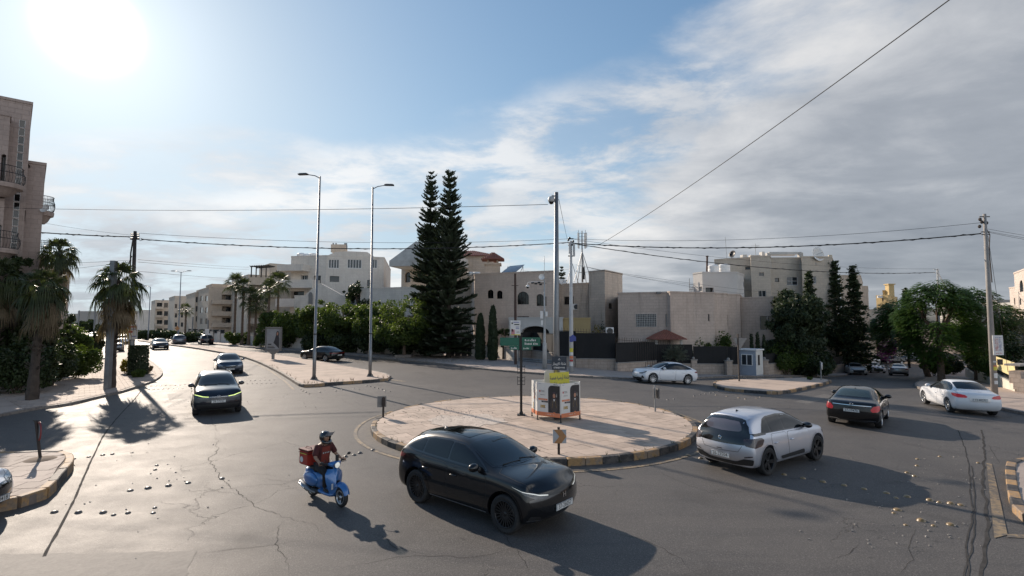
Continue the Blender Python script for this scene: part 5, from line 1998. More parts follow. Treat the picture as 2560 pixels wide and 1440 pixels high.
# ================================================================== BUILDINGS
class Bld:
	"""upright building on a footprint; openings are placed by where the photograph shows them"""
	def __init__(s,name,label,corners,top,mat,cat='building',base=None,coping=None,coping_h=.16,parapet=.7,group=None):
		# corners: list of (X, Y); top: z
		s.c=[Vector((p[0],p[1]))for p in corners]
		if area([tuple(p)for p in s.c])<0:
			s.c=s.c[::-1]
			s.rev=True
		else:
			s.rev=False
		s.top=top
		s.base=base if base is not None else min(gz(p.x,p.y)for p in s.c)-.4
		m=sum(s.c,Vector((0,0)))/len(s.c)
		s.root=thing(name,label,cat,(m.x,m.y,gz(m.x,m.y)),group=group)
		s.mat=mat
		s.open={}
		s.coping=coping
		s.coping_h=coping_h
		s.parapet=parapet
		s.extra=[]
	def face(s,i):
		a,b=s.c[i],s.c[(i+1)%len(s.c)]
		t=(b-a).normalized()
		n=Vector((t.y,-t.x))
		return a,b,t,n
	def facing(s,px):
		"""index of the face seen at pixel column px (nearest visible)"""
		d=ray(px,780)
		best=None
		for i in range(len(s.c)):
			a,b,t,n=s.face(i)
			den=d.x*n.x+d.y*n.y
			if den>=-1e-6:
				continue
			k=(a.x*n.x+a.y*n.y)/den
			p=Vector((d.x*k,d.y*k))
			u=(p-a).dot(t)
			if-.01<=u<=(b-a).length+.01 and(best is None or k<best[0]):
				best=(k,i)
		return best[1]if best else None
	def uz(s,i,px,py):
		a,b,t,n=s.face(i)
		d=ray(px,py)
		den=d.x*n.x+d.y*n.y
		k=(a.x*n.x+a.y*n.y)/den
		return(Vector((d.x*k,d.y*k))-a).dot(t),CAMH+d.z*k
	def win(s,x0,y0,x1,y1,kind='window',i=None,depth=.18,frame=None,cols=2,rows=1,arch=False,glass=None,grille=None,fr=.05):
		xm,ym=(x0+x1)/2,(y0+y1)/2
		if i is None:
			i=s.facing(xm)
		if i is None:
			return
		ua,za=s.uz(i,x0,ym)
		ub,zb=s.uz(i,x1,ym)
		_,zt=s.uz(i,xm,y0)
		_,zl=s.uz(i,xm,y1)
		u0,u1=min(ua,ub),max(ua,ub)
		L=(s.face(i)[1]-s.face(i)[0]).length
		u0,u1=max(.05,u0),min(L-.05,u1)
		if u1-u0<.1:
			return
		s.open.setdefault(i,[]).append(dict(u0=u0,u1=u1,z0=zl,z1=min(zt,s.top-.05),kind=kind,depth=depth,frame=frame,cols=cols,rows=rows,arch=arch,glass=glass,grille=grille,fr=fr))
	def p3(s,i,u,z,out=0.0):
		a,b,t,n=s.face(i)
		q=a+t*u+n*out
		return Vector((q.x,q.y,z))
	def build(s,roofmat=None):
		w=MB()
		w.mat(s.mat)
		for i in range(len(s.c)):
			a,b,t,n=s.face(i)
			L=(b-a).length
			ops=s.open.get(i,[])
			us=sorted(set([0,L]+[o['u0']for o in ops]+[o['u1']for o in ops]))
			zs=sorted(set([s.base,s.top]+[o['z0']for o in ops]+[o['z1']for o in ops]))
			for ui in range(len(us)-1):
				for zi in range(len(zs)-1):
					um,zm=(us[ui]+us[ui+1])/2,(zs[zi]+zs[zi+1])/2
					if any(o['u0']<um<o['u1']and o['z0']<zm<o['z1']for o in ops):
						continue
					w.quad(s.p3(i,us[ui],zs[zi]),s.p3(i,us[ui+1],zs[zi]),s.p3(i,us[ui+1],zs[zi+1]),s.p3(i,us[ui],zs[zi+1]))
			for o in ops:
				u0,u1,z0,z1,d=o['u0'],o['u1'],o['z0'],o['z1'],-o['depth']
				P=s.p3
				w.quad(P(i,u0,z0),P(i,u1,z0),P(i,u1,z0,d),P(i,u0,z0,d))
				w.quad(P(i,u0,z1,d),P(i,u1,z1,d),P(i,u1,z1),P(i,u0,z1))
				w.quad(P(i,u0,z0),P(i,u0,z0,d),P(i,u0,z1,d),P(i,u0,z1))
				w.quad(P(i,u1,z0,d),P(i,u1,z0),P(i,u1,z1),P(i,u1,z1,d))
				if o['arch']:
					r=(u1-u0)/2
					uc=(u0+u1)/2
					rz=min(r,(z1-z0)*.6)*o['arch']
					for sd in(-1,1):
						pts=[s.p3(i,uc+sd*r,z1,.0)]
						arc=[s.p3(i,uc+sd*r*cos(k*pi/12),z1-rz+rz*sin(k*pi/12),.0)for k in range(7)]
						for k in range(6):
							q=[pts[0],arc[k],arc[k+1]]
							w.add(q if sd<0 else q[::-1],[(0,1,2)])
						for k in range(6):
							a0=s.p3(i,uc+sd*r*cos(k*pi/12),z1-rz+rz*sin(k*pi/12),d)
							a1=s.p3(i,uc+sd*r*cos((k+1)*pi/12),z1-rz+rz*sin((k+1)*pi/12),d)
							w.quad(arc[k],arc[k+1],a1,a0)
				if o['kind']=='recess':
					g=MB()
					g.mat(s.mat)
					g.quad(P(i,u0,z0,d),P(i,u1,z0,d),P(i,u1,z1,d),P(i,u0,z1,d))
					w.add(g.v,g.f)
					continue
				# frame and pane
				f=MB()
				f.mat(o['frame']or M_WHITE)
				fr=o['fr']
				df=d+.03
				def fb(ua,ub,za,zb,dd=df,th=.05):
					A=[P(i,ua,za,dd),P(i,ub,za,dd),P(i,ub,zb,dd),P(i,ua,zb,dd)]
					B=[P(i,ua,za,dd+th),P(i,ub,za,dd+th),P(i,ub,zb,dd+th),P(i,ua,zb,dd+th)]
					f.add(B+A,[(0,1,2,3),(4,5,1,0),(5,6,2,1),(6,7,3,2),(7,4,0,3)])
				fb(u0+.002,u0+fr,z0+.002,z1-.002)
				fb(u1-fr,u1-.002,z0+.002,z1-.002)
				fb(u0+fr,u1-fr,z0+.002,z0+fr)
				fb(u0+fr,u1-fr,z1-fr,z1-.002)
				for k in range(1,o['cols']):
					uu=u0+(u1-u0)*k/o['cols']
					fb(uu-fr*.45,uu+fr*.45,z0+fr,z1-fr)
				for k in range(1,o['rows']):
					zz=z0+(z1-z0)*k/o['rows']
					fb(u0+fr,u1-fr,zz-fr*.4,zz+fr*.4,df+.002,.045)
				wo=part(o['kind'],f,s.root,True)
				g=MB()
				g.mat(o['glass']or M_WGLASS)
				g.quad(P(i,u0,z0,d+.045),P(i,u1,z0,d+.045),P(i,u1,z1,d+.045),P(i,u0,z1,d+.045))
				go=part('pane',g,None)
				me=go.data
				for v in me.vertices:
					v.co-=s.root.location
				go.parent=wo
				if o['grille']:
					k_=MB()
					k_.mat(o['grille'])
					nu=max(3,int((u1-u0)/.16))
					nz=max(3,int((z1-z0)/.16))
					for k in range(nu+1):
						uu=u0+(u1-u0)*k/nu
						k_.bar(P(i,uu,z0,.05),P(i,uu,z1,.05),.018)
					for k in range(nz+1):
						zz=z0+(z1-z0)*k/nz
						k_.bar(P(i,u0,zz,.07),P(i,u1,zz,.07),.018)
					part('window_grille',k_,s.root,True,kind=None)
		# roof slab set below the parapet, with an inner lining
		cen=sum(s.c,Vector((0,0)))/len(s.c)
		inn=inset([tuple(p)for p in s.c],.25)
		zr=s.top-s.parapet
		w.add([(p[0],p[1],zr)for p in inn],[tuple(range(len(inn)))])
		n=len(inn)
		for i in range(n):
			j=(i+1)%n
			w.quad((inn[j][0],inn[j][1],zr),(inn[i][0],inn[i][1],zr),(inn[i][0],inn[i][1],s.top),(inn[j][0],inn[j][1],s.top))
		wo=part('wall',w,s.root,True)
		cp=MB()
		cp.mat(s.coping or s.mat)
		out=inset([tuple(p)for p in s.c],-.05)
		inn2=inset([tuple(p)for p in s.c],.28)
		z0,z1=s.top+.001,s.top+s.coping_h
		for i in range(n):
			j=(i+1)%n
			cp.quad((out[i][0],out[i][1],z0),(out[j][0],out[j][1],z0),(out[j][0],out[j][1],z1),(out[i][0],out[i][1],z1))
			cp.quad((inn2[j][0],inn2[j][1],z0),(inn2[i][0],inn2[i][1],z0),(inn2[i][0],inn2[i][1],z1),(inn2[j][0],inn2[j][1],z1))
			cp.quad((out[i][0],out[i][1],z1),(out[j][0],out[j][1],z1),(inn2[j][0],inn2[j][1],z1),(inn2[i][0],inn2[i][1],z1))
			cp.quad((out[j][0],out[j][1],z0),(out[i][0],out[i][1],z0),(inn2[i][0],inn2[i][1],z0),(inn2[j][0],inn2[j][1],z0))
		part('coping',cp,s.root,True)
		return s.root
	def balcony(s,x0,x1,ytop,ybot,d=1.3,i=None,solid=True,mat=None,rail=False):
		"""balcony front between pixel columns, parapet between pixel rows"""
		xm=(x0+x1)/2
		i=s.facing(xm)if i is None else i
		if i is None:
			return
		ua,_=s.uz(i,x0,ytop)
		ub,_=s.uz(i,x1,ytop)
		_,zt=s.uz(i,xm,ytop)
		_,zb=s.uz(i,xm,ybot)
		u0,u1=min(ua,ub),max(ua,ub)
		m=MB()
		m.mat(mat or s.mat)
		P=s.p3
		def bx(ua,ub,oa,ob,za,zb_):
			v=[P(i,ua,za,oa),P(i,ub,za,oa),P(i,ub,za,ob),P(i,ua,za,ob),P(i,ua,zb_,oa),P(i,ub,zb_,oa),P(i,ub,zb_,ob),P(i,ua,zb_,ob)]
			m.add(v,[(3,2,6,7),(2,1,5,6),(0,3,7,4),(4,7,6,5),(0,1,2,3)])
		bx(u0,u1,.003,d,zb,zb+.2)
		if not rail:
			bx(u0,u1,d-.15,d+.003,zb+.2,zt)
			bx(u0,u0+.15,.003,d-.15,zb+.2,zt)
			bx(u1-.15,u1,.003,d-.15,zb+.2,zt)
		else:
			m.mat(M_BLACKM)
			k=int((u1-u0)/.18)
			for q in range(k+1):
				uu=u0+(u1-u0)*q/k
				m.bar(P(i,uu,zb+.2,d-.05),P(i,uu,zt,d-.05),.025)
			m.bar(P(i,u0,zt,d-.05),P(i,u1,zt,d-.05),.05)
		part('balcony',m,s.root,True)
def KD(px,Y=60):
	"""the houses stand behind the street walls: depth factor along the picture"""
	if px<340 or Y>200:
		return 1.0
	T=((340,1.2),(730,1.25),(740,1.38),(1000,1.38),(1180,1.28),(1400,1.22),(1545,1.16),(2560,1.12))
	for(a,ka),(b,kb)in zip(T,T[1:]):
		if px<=b:
			return ka+(kb-ka)*(px-a)/(b-a)
	return 1.12
def WX(px,Y):
	"""plan position at pixel column px and depth Y"""
	Y=Y*KD(px,Y)
	return(at(px,780,Y).x,Y)
def ZT(px,py,Y):
	return at(px,py,Y*KD(px,Y)).z
def atk(px,py,Y):
	return at(px,py,Y*KD(px,Y))
def rotbox(px0,Y0,L,deg,D):
	"""footprint: start at the point seen at px0,Y0, run L metres in direction deg, D metres back"""
	a=Vector(WX(px0,Y0))
	t=Vector((cos(radians(deg)),sin(radians(deg))))
	n=Vector((-t.y,t.x))
	return[tuple(a),tuple(a+t*L),tuple(a+t*L+n*D),tuple(a+n*D)]
# ---------- tall apartment tower on the left edge
st=Vector((-.634,.773))       # direction of the left road
nr=Vector((-.773,-.634))      # away from the road
def bay(px,py,Y,wide,deep):
	a=at(px,py,Y)
	a=Vector((a.x,a.y))
	s_=a.normalized()
	s_=(s_+Vector((-.012,0))).normalized()
	return[tuple(p)for p in(a,a+s_*deep,a+s_*deep+nr*wide,a+nr*wide)],a
f_,cr=bay(114,414,31.0,4.6,12)
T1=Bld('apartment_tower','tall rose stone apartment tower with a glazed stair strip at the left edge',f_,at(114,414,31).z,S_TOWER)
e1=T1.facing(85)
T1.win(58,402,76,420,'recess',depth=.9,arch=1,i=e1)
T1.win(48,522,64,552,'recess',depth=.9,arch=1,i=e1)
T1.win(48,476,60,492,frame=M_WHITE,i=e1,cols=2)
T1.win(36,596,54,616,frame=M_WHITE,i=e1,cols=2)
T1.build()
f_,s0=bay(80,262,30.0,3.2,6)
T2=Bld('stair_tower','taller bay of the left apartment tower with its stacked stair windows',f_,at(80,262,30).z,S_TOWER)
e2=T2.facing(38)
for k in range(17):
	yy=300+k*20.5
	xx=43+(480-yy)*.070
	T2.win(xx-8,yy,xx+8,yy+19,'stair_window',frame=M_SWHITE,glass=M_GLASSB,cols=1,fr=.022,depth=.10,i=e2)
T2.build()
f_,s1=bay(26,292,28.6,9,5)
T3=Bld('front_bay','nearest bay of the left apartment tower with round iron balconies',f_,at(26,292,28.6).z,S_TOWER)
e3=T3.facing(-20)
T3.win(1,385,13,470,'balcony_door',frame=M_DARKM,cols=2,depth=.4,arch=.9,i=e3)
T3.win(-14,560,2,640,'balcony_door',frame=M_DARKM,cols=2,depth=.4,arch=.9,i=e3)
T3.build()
def round_balcony(root,c,r,z,ang):
	m=MB()
	m.mat(S_TOWER)
	m.smooth=True
	m.lathe([(.2,z-.75),(r*.55,z-.6),(r*.75,z-.32),(r*.98,z-.25),(r*1.02,z-.1),(r*1.02,z),(.01,z)],24,origin=(c.x,c.y,0))
	part('balcony',m,root,True,smooth=40)
	q=MB()
	q.mat(M_BLACKM)
	for k in range(26):
		a=ang-1.75+3.5*k/25
		p=[]
		for j in range(6):
			h=j/5
			rr=r*(.93+.13*sin(pi*min(1,h*1.25)))
			p.append((c.x+rr*cos(a),c.y+rr*sin(a),z+h*.95))
		q.tube(p,.012,4,cap=False)
	for h,rr in((.02,.93),(.95,.95),(.55,1.04)):
		q.tube([(c.x+r*rr*cos(ang-1.75+3.5*k/24),c.y+r*rr*sin(ang-1.75+3.5*k/24),z+h)for k in range(25)],.018,5)
	part('balcony_railing',q,root,True)
ang=atan2(-nr.y,-nr.x)
for rt,px,Y,zy,rb in((T1.root,103,31.5,530,.60),(T3.root,2,28.2,460,.95),(T3.root,-12,28.2,622,.95),(T1.root,92,31.6,640,.60)):
	c=at(px,zy,Y)
	round_balcony(rt,c,rb,c.z,ang if rt is T1.root else atan2(-c.y,-c.x)+.25)
m=MB()
m.mat(M_SWHITE)
m.smooth=True
c=at(114,522,31.0)
m.lathe([(.001,0),(.2,.02),(.36,.09),(.37,.10)],20,origin=(0,0,0))
for i,v in enumerate(m.v):
	m.v[i]=Matrix.Rotation(radians(70),3,'X')@(v*.75)+c
solo('satellite_dish',m,'small pale satellite dish fixed to the round balcony of the left tower','satellite dish',tuple(c))
# pinkish block behind the palms
bb=at(161,700,47)
bb=Vector((bb.x,bb.y))
f4=[bb,bb+st*14,bb+st*14+nr*12,bb+nr*12]
B=Bld('apartment_block','rose stone block half hidden behind the left palms',[tuple(p)for p in f4],ZT(161,668,47),S_PINK)
B.win(144,735,150,765,frame=M_WHITE)
B.win(144,690,150,715,frame=M_WHITE)
B.build()
# ---------- houses far up the left road
def road_block(name,label,px_l,px_r,Yr,depth,top_py,mat):
	"""block on the right-hand side of the far left road between two pixel columns of its end wall"""
	a=Vector(WX(px_r,Yr))
	k=(px_l-1280)/1280
	length=(a.x-k*a.y)/(k*nr.y-nr.x)
	return Bld(name,label,[tuple(p)for p in(a,a+st*depth,a+st*depth+nr*length,a+nr*length)],ZT(px_r,top_py,Yr),mat)
B=road_block('apartment_block','grey block with corner balconies and dishes far up the left road',388,432,135,14,752,S_CREAM)
for r in(757,778,800,821):
	B.win(392,r,406,r+12,cols=2,depth=1.2,frame=M_SGREY)
	B.win(410,r,420,r+12,cols=2,frame=M_SGREY)
	B.balcony(388,408,r+10,r+16,1.2)
B.build()
B=road_block('apartment_block','cream block with a small roof room, left of the arched apartment house',436,478,122,14,742,S_CREAM)
for r in(760,783,806):
	for c in(440,455,468):
		B.win(c-3,r,c+3,r+11,frame=M_SGREY,cols=1)
B.build()
B=road_block('apartment_house','sand apartment house with deep balconies behind the tall palms',521,612,96,18,722,S_SAND)
for r in(737,766,794):
	B.win(555,r,600,r+17,'recess',depth=1.4)
	B.balcony(521+8,602,r+13,r+24,1.1)
	B.win(565,r+2,580,r+17,i=B.facing(570),depth=1.36,frame=M_SGREY)
	B.win(500,r+2,506,r+16,frame=M_SGREY,cols=1)
	B.win(513,r+2,519,r+16,frame=M_SGREY,cols=1)
for c in(530,552):
	pass
B.build()
B=road_block('apartment_house','sand stone wing with gable stepping down beside the deep balconies',487,524,104,16,733,S_SAND)
for r in(742,765,790):
	for c in(492,503,516):
		B.win(c-2.5,r,c+2.5,r+14,frame=M_SGREY,cols=1)
B.build()
B=road_block('roof_room','small roof room with two arched openings on the sand apartment house',528,600,98,8,714,S_SAND)
B.win(534,718,546,728,arch=1,frame=M_BLACKM,cols=1)
B.win(552,718,566,728,arch=1,frame=M_BLACKM,cols=1)
B.build()
B=road_block('apartment_block','low far block at the bend of the left road',352,384,165,14,776,S_PALE)
B.build()
B=road_block('house','white gabled house far behind the planter beside the road',316,352,190,14,786,S_PALE)
for c in(322,330,338):
	B.win(c-1.5,800,c+1.5,808,cols=1,frame=M_SGREY)
B.build()
B=road_block('apartment_block','pergola apartment building between the palms and the large villa',618,735,84,16,694,S_CREAM)
for r in(712,745,780,815):
	B.win(625,r,655,r+20,'recess',depth=1.6)
	B.balcony(618,690,r+16,r+30,1.2)
	B.win(662,r,690,r+18,frame=M_SGREY,cols=3,depth=.4)
	B.win(700,r,716,r+18,frame=M_SGREY)
B.build()
B=road_block('roof_storey','set back top storey right of the roof pergola',672,733,85.5,9,664,S_CREAM)
B.win(690,676,712,690,cols=3,frame=M_SGREY)
B.build()
a=Vector(WX(650,84))
m=MB()
m.mat(M_BLACKM)
zt_=ZT(650,668,84)
zb_=ZT(650,700,84)
for px in(625,637,650,662):
	x,y=WX(px,83.5)
	m.bar((x,y,ZT(650,694,84)),(x,y,zt_),.16)
x0,y0=WX(622,83.5)
x1,y1=WX(668,83.5)
m.bar((x0,y0,zt_),(x1,y1,zt_+.3),.18)
m.bar((x0,y0+2.5,zt_),(x1,y1+2.5,zt_+.3),.18)
for k in range(9):
	x,y=WX(622+k*5.7,83.5)
	m.bar((x,y-.3,zt_+.15+k*.03),(x,y+2.9,zt_+.15+k*.03),.10)
solo('pergola',m,'black steel roof pergola on the apartment building behind the palms','pergola',(a.x,a.y,zb_))
# ---------- large villa with the curved gable
Y=70
zt=ZT(830,628,Y)
vc=[WX(724,74),WX(812,66),WX(958,68),WX(975,84),WX(742,92)]
B=Bld('villa','large cream villa with rows of white framed windows behind the street trees',vc,ZT(900,640,66),S_PALE)
for(a0,a1,n_)in((821,848,4),(868,904,5),(931,943,2)):
	B.win(a0,648,a1,668+3,cols=n_,frame=M_WHITE,fr=.10,depth=.2)
B.win(824,690,848,705,cols=1,frame=M_SGREY,depth=.5)
B.win(784,689,802,708,cols=2,frame=M_DARKM,depth=.5)
B.win(752,688,770,702,cols=3,frame=M_SWHITE,depth=.5)
B.win(918,700,928,716,cols=1,frame=M_DARKM)
B.balcony(712,775,664,680,2.2,i=B.facing(770))
B.balcony(712,800,702,722,2.4,i=B.facing(770))
B.balcony(712,800,748,768,2.6,i=B.facing(770))
B.win(716,728,760,748,cols=2,frame=M_DARKM,depth=1.2,i=B.facing(770))
villa=B.build()
# rounded gable wall over the front
m=MB()
m.mat(S_PALE)
i=B.facing(880)
a,b,t,n=B.face(i)
L=(b-a).length
P0,P1=[],[]
pts=[(800,652),(815,640),(838,630),(870,628),(918,630),(938,643),(952,652)]
for px,py in pts:
	u,z=B.uz(i,px,py)
	P0.append(B.p3(i,max(0.02,min(L-.02,u)),z,.004))
	P1.append(B.p3(i,max(0.02,min(L-.02,u)),z,-.35))
for k in range(len(pts)-1):
	zb=B.top-.3
	m.quad(Vector((P0[k].x,P0[k].y,zb)),Vector((P0[k+1].x,P0[k+1].y,zb)),P0[k+1],P0[k])
	m.quad(P0[k],P0[k+1],P1[k+1],P1[k])
	m.quad(Vector((P1[k+1].x,P1[k+1].y,zb)),Vector((P1[k].x,P1[k].y,zb)),P1[k],P1[k+1])
part('gable',m,villa,True)
# lower white wing with the arched niche, in front of the villa
Yw=60
wc=[WX(735,60),WX(870,58),WX(905,70),WX(760,72)]
B=Bld('garden_wing','low pale wing with an arched niche showing above the street trees',wc,ZT(800,742,58),S_PALE,parapet=.3)
B.build()
m=MB()
m.mat(S_PALE)
for(pl,Yy)in(([(742,758),(777,724),(782,720),(800,708),(868,745),(868,800),(742,800)],56.6),):
	A=[atk(x,y,Yy)for x,y in pl]
	Bk=[p+Vector((0,1.2,0))for p in A]
	k=len(A)
	m.add(A+Bk,[tuple(range(k))[::-1],tuple(range(k,2*k))]+[(j,(j+1)%k,k+(j+1)%k,k+j)for j in range(k)])
part('gable',m,B.root,True)
m=MB()
m.mat(M_SGREY)
ar=[atk(771,760,56.5),atk(781,760,56.5),atk(781,738,56.5)]+[atk(776+5*cos(k*pi/6),738-8*sin(k*pi/6),56.5)for k in range(1,6)]+[atk(771,738,56.5)]
m.add(ar+[p+Vector((0,.08,0))for p in ar],[tuple(range(len(ar)))[::-1]]+[(j,(j+1)%len(ar),len(ar)+(j+1)%len(ar),len(ar)+j)for j in range(len(ar))])
part('niche',m,B.root,True)
# ---------- white modern villa left of the twin pines with the folded slab roof
wc=[WX(900,56),WX(1048,54),WX(1120,68),WX(930,70)]
B=Bld('villa','white low villa with stepped parapets left of the twin pines',wc,ZT(975,722,55),S_PALE,parapet=.4)
B.build()
wc=[WX(1002,58),WX(1120,56),WX(1150,72),WX(1030,74)]
B=Bld('villa_upper_floor','upper floor under the big slanting concrete roof behind the twin pines',wc,ZT(1010,640,58),S_SAND,parapet=.3)
B.win(1012,680,1026,706,arch=.6,frame=M_DARKM,depth=.3)
B.build()
m=MB()
m.mat(M_RENDER)
A=[atk(973,667,53),atk(973,655,53),atk(1034,608,53),atk(1130,560+68,53),atk(1210,672,53),atk(1210,690,53)]
A=[atk(973,666,53.5),atk(973,652,53.5),atk(1040,603,53.5),atk(1150,640,53.5),atk(1150,662,53.5)]
Bk=[p+Vector((2.5,17,.3))for p in A]
k=len(A)
m.add(A+Bk,[tuple(range(k))[::-1],tuple(range(k,2*k))]+[(j,(j+1)%k,k+(j+1)%k,k+j)for j in range(k)])
solo('slab_roof',m,'folded pale slab roof jutting out left of the twin pines','roof',tuple(A[0]))
# ---------- mid house with arched windows
hc=[WX(1186,47),WX(1384,46),WX(1392,60),WX(1176,61)]
B=Bld('house','rose stone house with arched windows right of the twin pines',hc,ZT(1240,686,47),stone('arched_house_stone',(.62,.495,.41),(.57,.455,.375),(.42,.335,.28),stain=.25))
B.win(1219,724,1233.5,746,arch=.9,frame=M_DARKM,glass=M_GLASSB)
B.win(1242,726,1256,747,arch=.9,frame=M_DARKM,glass=M_GLASSB)
B.win(1293,729,1322,761,arch=.9,frame=M_DARKM,glass=M_GLASSB,cols=3)
B.win(1341,735,1359,765,arch=.8,frame=M_DARKM,glass=M_GLASSB)
B.win(1363,741,1366,765,frame=M_DARKM,glass=M_GLASSB,cols=1)
B.win(1293,791,1322,800,frame=M_DARKM,glass=M_GLASSB,cols=3)
B.build()
# tiled tower and roof behind it
m=MB()
m.mat(S_SAND)
tc_=WX(1232,52)
zt_=ZT(1232,660,52)
m.box((tc_[0],tc_[1],zt_-2.2),(1.85,1.85,4.2))
m.box((tc_[0],tc_[1],zt_-.08),(2.2,2.2,.25))
for sx in(-1,1):
	for sy in(-1,1):
		m.box((tc_[0]+sx*.6,tc_[1]+sy*.6,zt_+.25),(.22,.22,.45))
t_=thing('roof_turret','small turret with a red tiled pyramid cap behind the arched house','turret',(tc_[0],tc_[1],zt_-4))
part('turret_body',m,t_,True)
def hip(m,x0,x1,y0,y1,z0,h,ridge=0.0,over=.0):
	cx,cy=(x0+x1)/2,(y0+y1)/2
	r=ridge/2
	p=[(x0,y0,z0),(x1,y0,z0),(x1,y1,z0),(x0,y1,z0),(cx-r,cy,z0+h),(cx+r,cy,z0+h)]
	m.add(p,[(0,1,5,4),(2,3,4,5),(1,2,5),(3,0,4),(3,2,1,0)])
def tile_rows(m,x0,x1,y0,y1,z0,h,ridge,n,r=.045):
	"""barrel tile ribs running up each slope of a hipped roof"""
	cx,cy=(x0+x1)/2,(y0+y1)/2
	rg=ridge/2
	for sgn,yy in((1,y0),(-1,y1)):
		k=int((x1-x0)/n)
		for i in range(k+1):
			x=x0+(x1-x0)*i/k
			if x<cx-rg:
				f_=(x-x0)/max(.01,cx-rg-x0)
			elif x>cx+rg:
				f_=(x1-x)/max(.01,x1-cx-rg)
			else:
				f_=1
			if f_<.04:
				continue
			m.tube([(x,yy,z0+r*.3),(x,yy+(cy-yy)*f_,z0+h*f_+r*.3)],r,5)
	for sgn,xx in((1,x0),(-1,x1)):
		k=int((y1-y0)/n)
		tx=cx-rg if xx==x0 else cx+rg
		for i in range(k+1):
			y=y0+(y1-y0)*i/k
			f_=1-abs(y-cy)/((y1-y0)/2)
			if f_<.06:
				continue
			m.tube([(xx,y,z0+r*.3),(xx+(tx-xx)*f_,y,z0+h*f_+r*.3)],r,5)
q=MB()
q.mat(M_TILE)
hip(q,tc_[0]-1.45,tc_[0]+1.45,tc_[1]-1.45,tc_[1]+1.45,zt_+.47,1.05)
tile_rows(q,tc_[0]-1.45,tc_[0]+1.45,tc_[1]-1.45,tc_[1]+1.45,zt_+.48,1.06,0,.22,.06)
part('tiled_cap',q,t_,True)
YU=58*KD(1180)
wx0,wx1=WX(1120,58)[0],at(1230,780,YU).x
B=Bld('house_upper_floor','sand stone upper floor with a dark tiled hip roof behind the twin pines',[(wx0-2,YU),(wx1,YU),(wx1,YU+12),(wx0-2,YU+12)],ZT(1180,643,58),S_SAND,parapet=.2)
B.build()
q=MB()
q.mat(M_TILE)
hip(q,wx0-2.6,wx1+.6,YU-.6,YU+12.6,ZT(1180,643,58)+.17,1.6,2.0)
tile_rows(q,wx0-2.6,wx1+.6,YU-.6,YU+12.6,ZT(1180,643,58)+.18,1.6,2.0,.3,.07)
part('tiled_roof',q,B.root,True)
# ---------- weathered block with the mast
hc=[WX(1386,50),WX(1472,49.5),WX(1475,62),WX(1390,62)]
B=Bld('house','weathered stone block under the phone mast',hc,ZT(1430,712,50),S_GREY)
B.win(1411,742,1423,761,frame=M_DARKM,glass=M_GLASSB,cols=2,grille=M_BLACKM)
B.win(1430,741,1434,760,frame=M_DARKM,glass=M_GLASSB,cols=1)
B.build()
hc=[WX(1473,48.5),WX(1513,47.8),WX(1557,52),WX(1552,62),WX(1476,62)]
B=Bld('house','taller weathered stone block with a single small window beside the mast',hc,ZT(1513,678,48),S_GREY)
B.win(1522,758,1531,772,frame=M_DARKM,glass=M_GLASSB,cols=1)
B.build()
# ---------- garage front with the arch, yellow side
gc=[WX(1272,42.5),WX(1407,42.5),WX(1407,46),WX(1272,46)]
B=Bld('garage','low grey garage with a wide arched opening behind the street signs',gc,ZT(1340,797,42.5),M_RENDER,parapet=.2)
B.win(1303,815,1373,850,'garage_opening',arch=.8,depth=.9,frame=M_BLACKM,glass=M_SCREEN,cols=1)  # pane is a matte black sheet: the garage's inner shade put into its colour
B.build()
gc=[WX(1407.5,43),WX(1476,43),WX(1476,46),WX(1407.5,46)]
B=Bld('annex','low annex with a yellow ochre wall behind the white pole',gc,ZT(1440,798,43),plain('ochre_wall',(.42,.31,.15),.85,var=.1,nscale=.7,dirt=.3),parapet=.2)
B.build()
# ---------- long single storey house with the grille window
hc=[WX(1545,44),WX(1669,42.6),WX(1676,42.1),WX(1736,43.2),WX(1786,43.6),WX(1790,44.4),WX(1818,45),WX(1820,46),WX(1851,46.5),WX(1862,60),WX(1550,60)]
zz=ZT(1600,734,43.5)
B=Bld('house','long low rose stone house with a barred window behind the black screens',hc,zz,stone('long_house_stone',(.55,.445,.375),(.50,.405,.34),(.36,.29,.245),stain=.8,stainc=(.22,.175,.145)),coping_h=.14)
B.win(1590,785,1641,817,frame=M_SGREY,glass=M_WGLASS,cols=2,grille=M_SWHITE,i=B.facing(1615))
B.win(1664,785,1672,816,frame=M_SGREY,cols=1,glass=M_RENDER)
B.win(1770,785,1774,803,frame=M_SGREY,cols=1)
B.win(1817,787,1822,815,frame=M_SGREY,cols=1)
B.build()
hc=[WX(1852,47),WX(1935,45.5),WX(2010,49),WX(2010,60),WX(1856,60)]
B=Bld('house','rose stone wing with a dark picture window left of the cedars',hc,ZT(1880,746,46.5),S_PINK)
B.win(1900,790,1918,825,frame=M_SGREY,glass=M_GLASSB,cols=1)
B.win(1920,790,1935,825,frame=M_SGREY,glass=M_GLASSB,cols=1)
B.build()
# ---------- white rendered block with tanks
hc=[WX(1735,52),WX(1758,50.8),WX(1844,51),WX(1862,54),WX(1862,64),WX(1738,64)]
B=Bld('house','pale rendered upper block carrying two white water tanks',hc,ZT(1790,683,51),plain('pale_render',(.52,.50,.47),.85,var=.08,nscale=.5,dirt=.3))
B.win(1764,719,1784,734,frame=M_BLACKM,glass=M_GLASSB,cols=1,depth=.5)
B.win(1747,717,1755,727,frame=M_SGREY,glass=M_RENDER,cols=1)
B.win(1862-4,704,1862-1,718,frame=M_BLACKM,glass=M_GLASSB,cols=1)
B.build()
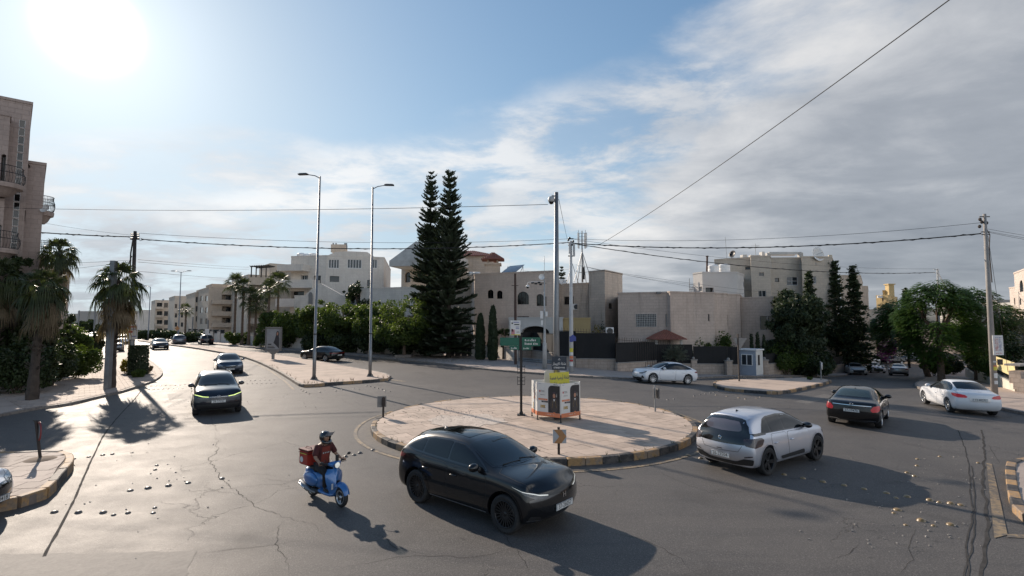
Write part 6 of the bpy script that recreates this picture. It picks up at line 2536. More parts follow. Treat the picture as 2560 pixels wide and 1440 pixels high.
# ---------- tall back house on the right
RB=stone('back_house_stone',(.53,.46,.38),(.48,.42,.345),(.37,.32,.265),stain=.4,stainc=(.24,.21,.18))
hc=[WX(1790,60),WX(1880,58),WX(1881,57),WX(1930,57),WX(1931,58.6),WX(2008,58.6),WX(2009,57.6),WX(2085,58),WX(2095,72),WX(1792,72)]
B=Bld('apartment_house','tall stone house with rooftop dishes and a roof frame above the cedars',hc,ZT(1850,648,59),RB)
B.win(1897,681,1910,690,frame=M_SGREY,cols=2)
B.win(1896,726,1916,742,frame=M_WHITE,cols=2)
B.win(1937,695,1948,705,frame=M_DARKM,cols=1)
B.win(1967,692,1995,713,frame=M_WHITE,cols=2,rows=2)
B.win(2021,690,2040,709,frame=M_WHITE,cols=2)
B.win(1863,667,1877,674,frame=M_DARKM,cols=1)
back_house=B.build()
m=MB()
m.mat(M_RENDER)
zt_=ZT(1970,645,60)
for px in(1925,2006):
	x,y=WX(px,58.8)
	Yf=y
	m.box((x,y,zt_-.6),(.5,.5,2.2))
x0,x1=WX(1925,58.8)[0],WX(2008,58.8)[0]
m.box(((x0+x1)/2,Yf,zt_+.45),(x1-x0,.35,.3))
m.box(((x0+x1)/2,Yf+1.6,zt_+.45),(x1-x0,.35,.3))
solo('roof_frame',m,'open concrete frame on the roof of the tall stone house','roof frame',(x0,Yf,zt_))
hc=[WX(2105,70),WX(2155,70),WX(2160,84),WX(2105,84)]
B=Bld('apartment_block','plain stone block right of the cedar tops',hc,ZT(2120,690,70),RB)
B.build()
hc=[WX(2157,76),WX(2172,76),WX(2173,88),WX(2157,88)]
B=Bld('apartment_block','narrow lower block beside the plain stone block at the cedars',hc,ZT(2160,717,76),RB)
B.build()
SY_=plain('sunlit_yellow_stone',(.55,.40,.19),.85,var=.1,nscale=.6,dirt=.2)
hc=[WX(2192,110),WX(2222,108),WX(2245,118),WX(2245,126),WX(2195,126)]
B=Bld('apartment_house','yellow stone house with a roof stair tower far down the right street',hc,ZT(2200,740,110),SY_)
B.win(2205,745,2209,754,frame=M_SGREY,cols=1)
B.build()
hc=[WX(2209,112),WX(2236,112),WX(2236,118),WX(2209,118)]
B=Bld('roof_room','yellow roof room above the yellow stone house',hc,ZT(2215,727,112),SY_,parapet=.3)
B.build()
m=MB()
m.mat(SY_)
x,y=WX(2227,111.5)
m.box((x,y,ZT(2227,727,112)),(1.3,1.3,3))
m.box((x,y,ZT(2227,727,112)+1.55),(1.7,1.7,.25))
solo('chimney',m,'square yellow stone chimney on the yellow roof room','chimney',(x,y,ZT(2227,735,112)))
hc=[WX(2150,95),WX(2215,95),WX(2220,105),WX(2150,105)]
B=Bld('house','low dark stone house behind the parked cars',hc,ZT(2180,775,95),RB)
B.build()
# ---------- right edge: sunlit rose villa
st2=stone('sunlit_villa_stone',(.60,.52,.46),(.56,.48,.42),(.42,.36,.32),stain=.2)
hc=[WX(2541,52),WX(2640,40),WX(2760,60),WX(2560,70)]
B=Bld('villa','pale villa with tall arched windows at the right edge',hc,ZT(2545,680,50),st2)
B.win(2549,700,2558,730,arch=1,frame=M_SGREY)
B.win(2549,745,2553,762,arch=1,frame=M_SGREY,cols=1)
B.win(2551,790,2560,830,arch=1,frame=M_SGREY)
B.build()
hc=[WX(2527,57),WX(2552,55),WX(2580,66),WX(2535,70)]
B=Bld('villa_wing','stepped lower wing of the pale villa at the right edge',hc,ZT(2530,720,56),st2)
B.win(2535,745,2538,762,frame=M_SGREY,cols=1)
B.balcony(2528,2556,788,798,1.0)
B.build()
hc=[WX(2495,120),WX(2548,120),WX(2548,135),WX(2495,135)]
B=Bld('apartment_block','grey flat block far behind the telegraph pole',hc,ZT(2520,765,120),RB)
B.build()
m=MB()
m.mat(plain('distant_town_stone',(.38,.36,.33),.9,var=.25,nscale=.02))
rnd=random.Random(9)
for k in range(26):
	Y_=rnd.uniform(240,420)
	px=rnd.uniform(2380,2560)
	x,y=WX(px,Y_)
	h=rnd.uniform(8,14)
	m.box((x,y,ZT(px,rnd.uniform(748,772),Y_)-h/2),(rnd.uniform(10,22),12,h),rnd.uniform(-.4,.4))
for k in range(30):
	Y_=rnd.uniform(230,400)
	px=rnd.uniform(200,560)
	x,y=WX(px,Y_)
	m.box((x,y,4),(rnd.uniform(10,20),12,rnd.uniform(6,12)),rnd.uniform(-.4,.4))
o=mkobj('distant_town',m.mesh('distant_town'),None,kind='stuff')
# ================================================================== STREET WALLS
def wall(name,label,pts,h,th=.28,mat=S_LOW,cap=True,base=-.3,pill=(),cat='wall',screen=None,screen_m=M_SCREEN,step=2.4,group=None):
	"""street wall along ground pixels; screen: (height above wall) of dark panels set on it"""
	P=[Vector(p)for p in pts]
	r=thing(name,label,cat,(P[0].x,P[0].y,gz(P[0].x,P[0].y)),group=group)
	w=MB()
	w.mat(mat)
	c=MB()
	c.mat(M_CONC)
	seg=[]
	for i in range(len(P)-1):
		a,b=P[i],P[i+1]
		k=max(1,int(round((b-a).length/step)))
		for j in range(k):
			seg.append((a+(b-a)*j/k,a+(b-a)*(j+1)/k))
	for a,b in seg:
		m_=(a+b)/2
		z=gz(m_.x,m_.y)
		ang_=atan2(b.y-a.y,b.x-a.x)
		w.box((m_.x,m_.y,z+(h+base)/2),((b-a).length+.002,th,h-base),ang_)
		if cap:
			c.box((m_.x,m_.y,z+h+.035),((b-a).length-.01,th+.08,.07),ang_)
	part('wall_body',w,r,True)
	if cap:
		part('coping',c,r,True)
	if screen:
		for a,b in seg:
			m_=(a+b)/2
			z=gz(m_.x,m_.y)+h+(.07 if cap else 0)
			ang_=atan2(b.y-a.y,b.x-a.x)
			q=MB()
			q.mat(screen_m)
			n_=5
			L=(b-a).length-.03
			G_=[]
			for u in range(n_+1):
				x=-L/2+L*u/n_
				G_.append([(x,.03*sin(u*2.1+a.x),0.0),(x,.02*sin(u*1.3+a.y),screen)])
			R=Matrix.Rotation(ang_,3,'Z')
			G_=[[R@Vector(v)+Vector((m_.x,m_.y,z))for v in row]for row in G_]
			q.grid(G_)
			q.grid([[p_+Vector((0,.03,0))for p_ in row][::-1]for row in G_])
			q.mat(M_BLACKM)
			q.bar(G_[0][0],G_[0][1]+Vector((0,0,.05)),.05)
			q.bar(G_[0][1],G_[-1][1],.04)
			part('screen_panel',q,r,True)
	for p_ in pill:
		x,y=p_
		z=gz(x,y)
		q=MB()
		q.mat(mat)
		q.box((x,y,z+h/2+.1),(.5,.5,h+.45))
		q.mat(M_CONC)
		q.box((x,y,z+h+.37),(.6,.6,.09))
		q.ball((x,y,z+h+.5),.14,10,6)
		part('pillar',q,r,True)
	return r
wall('screened_wall','low stone wall with black mesh screens behind the white saloon',g2l([(1386,917),(1440,922),(1540,930)]),.95,screen=2.15,step=3.2)
wall('screened_wall','rust streaked stone wall with black screens left of the guard booth',g2l([(1541,931),(1640,935),(1733,938)]),.95,screen=1.65,step=3.4)
wall('boundary_wall','stone boundary wall with a ball topped pillar left of the guard booth',g2l([(1735,938),(1820,940),(1846,941)]),1.0,screen=1.5,step=2.5,pill=[g2(1734,938),g2(1822,941)])
wall('boundary_wall','stepping stone wall with slim pillars between booth and round sign',g2l([(1912,940),(1965,939),(2010,937),(2060,936),(2108,934)]),1.1,pill=[g2(1912,940),g2(1968,939),g2(2008,937.5),g2(2024,937),g2(2045,936),g2(2100,934)],screen=.9,step=2.6)
wall('garden_wall','pale garden wall left of the gate, under the street trees',g2l([(560,858),(665,867),(790,877),(900,884),(1000,888),(1108,893)]),1.5,mat=S_PALE,step=3.5)
wall('garden_wall','short wall between the cypresses and the grey garage',g2l([(1190,893),(1240,897),(1292,906)]),1.35,mat=S_PALE,step=3)
wall('garden_wall','stone wall with dark sheeting behind the green street signs',g2l([(1296,906),(1330,903),(1384,914)]),1.1,mat=S_LOW,step=3,screen=1.7,pill=[g2(1333,903)])
wall('roadside_wall','white pillared wall along the far left road behind the palms',g2l([(470,851),(560,858)]),1.6,mat=S_PALE,step=3,pill=[g2(x,852+(x-470)*.07)for x in(478,495,512,530,548)],screen=.6)
wall('hedge_wall','low stone wall under the big shrubs at the left edge',g2l([(-140,985),(20,975),(120,950),(180,925),(215,895),(228,872)]),.7,mat=S_PINK,step=3)
wall('roadside_wall','stone wall behind the parked cars under the cedars',[g2(2112,925),(WX(2150,72)),WX(2200,90),WX(2260,110)],1.4,step=4)
# gate
a,b=Vector(g2(1121,893)),Vector(g2(1184,893))
r=thing('metal_gate','black sheet metal gate beside the twin pines','gate',(a.x,a.y,0))
ang_=atan2(b.y-a.y,b.x-a.x)
for k in range(4):
	q=MB()
	q.mat(M_BLACKM)
	c=a+(b-a)*((k+.5)/4)
	q.box((c.x,c.y,1.12),((b-a).length/4-.03,.05,2.05),ang_)
	q.mat(M_DARKM)
	for zz in(.35,1.1,1.9):
		q.box((c.x,c.y-.04,zz),((b-a).length/4-.06,.04,.06),ang_)
	part('gate_panel',q,r,True)
for p_ in(a,b):
	q=MB()
	q.mat(S_PALE)
	q.box((p_.x,p_.y,1.2),(.45,.45,2.5))
	part('gate_pillar',q,r,True)
# spiked railings over the screens
for(p0,p1,lab)in((g2(1386,917),g2(1540,930),'thin spiked railing above the black screens near the white pole'),(g2(1541,931),g2(1690,937),'spiked railing above the rust streaked screened wall')):
	p0,p1=Vector(p0),Vector(p1)
	p0=p0+Vector((0,.4))
	p1=p1+Vector((0,.4))
	q=MB()
	q.mat(M_DARKM)
	n_=int((p1-p0).length/.24)
	zt0=3.50 if 'thin' in lab else 3.0
	for k in range(n_):
		p_=p0+(p1-p0)*k/n_
		zg=gz(p_.x,p_.y)
		q.bar((p_.x,p_.y,zg+.6),(p_.x,p_.y,zg+zt0),.025)
	for zz in(.5,zt0-.25):
		q.bar((p0.x,p0.y,gz(p0.x,p0.y)+zz),(p1.x,p1.y,gz(p1.x,p1.y)+zz),.035)
	solo('railing',q,lab,'railing',(p0.x,p0.y,1.4))
# tiled pavilion roof
q=MB()
q.mat(M_TILE)
x0,x1=WX(1632,41)[0],WX(1718,41)[0]
zz=ZT(1675,849,41)
YP=41.5*KD(1675)
hip(q,x0,x1,YP-.6,YP+2.6,zz,.85,.2)
tile_rows(q,x0,x1,YP-.6,YP+2.6,zz,.86,.2,.16,.045)
q.mat(M_RENDER)
for x in(x0+.4,x1-.4):
	for y in(YP,YP+2.2):
		q.box((x,y,zz/2-.2),(.2,.2,zz+.3))
solo('pavilion',q,'low pavilion with a red tiled hip roof behind the screens','pavilion',(x0,YP,0))
# guard booth
bc=G(1879,941)
bz=bc.z
t_=thing('guard_booth','small grey guard booth with a white sliding window beside the wall','booth',tuple(bc))
s_=1/1280*bc.y
bw,bd,bh=1.45,1.35,2.35
q=MB()
q.mat(plain('booth_panel',(.30,.33,.38),.5,var=.08,nscale=2,dirt=.3))
rz=radians(-50)
R=Matrix.Rotation(rz,3,'Z')
def bx(c,sz):
	c=R@Vector(c)+Vector(bc)
	q.box(c,sz,rz)
bx((0,0,.1),(bw,bd,.2))
bx((0,0,.2+(bh-.2)/2),(bw,bd,bh-.2))
part('booth_wall',q,t_,True)
q=MB()
q.mat(M_WHITE)
bx((0,0,bh+.05),(bw+.22,bd+.22,.12))
part('roof',q,t_,True)
q=MB()
q.mat(M_WHITE)
for cx_,sx_,cz_,sz_ in((-.48,.06,1.5,.95),(.48,.06,1.5,.95),(0,1.02,1.97,.06),(0,1.02,1.03,.06),(0,.06,1.5,.95)):
	bx((cx_-.05,-bd/2-.02,cz_),(sx_,.06,sz_))
wo=part('window',q,t_,True)
q=MB()
q.mat(M_WGLASS)
bx((-.05,-bd/2-.008,1.5),(.92,.02,.9))
po=part('pane',q,t_,True)
po.parent=wo
q=MB()
q.mat(plain('booth_side',(.62,.61,.58),.6,var=.06,nscale=2,dirt=.25))
bx((bw/2+.008,0,.2+(bh-.22)/2),(.02,bd-.04,bh-.26))
part('side_panel',q,t_,True)
q=MB()
q.mat(M_DARKM)
bx((bw/2+.03,-.15,1.5),(.04,.3,.9))
part('side_window',q,t_,True)
# yellow panelled wall at the right
ya=[g2(2418,944),g2(2545,984)]
A,Bv=Vector(ya[0]),Vector(ya[1])
r=thing('yellow_wall','low wall with yellow panels and a lacy iron band behind the telegraph pole','wall',(A.x,A.y,gz(A.x,A.y)))
ang_=atan2(Bv.y-A.y,Bv.x-A.x)
Ld=(Bv-A).length
t=(Bv-A).normalized()
nseg=3
for k in range(nseg):
	c=A+(Bv-A)*(k+.5)/nseg
	z=gz(c.x,c.y)
	q=MB()
	q.mat(plain('cream_plinth',(.58,.53,.44),.8,var=.08,nscale=1,dirt=.3))
	q.box((c.x,c.y,z+.38),(Ld/nseg,.3,.95),ang_)
	part('plinth',q,r,True)
	q=MB()
	q.mat(M_YWALL)
	q.box((c.x,c.y,z+1.75),(Ld/nseg-.06,.04,1.0),ang_)
	part('yellow_panel',q,r,True)
	q=MB()
	q.mat(M_BLACKM)
	rr=random.Random(k)
	for j in range(34):
		cc=c+t*(-Ld/nseg/2+(j+.5)/34*Ld/nseg)
		pts_=[(cc.x+t.x*.07*cos(a_),cc.y+t.y*.07*cos(a_)-.06,z+1.05+.14*sin(a_))for a_ in[x*pi/4 for x in range(9)]]
		q.tube(pts_,.012,4,cap=False)
		q.tube([(cc.x,cc.y-.06,z+.88),(cc.x+t.x*.1*(-1)**j,cc.y+t.y*.1*(-1)**j-.06,z+1.24)],.010,4)
	for zz in(.87,1.24):
		e0,e1=c-t*Ld/nseg/2,c+t*Ld/nseg/2
		q.bar((e0.x,e0.y-.06,z+zz),(e1.x,e1.y-.06,z+zz),.03)
	part('iron_band',q,r,True)
	q=MB()
	q.mat(M_DARKM)
	e1=c+t*Ld/nseg/2
	q.box((e1.x,e1.y,z+1.5),(.12,.12,1.6),ang_)
	part('post',q,r,True)
# right corner pier and steps
m=MB()
m.mat(S_LOW)
p=G(2556,988)
for k in range(3):
	m.box((p.x+.5,p.y+.3*k,p.z+.3+k*.4),(1.6-k*.2,.6,.6+k*.1),.4)
m.mat(M_CONC)
m.box((p.x+.5,p.y+.6,p.z+1.9),(1.7,.8,.12),.4)
solo('stone_pier',m,'rough stone pier at the right edge beside the yellow wall','pier',tuple(p))
# ================================================================== POLES, LAMPS, SIGNS
def base_plate(m,c,s=.36):
	m.mat(M_STEEL)
	m.box((c[0],c[1],c[2]+.02),(s,s,.04))
	for sx in(-1,1):
		for sy in(-1,1):
			m.tube([(c[0]+sx*s*.38,c[1]+sy*s*.38,c[2]),(c[0]+sx*s*.38,c[1]+sy*s*.38,c[2]+.13)],.02,6)
			m.add([(c[0]+sx*.06,c[1]+sy*.06,c[2]+.04),(c[0]+sx*s*.46,c[1]+sy*s*.46,c[2]+.04),(c[0]+sx*.06,c[1]+sy*.06,c[2]+.30)],[(0,1,2),(2,1,0)])
def lamp_post(base,top_z,heads,label,r0=.115,r1=.055,arm=1.3,group='street lamps',near=True,tilt_=0.0):
	b=Vector(base)
	t=thing('street_lamp',label,'street lamp',tuple(b),group=group)
	q=MB()
	q.mat(M_STEEL)
	q.smooth=True
	q.tube([b,b+Vector((0,0,1.8)),b+Vector((0,0,1.82)),(b.x+tilt_,b.y,top_z)],[r0,r0*.96,r0*.82,r1],14)
	q.smooth=False
	if near:
		q.mat(M_PLASTIC)
		q.tube([b+Vector((0,0,2.9)),b+Vector((0,0,2.98))],r0*.9,12)
	part('pole',q,t,True)
	if near:
		q=MB()
		base_plate(q,b)
		part('base_plate',q,t,True)
	for dx,dy in heads:
		q=MB()
		q.mat(M_STEEL)
		d=Vector((dx,dy,0))
		e=Vector((b.x+tilt_,b.y,top_z))
		q.smooth=True
		q.tube([e-Vector((0,0,.12)),e+d*arm*.4+Vector((0,0,.06)),e+d*arm+Vector((0,0,.16))],[.035,.032,.028],8)
		part('arm',q,t,True)
		q=MB()
		q.mat(M_PLASTIC)
		h=e+d*(arm+.28)+Vector((0,0,.18))
		ang_=atan2(d.y,d.x)
		q.box(h,(.66,.26,.07),ang_)
		q.mat(M_STEEL)
		q.box(h+Vector((0,0,.05)),(.5,.2,.05),ang_)
		q.mat(M_SGREY)
		q.box(h-Vector((0,0,.04)),(.42,.2,.012),ang_)
		part('lamp_head',q,t,True)
	return t
b1=G(785,949,.17)
l1=lamp_post(b1,at(798,441,b1.y).z,[(-1,.12)],'tall lamp post near the median nose with its head pointing left',tilt_=.05,arm=.9)
b2=G(925,941,.17)
l2=lamp_post(b2,at(932,468,b2.y).z,[(1,.1)],'tall lamp post on the median with its head pointing right',tilt_=-.05,arm=.85)
b3=at(445,858,88)
b3.z=gz(b3.x,b3.y)
lamp_post(b3,at(448,680,88).z,[(-1,.1),(1,-.1)],'far double armed lamp post on the left road median',r0=.12,near=False,arm=1.2)
b4=at(370,850,100)
b4.z=gz(b4.x,b4.y)
lamp_post(b4,at(373,717,100).z,[(-1,.1)],'slim far lamp post with one arm, left of the double armed one',r0=.11,near=False,arm=.8)
for px,py,Y_,lab in((234,740,85,'far thin pole at the side road beyond the hedge'),(480,792,95,'short dark far pole before the cream block'),(194,776,110,'distant pole stub beyond the hedge'),(519,800,100,'far pole in front of the sand apartment house')):
	p=at(px,850,Y_)
	m=MB()
	m.mat(M_STEEL)
	m.tube([(p.x,p.y,gz(p.x,p.y)),(p.x,p.y,at(px,py,Y_).z)],.12,8)
	solo('utility_pole',m,lab,'pole',(p.x,p.y,gz(p.x,p.y)))
def sticker(parent,c,r,z,h,w,m,ang):
	"""paper wrapped round a pole"""
	q=MB()
	q.mat(m)
	k=6
	G_=[]
	for i in range(k+1):
		a=ang-w/r/2+w/r*i/k
		G_.append([(c[0]+(r+.004)*cos(a),c[1]+(r+.004)*sin(a),z),(c[0]+(r+.004)*cos(a),c[1]+(r+.004)*sin(a),z+h)])
	q.grid(G_)
	return part('sticker',q,parent,True)
M_RED=plain('sign_red',(.42,.05,.05),.5,var=.15,nscale=6)
M_YEL=plain('sign_yellow',(.62,.54,.06),.5,var=.06,nscale=5)
M_BLU=plain('sign_blue',(.05,.07,.28),.5,var=.1,nscale=6)
M_ORG=plain('banner_orange',(.62,.20,.09),.55,var=.06,nscale=4)
M_BANW=plain('banner_white',(.62,.61,.58),.6,var=.05,nscale=3)
M_BANK=plain('banner_dark',(.020,.019,.022),.5,var=.2,nscale=4)
M_CHV=plain('chevron_orange',(.40,.20,.08),.6,var=.25,nscale=6,dirt=.4)
M_CHG=plain('chevron_grey',(.40,.41,.42),.5,var=.12,nscale=6,dirt=.3)
M_NAVY=plain('sign_navy',(.02,.03,.045),.5,var=.1)
M_SKIN=plain('printed_skin',(.38,.20,.13),.6,var=.1,nscale=12)
M_GOLD=plain('printed_gold',(.48,.30,.03),.5,var=.3,nscale=20)
# utility pole behind the left palm
b=G(325,938,.12)
top=at(338,578,b.y)
t=thing('utility_pole','tall steel utility pole beside the planted pillar, strung with cables','pole',tuple(b))
q=MB()
q.mat(M_DARKM)
q.smooth=True
q.tube([b,(b.x+(top.x-b.x)*.5,b.y,(b.z+top.z)/2),top],[.17,.14,.10],12)
part('pole',q,t,True)
q=MB()
q.mat(M_PLASTIC)
for z,r in((-.35,.10),(-.55,.13),(-.2,.08)):
	q.tube([top+Vector((-.30,0,z)),top+Vector((.30,0,z))],r*.6,8)
q.tube([top+Vector((-.1,0,-.4)),top+Vector((-.24,0,-1.6)),top+Vector((-.22,0,-3.3))],.05,6)
q.tube([top+Vector((.1,0,-.4)),top+Vector((.4,0,-.7)),top+Vector((.62,0,-.62))],.02,6)
q.tube([top+Vector((-.15,0,-1.8)),top+Vector((-.45,0,-2.6)),top+Vector((-.1,0,-3.4))],.03,6)
part('cable_fittings',q,t,True)
q=MB()
q.mat(M_STEEL)
q.tube([b,b+Vector((0,0,3.2))],.19,12)
part('pole_sleeve',q,t,True)
q=MB()
q.mat(M_SWHITE)
pc=at(331,830,b.y-.25)
q.box(pc,(.72,.03,1.05))
brd=part('notice_board',q,t,True)
q=MB()
q.mat(M_RED)
q.box(pc+Vector((0,-.02,.36)),(.6,.01,.10))
q.box(pc+Vector((-.12,-.02,.02)),(.30,.01,.16))
q.mat(M_BLU)
q.box(pc+Vector((0,-.02,.20)),(.5,.01,.05))
q.box(pc+Vector((.12,-.02,-.3)),(.3,.01,.05))
for v in q.v:
	pass
st_=part('printed_text',q,None)
st_.parent=brd
for v in st_.data.vertices:
	v.co-=t.location
# square steel post in front of the palm trunk
b=G(268,973,.12)
m=MB()
m.mat(M_STEEL)
hp_=at(265,652,b.y).z-b.z
m.box((b.x,b.y,b.z+hp_/2),(.26,.26,hp_))
m.mat(M_SWHITE)
m.box((b.x+.02,b.y-.12,b.z+1.55),(.14,.01,.28))
t=thing('square_post','square grey steel post standing against the drooping palm','post',tuple(b))
part('post',m,t,True)
# right telegraph pole
b=G(2487,992,.13)
top=at(2461,535,b.y)
t=thing('utility_pole','leaning concrete utility pole at the right edge with a notice board','pole',tuple(b))
q=MB()
q.mat(M_CONC)
q.smooth=True
q.tube([b,b+(top-b)*.55,top],[.17,.13,.085],12)
part('pole',q,t,True)
q=MB()
q.mat(M_DARKM)
d=(top-b)
for f_,w_ in((.985,.30),(.90,.26),(.885,.26)):
	p=b+d*f_
	q.bar(p-Vector((w_,0,0)),p+Vector((w_,0,0)),.05)
for dx,f_ in((-.28,.97),(-.18,.955),(-.33,.93),(.1,.95)):
	p=b+d*f_+Vector((dx,0,0))
	q.ball(p,.085,8,6,(1,1,1.3))
q.tube([b+d*.93,b+d*.93+Vector((.25,0,-.5)),b+d*.8+Vector((.16,0,0)),b+d*.62+Vector((.22,0,0))],.03,6)
part('cable_fittings',q,t,True)
q=MB()
q.mat(M_SWHITE)
pc=at(2495,863,b.y-.22)
q.box(pc,(.56,.03,1.15),radians(-4))
brd=part('notice_board',q,t,True)
BOARD,BPC=brd,pc-t.location
q=MB()
q.mat(M_DARKM)
q.box(at(2500,905,b.y-.2),(.28,.06,.32))
part('meter_box',q,t,True)
for z,mm,h_ in((1.55,M_YEL,.2),(1.75,M_ORG,.08),(1.1,M_SWHITE,.28),(.75,M_SWHITE,.2),(2.0,M_SWHITE,.1)):
	sticker(t,(b.x+d.x*z/d.z,b.y),.168,b.z+z,h_,.22,mm,-pi/2)
# thick camera pole rising from the promotional stand
pc0=Vector((at(1392,1000,19.75).x,19.75,RH))
ctop=at(1391,481,pc0.y)
t=thing('camera_pole','tall grey camera pole rising from the middle of the round island','pole',tuple(pc0))
q=MB()
q.mat(M_STEEL)
q.smooth=True
q.tube([pc0,pc0+Vector((0,0,4)),ctop],[.125,.11,.075],16)
part('pole',q,t,True)
q=MB()
q.mat(M_STEELP)
c=at(1378,496,pc0.y)
q.tube([(ctop.x,ctop.y,c.z+.08),(c.x+.02,c.y-.05,c.z+.10),(c.x,c.y-.05,c.z)],.03,6)
q.smooth=True
q.lathe([(.001,.02),(.10,.0),(.13,-.08),(.13,-.16),(.11,-.2)],16,origin=(c.x,c.y-.05,c.z+.05))
q.mat(M_GLASSB)
q.ball((c.x,c.y-.05,c.z-.15),.10,14,8)
part('dome_camera',q,t,True)
# signs hung on the camera pole
q=MB()
q.mat(M_NAVY)
sc_=at(1398,908,pc0.y-.17)
q.box((0,0,0),(.56,.02,.50))
s1_=thing('rental_sign','small dark blue rental board hung on the camera pole','sign',tuple(sc_))
brd=mkobj('board',q.mesh('board'),s1_)
# Arabic in presentation forms, drawn right to left
AR={'shqa':'\ufeb7\ufed8\ufe94','lljar':'\ufedf\ufefc\ufef3\ufea0\ufe8e\ufead'}
def arabic(*forms):
	return ''.join(forms)[::-1]
apt='\ufeb7\ufed8\ufe94'            # apartment
rent='\ufedf\ufefa\ufef3\ufea0\ufe8e\ufead'  # for rent
flat='\ufeb7\ufed8\ufe94'
ground='\ufe83\ufead\ufebf\ufef4\ufe94'
luxury='\ufed3\ufea8\ufee4\ufe94'
withg='\ufee3\ufeca'
garden='\ufea3\ufea9\ufef3\ufed8\ufe94'
def rtl(*words):
	return ' '.join(w[::-1]for w in words[::-1])
text_on(rtl(apt,rent),s1_,(0,-.013,-.02),0,.14,M_SWHITE,bold=.012,sx=.8)
text_on('0786834446',s1_,(0,-.013,-.17),0,.085,M_SWHITE,bold=.012)
text_on('\u25b3',s1_,(0,-.013,.15),0,.10,M_SWHITE)
q=MB()
q.mat(M_YEL)
q.box((0,0,0),(.74,.02,.60))
sc2=at(1399,951,pc0.y-.20)
s2_=thing('apartment_sign','yellow apartment sign with blue Arabic lettering leaning inside the promotional stand','sign',tuple(sc2))
s2_.rotation_euler=(0,radians(-4),0)
mkobj('board',q.mesh('board'),s2_)
text_on(rtl(flat,ground,luxury),s2_,(0,-.013,.10),0,.175,plain('ink_blue',(.02,.03,.14),.5,var=0),bold=.018,sx=.60)
text_on(rtl(withg,garden),s2_,(0.02,-.013,-.12),0,.15,plain('ink_blue',(.02,.03,.14),.5,var=0),bold=.012,sx=.9)
def scribble(parent,cx,y,cz,w,h,mm,n,seed=3):
	"""a line of print too small to read in the photograph: little upright marks of uneven height"""
	rr=random.Random(seed+n)
	q=MB()
	q.mat(mm)
	for k in range(n):
		if rr.random()<.15:
			continue
		x=cx-w/2+w*(k+.5)/n
		hh=h*rr.uniform(.45,1)
		ww=w/n*rr.uniform(.45,.8)
		z=cz-h/2
		q.add([(x-ww/2,y,z),(x+ww/2,y,z),(x+ww/2*rr.uniform(.3,1),y,z+hh),(x-ww/2,y,z+hh*rr.uniform(.7,1))],[(0,1,2,3)])
	return mkobj('small_print',q.mesh('small_print'),parent)
for(dx,w_,n_,mm)in((-.10,.20,9,M_RED),(.11,.16,12,M_BLU)):
	for k in range(n_):
		scribble(BOARD,BPC.x+dx,BPC.y-.03,BPC.z+.36-k*.72/n_,w_,.50/n_,mm,4,seed=k*7)
for dz,mm in((.45,M_BLU),(-.46,M_RED)):
	scribble(BOARD,BPC.x,BPC.y-.03,BPC.z+dz,.42,.05,mm,11)
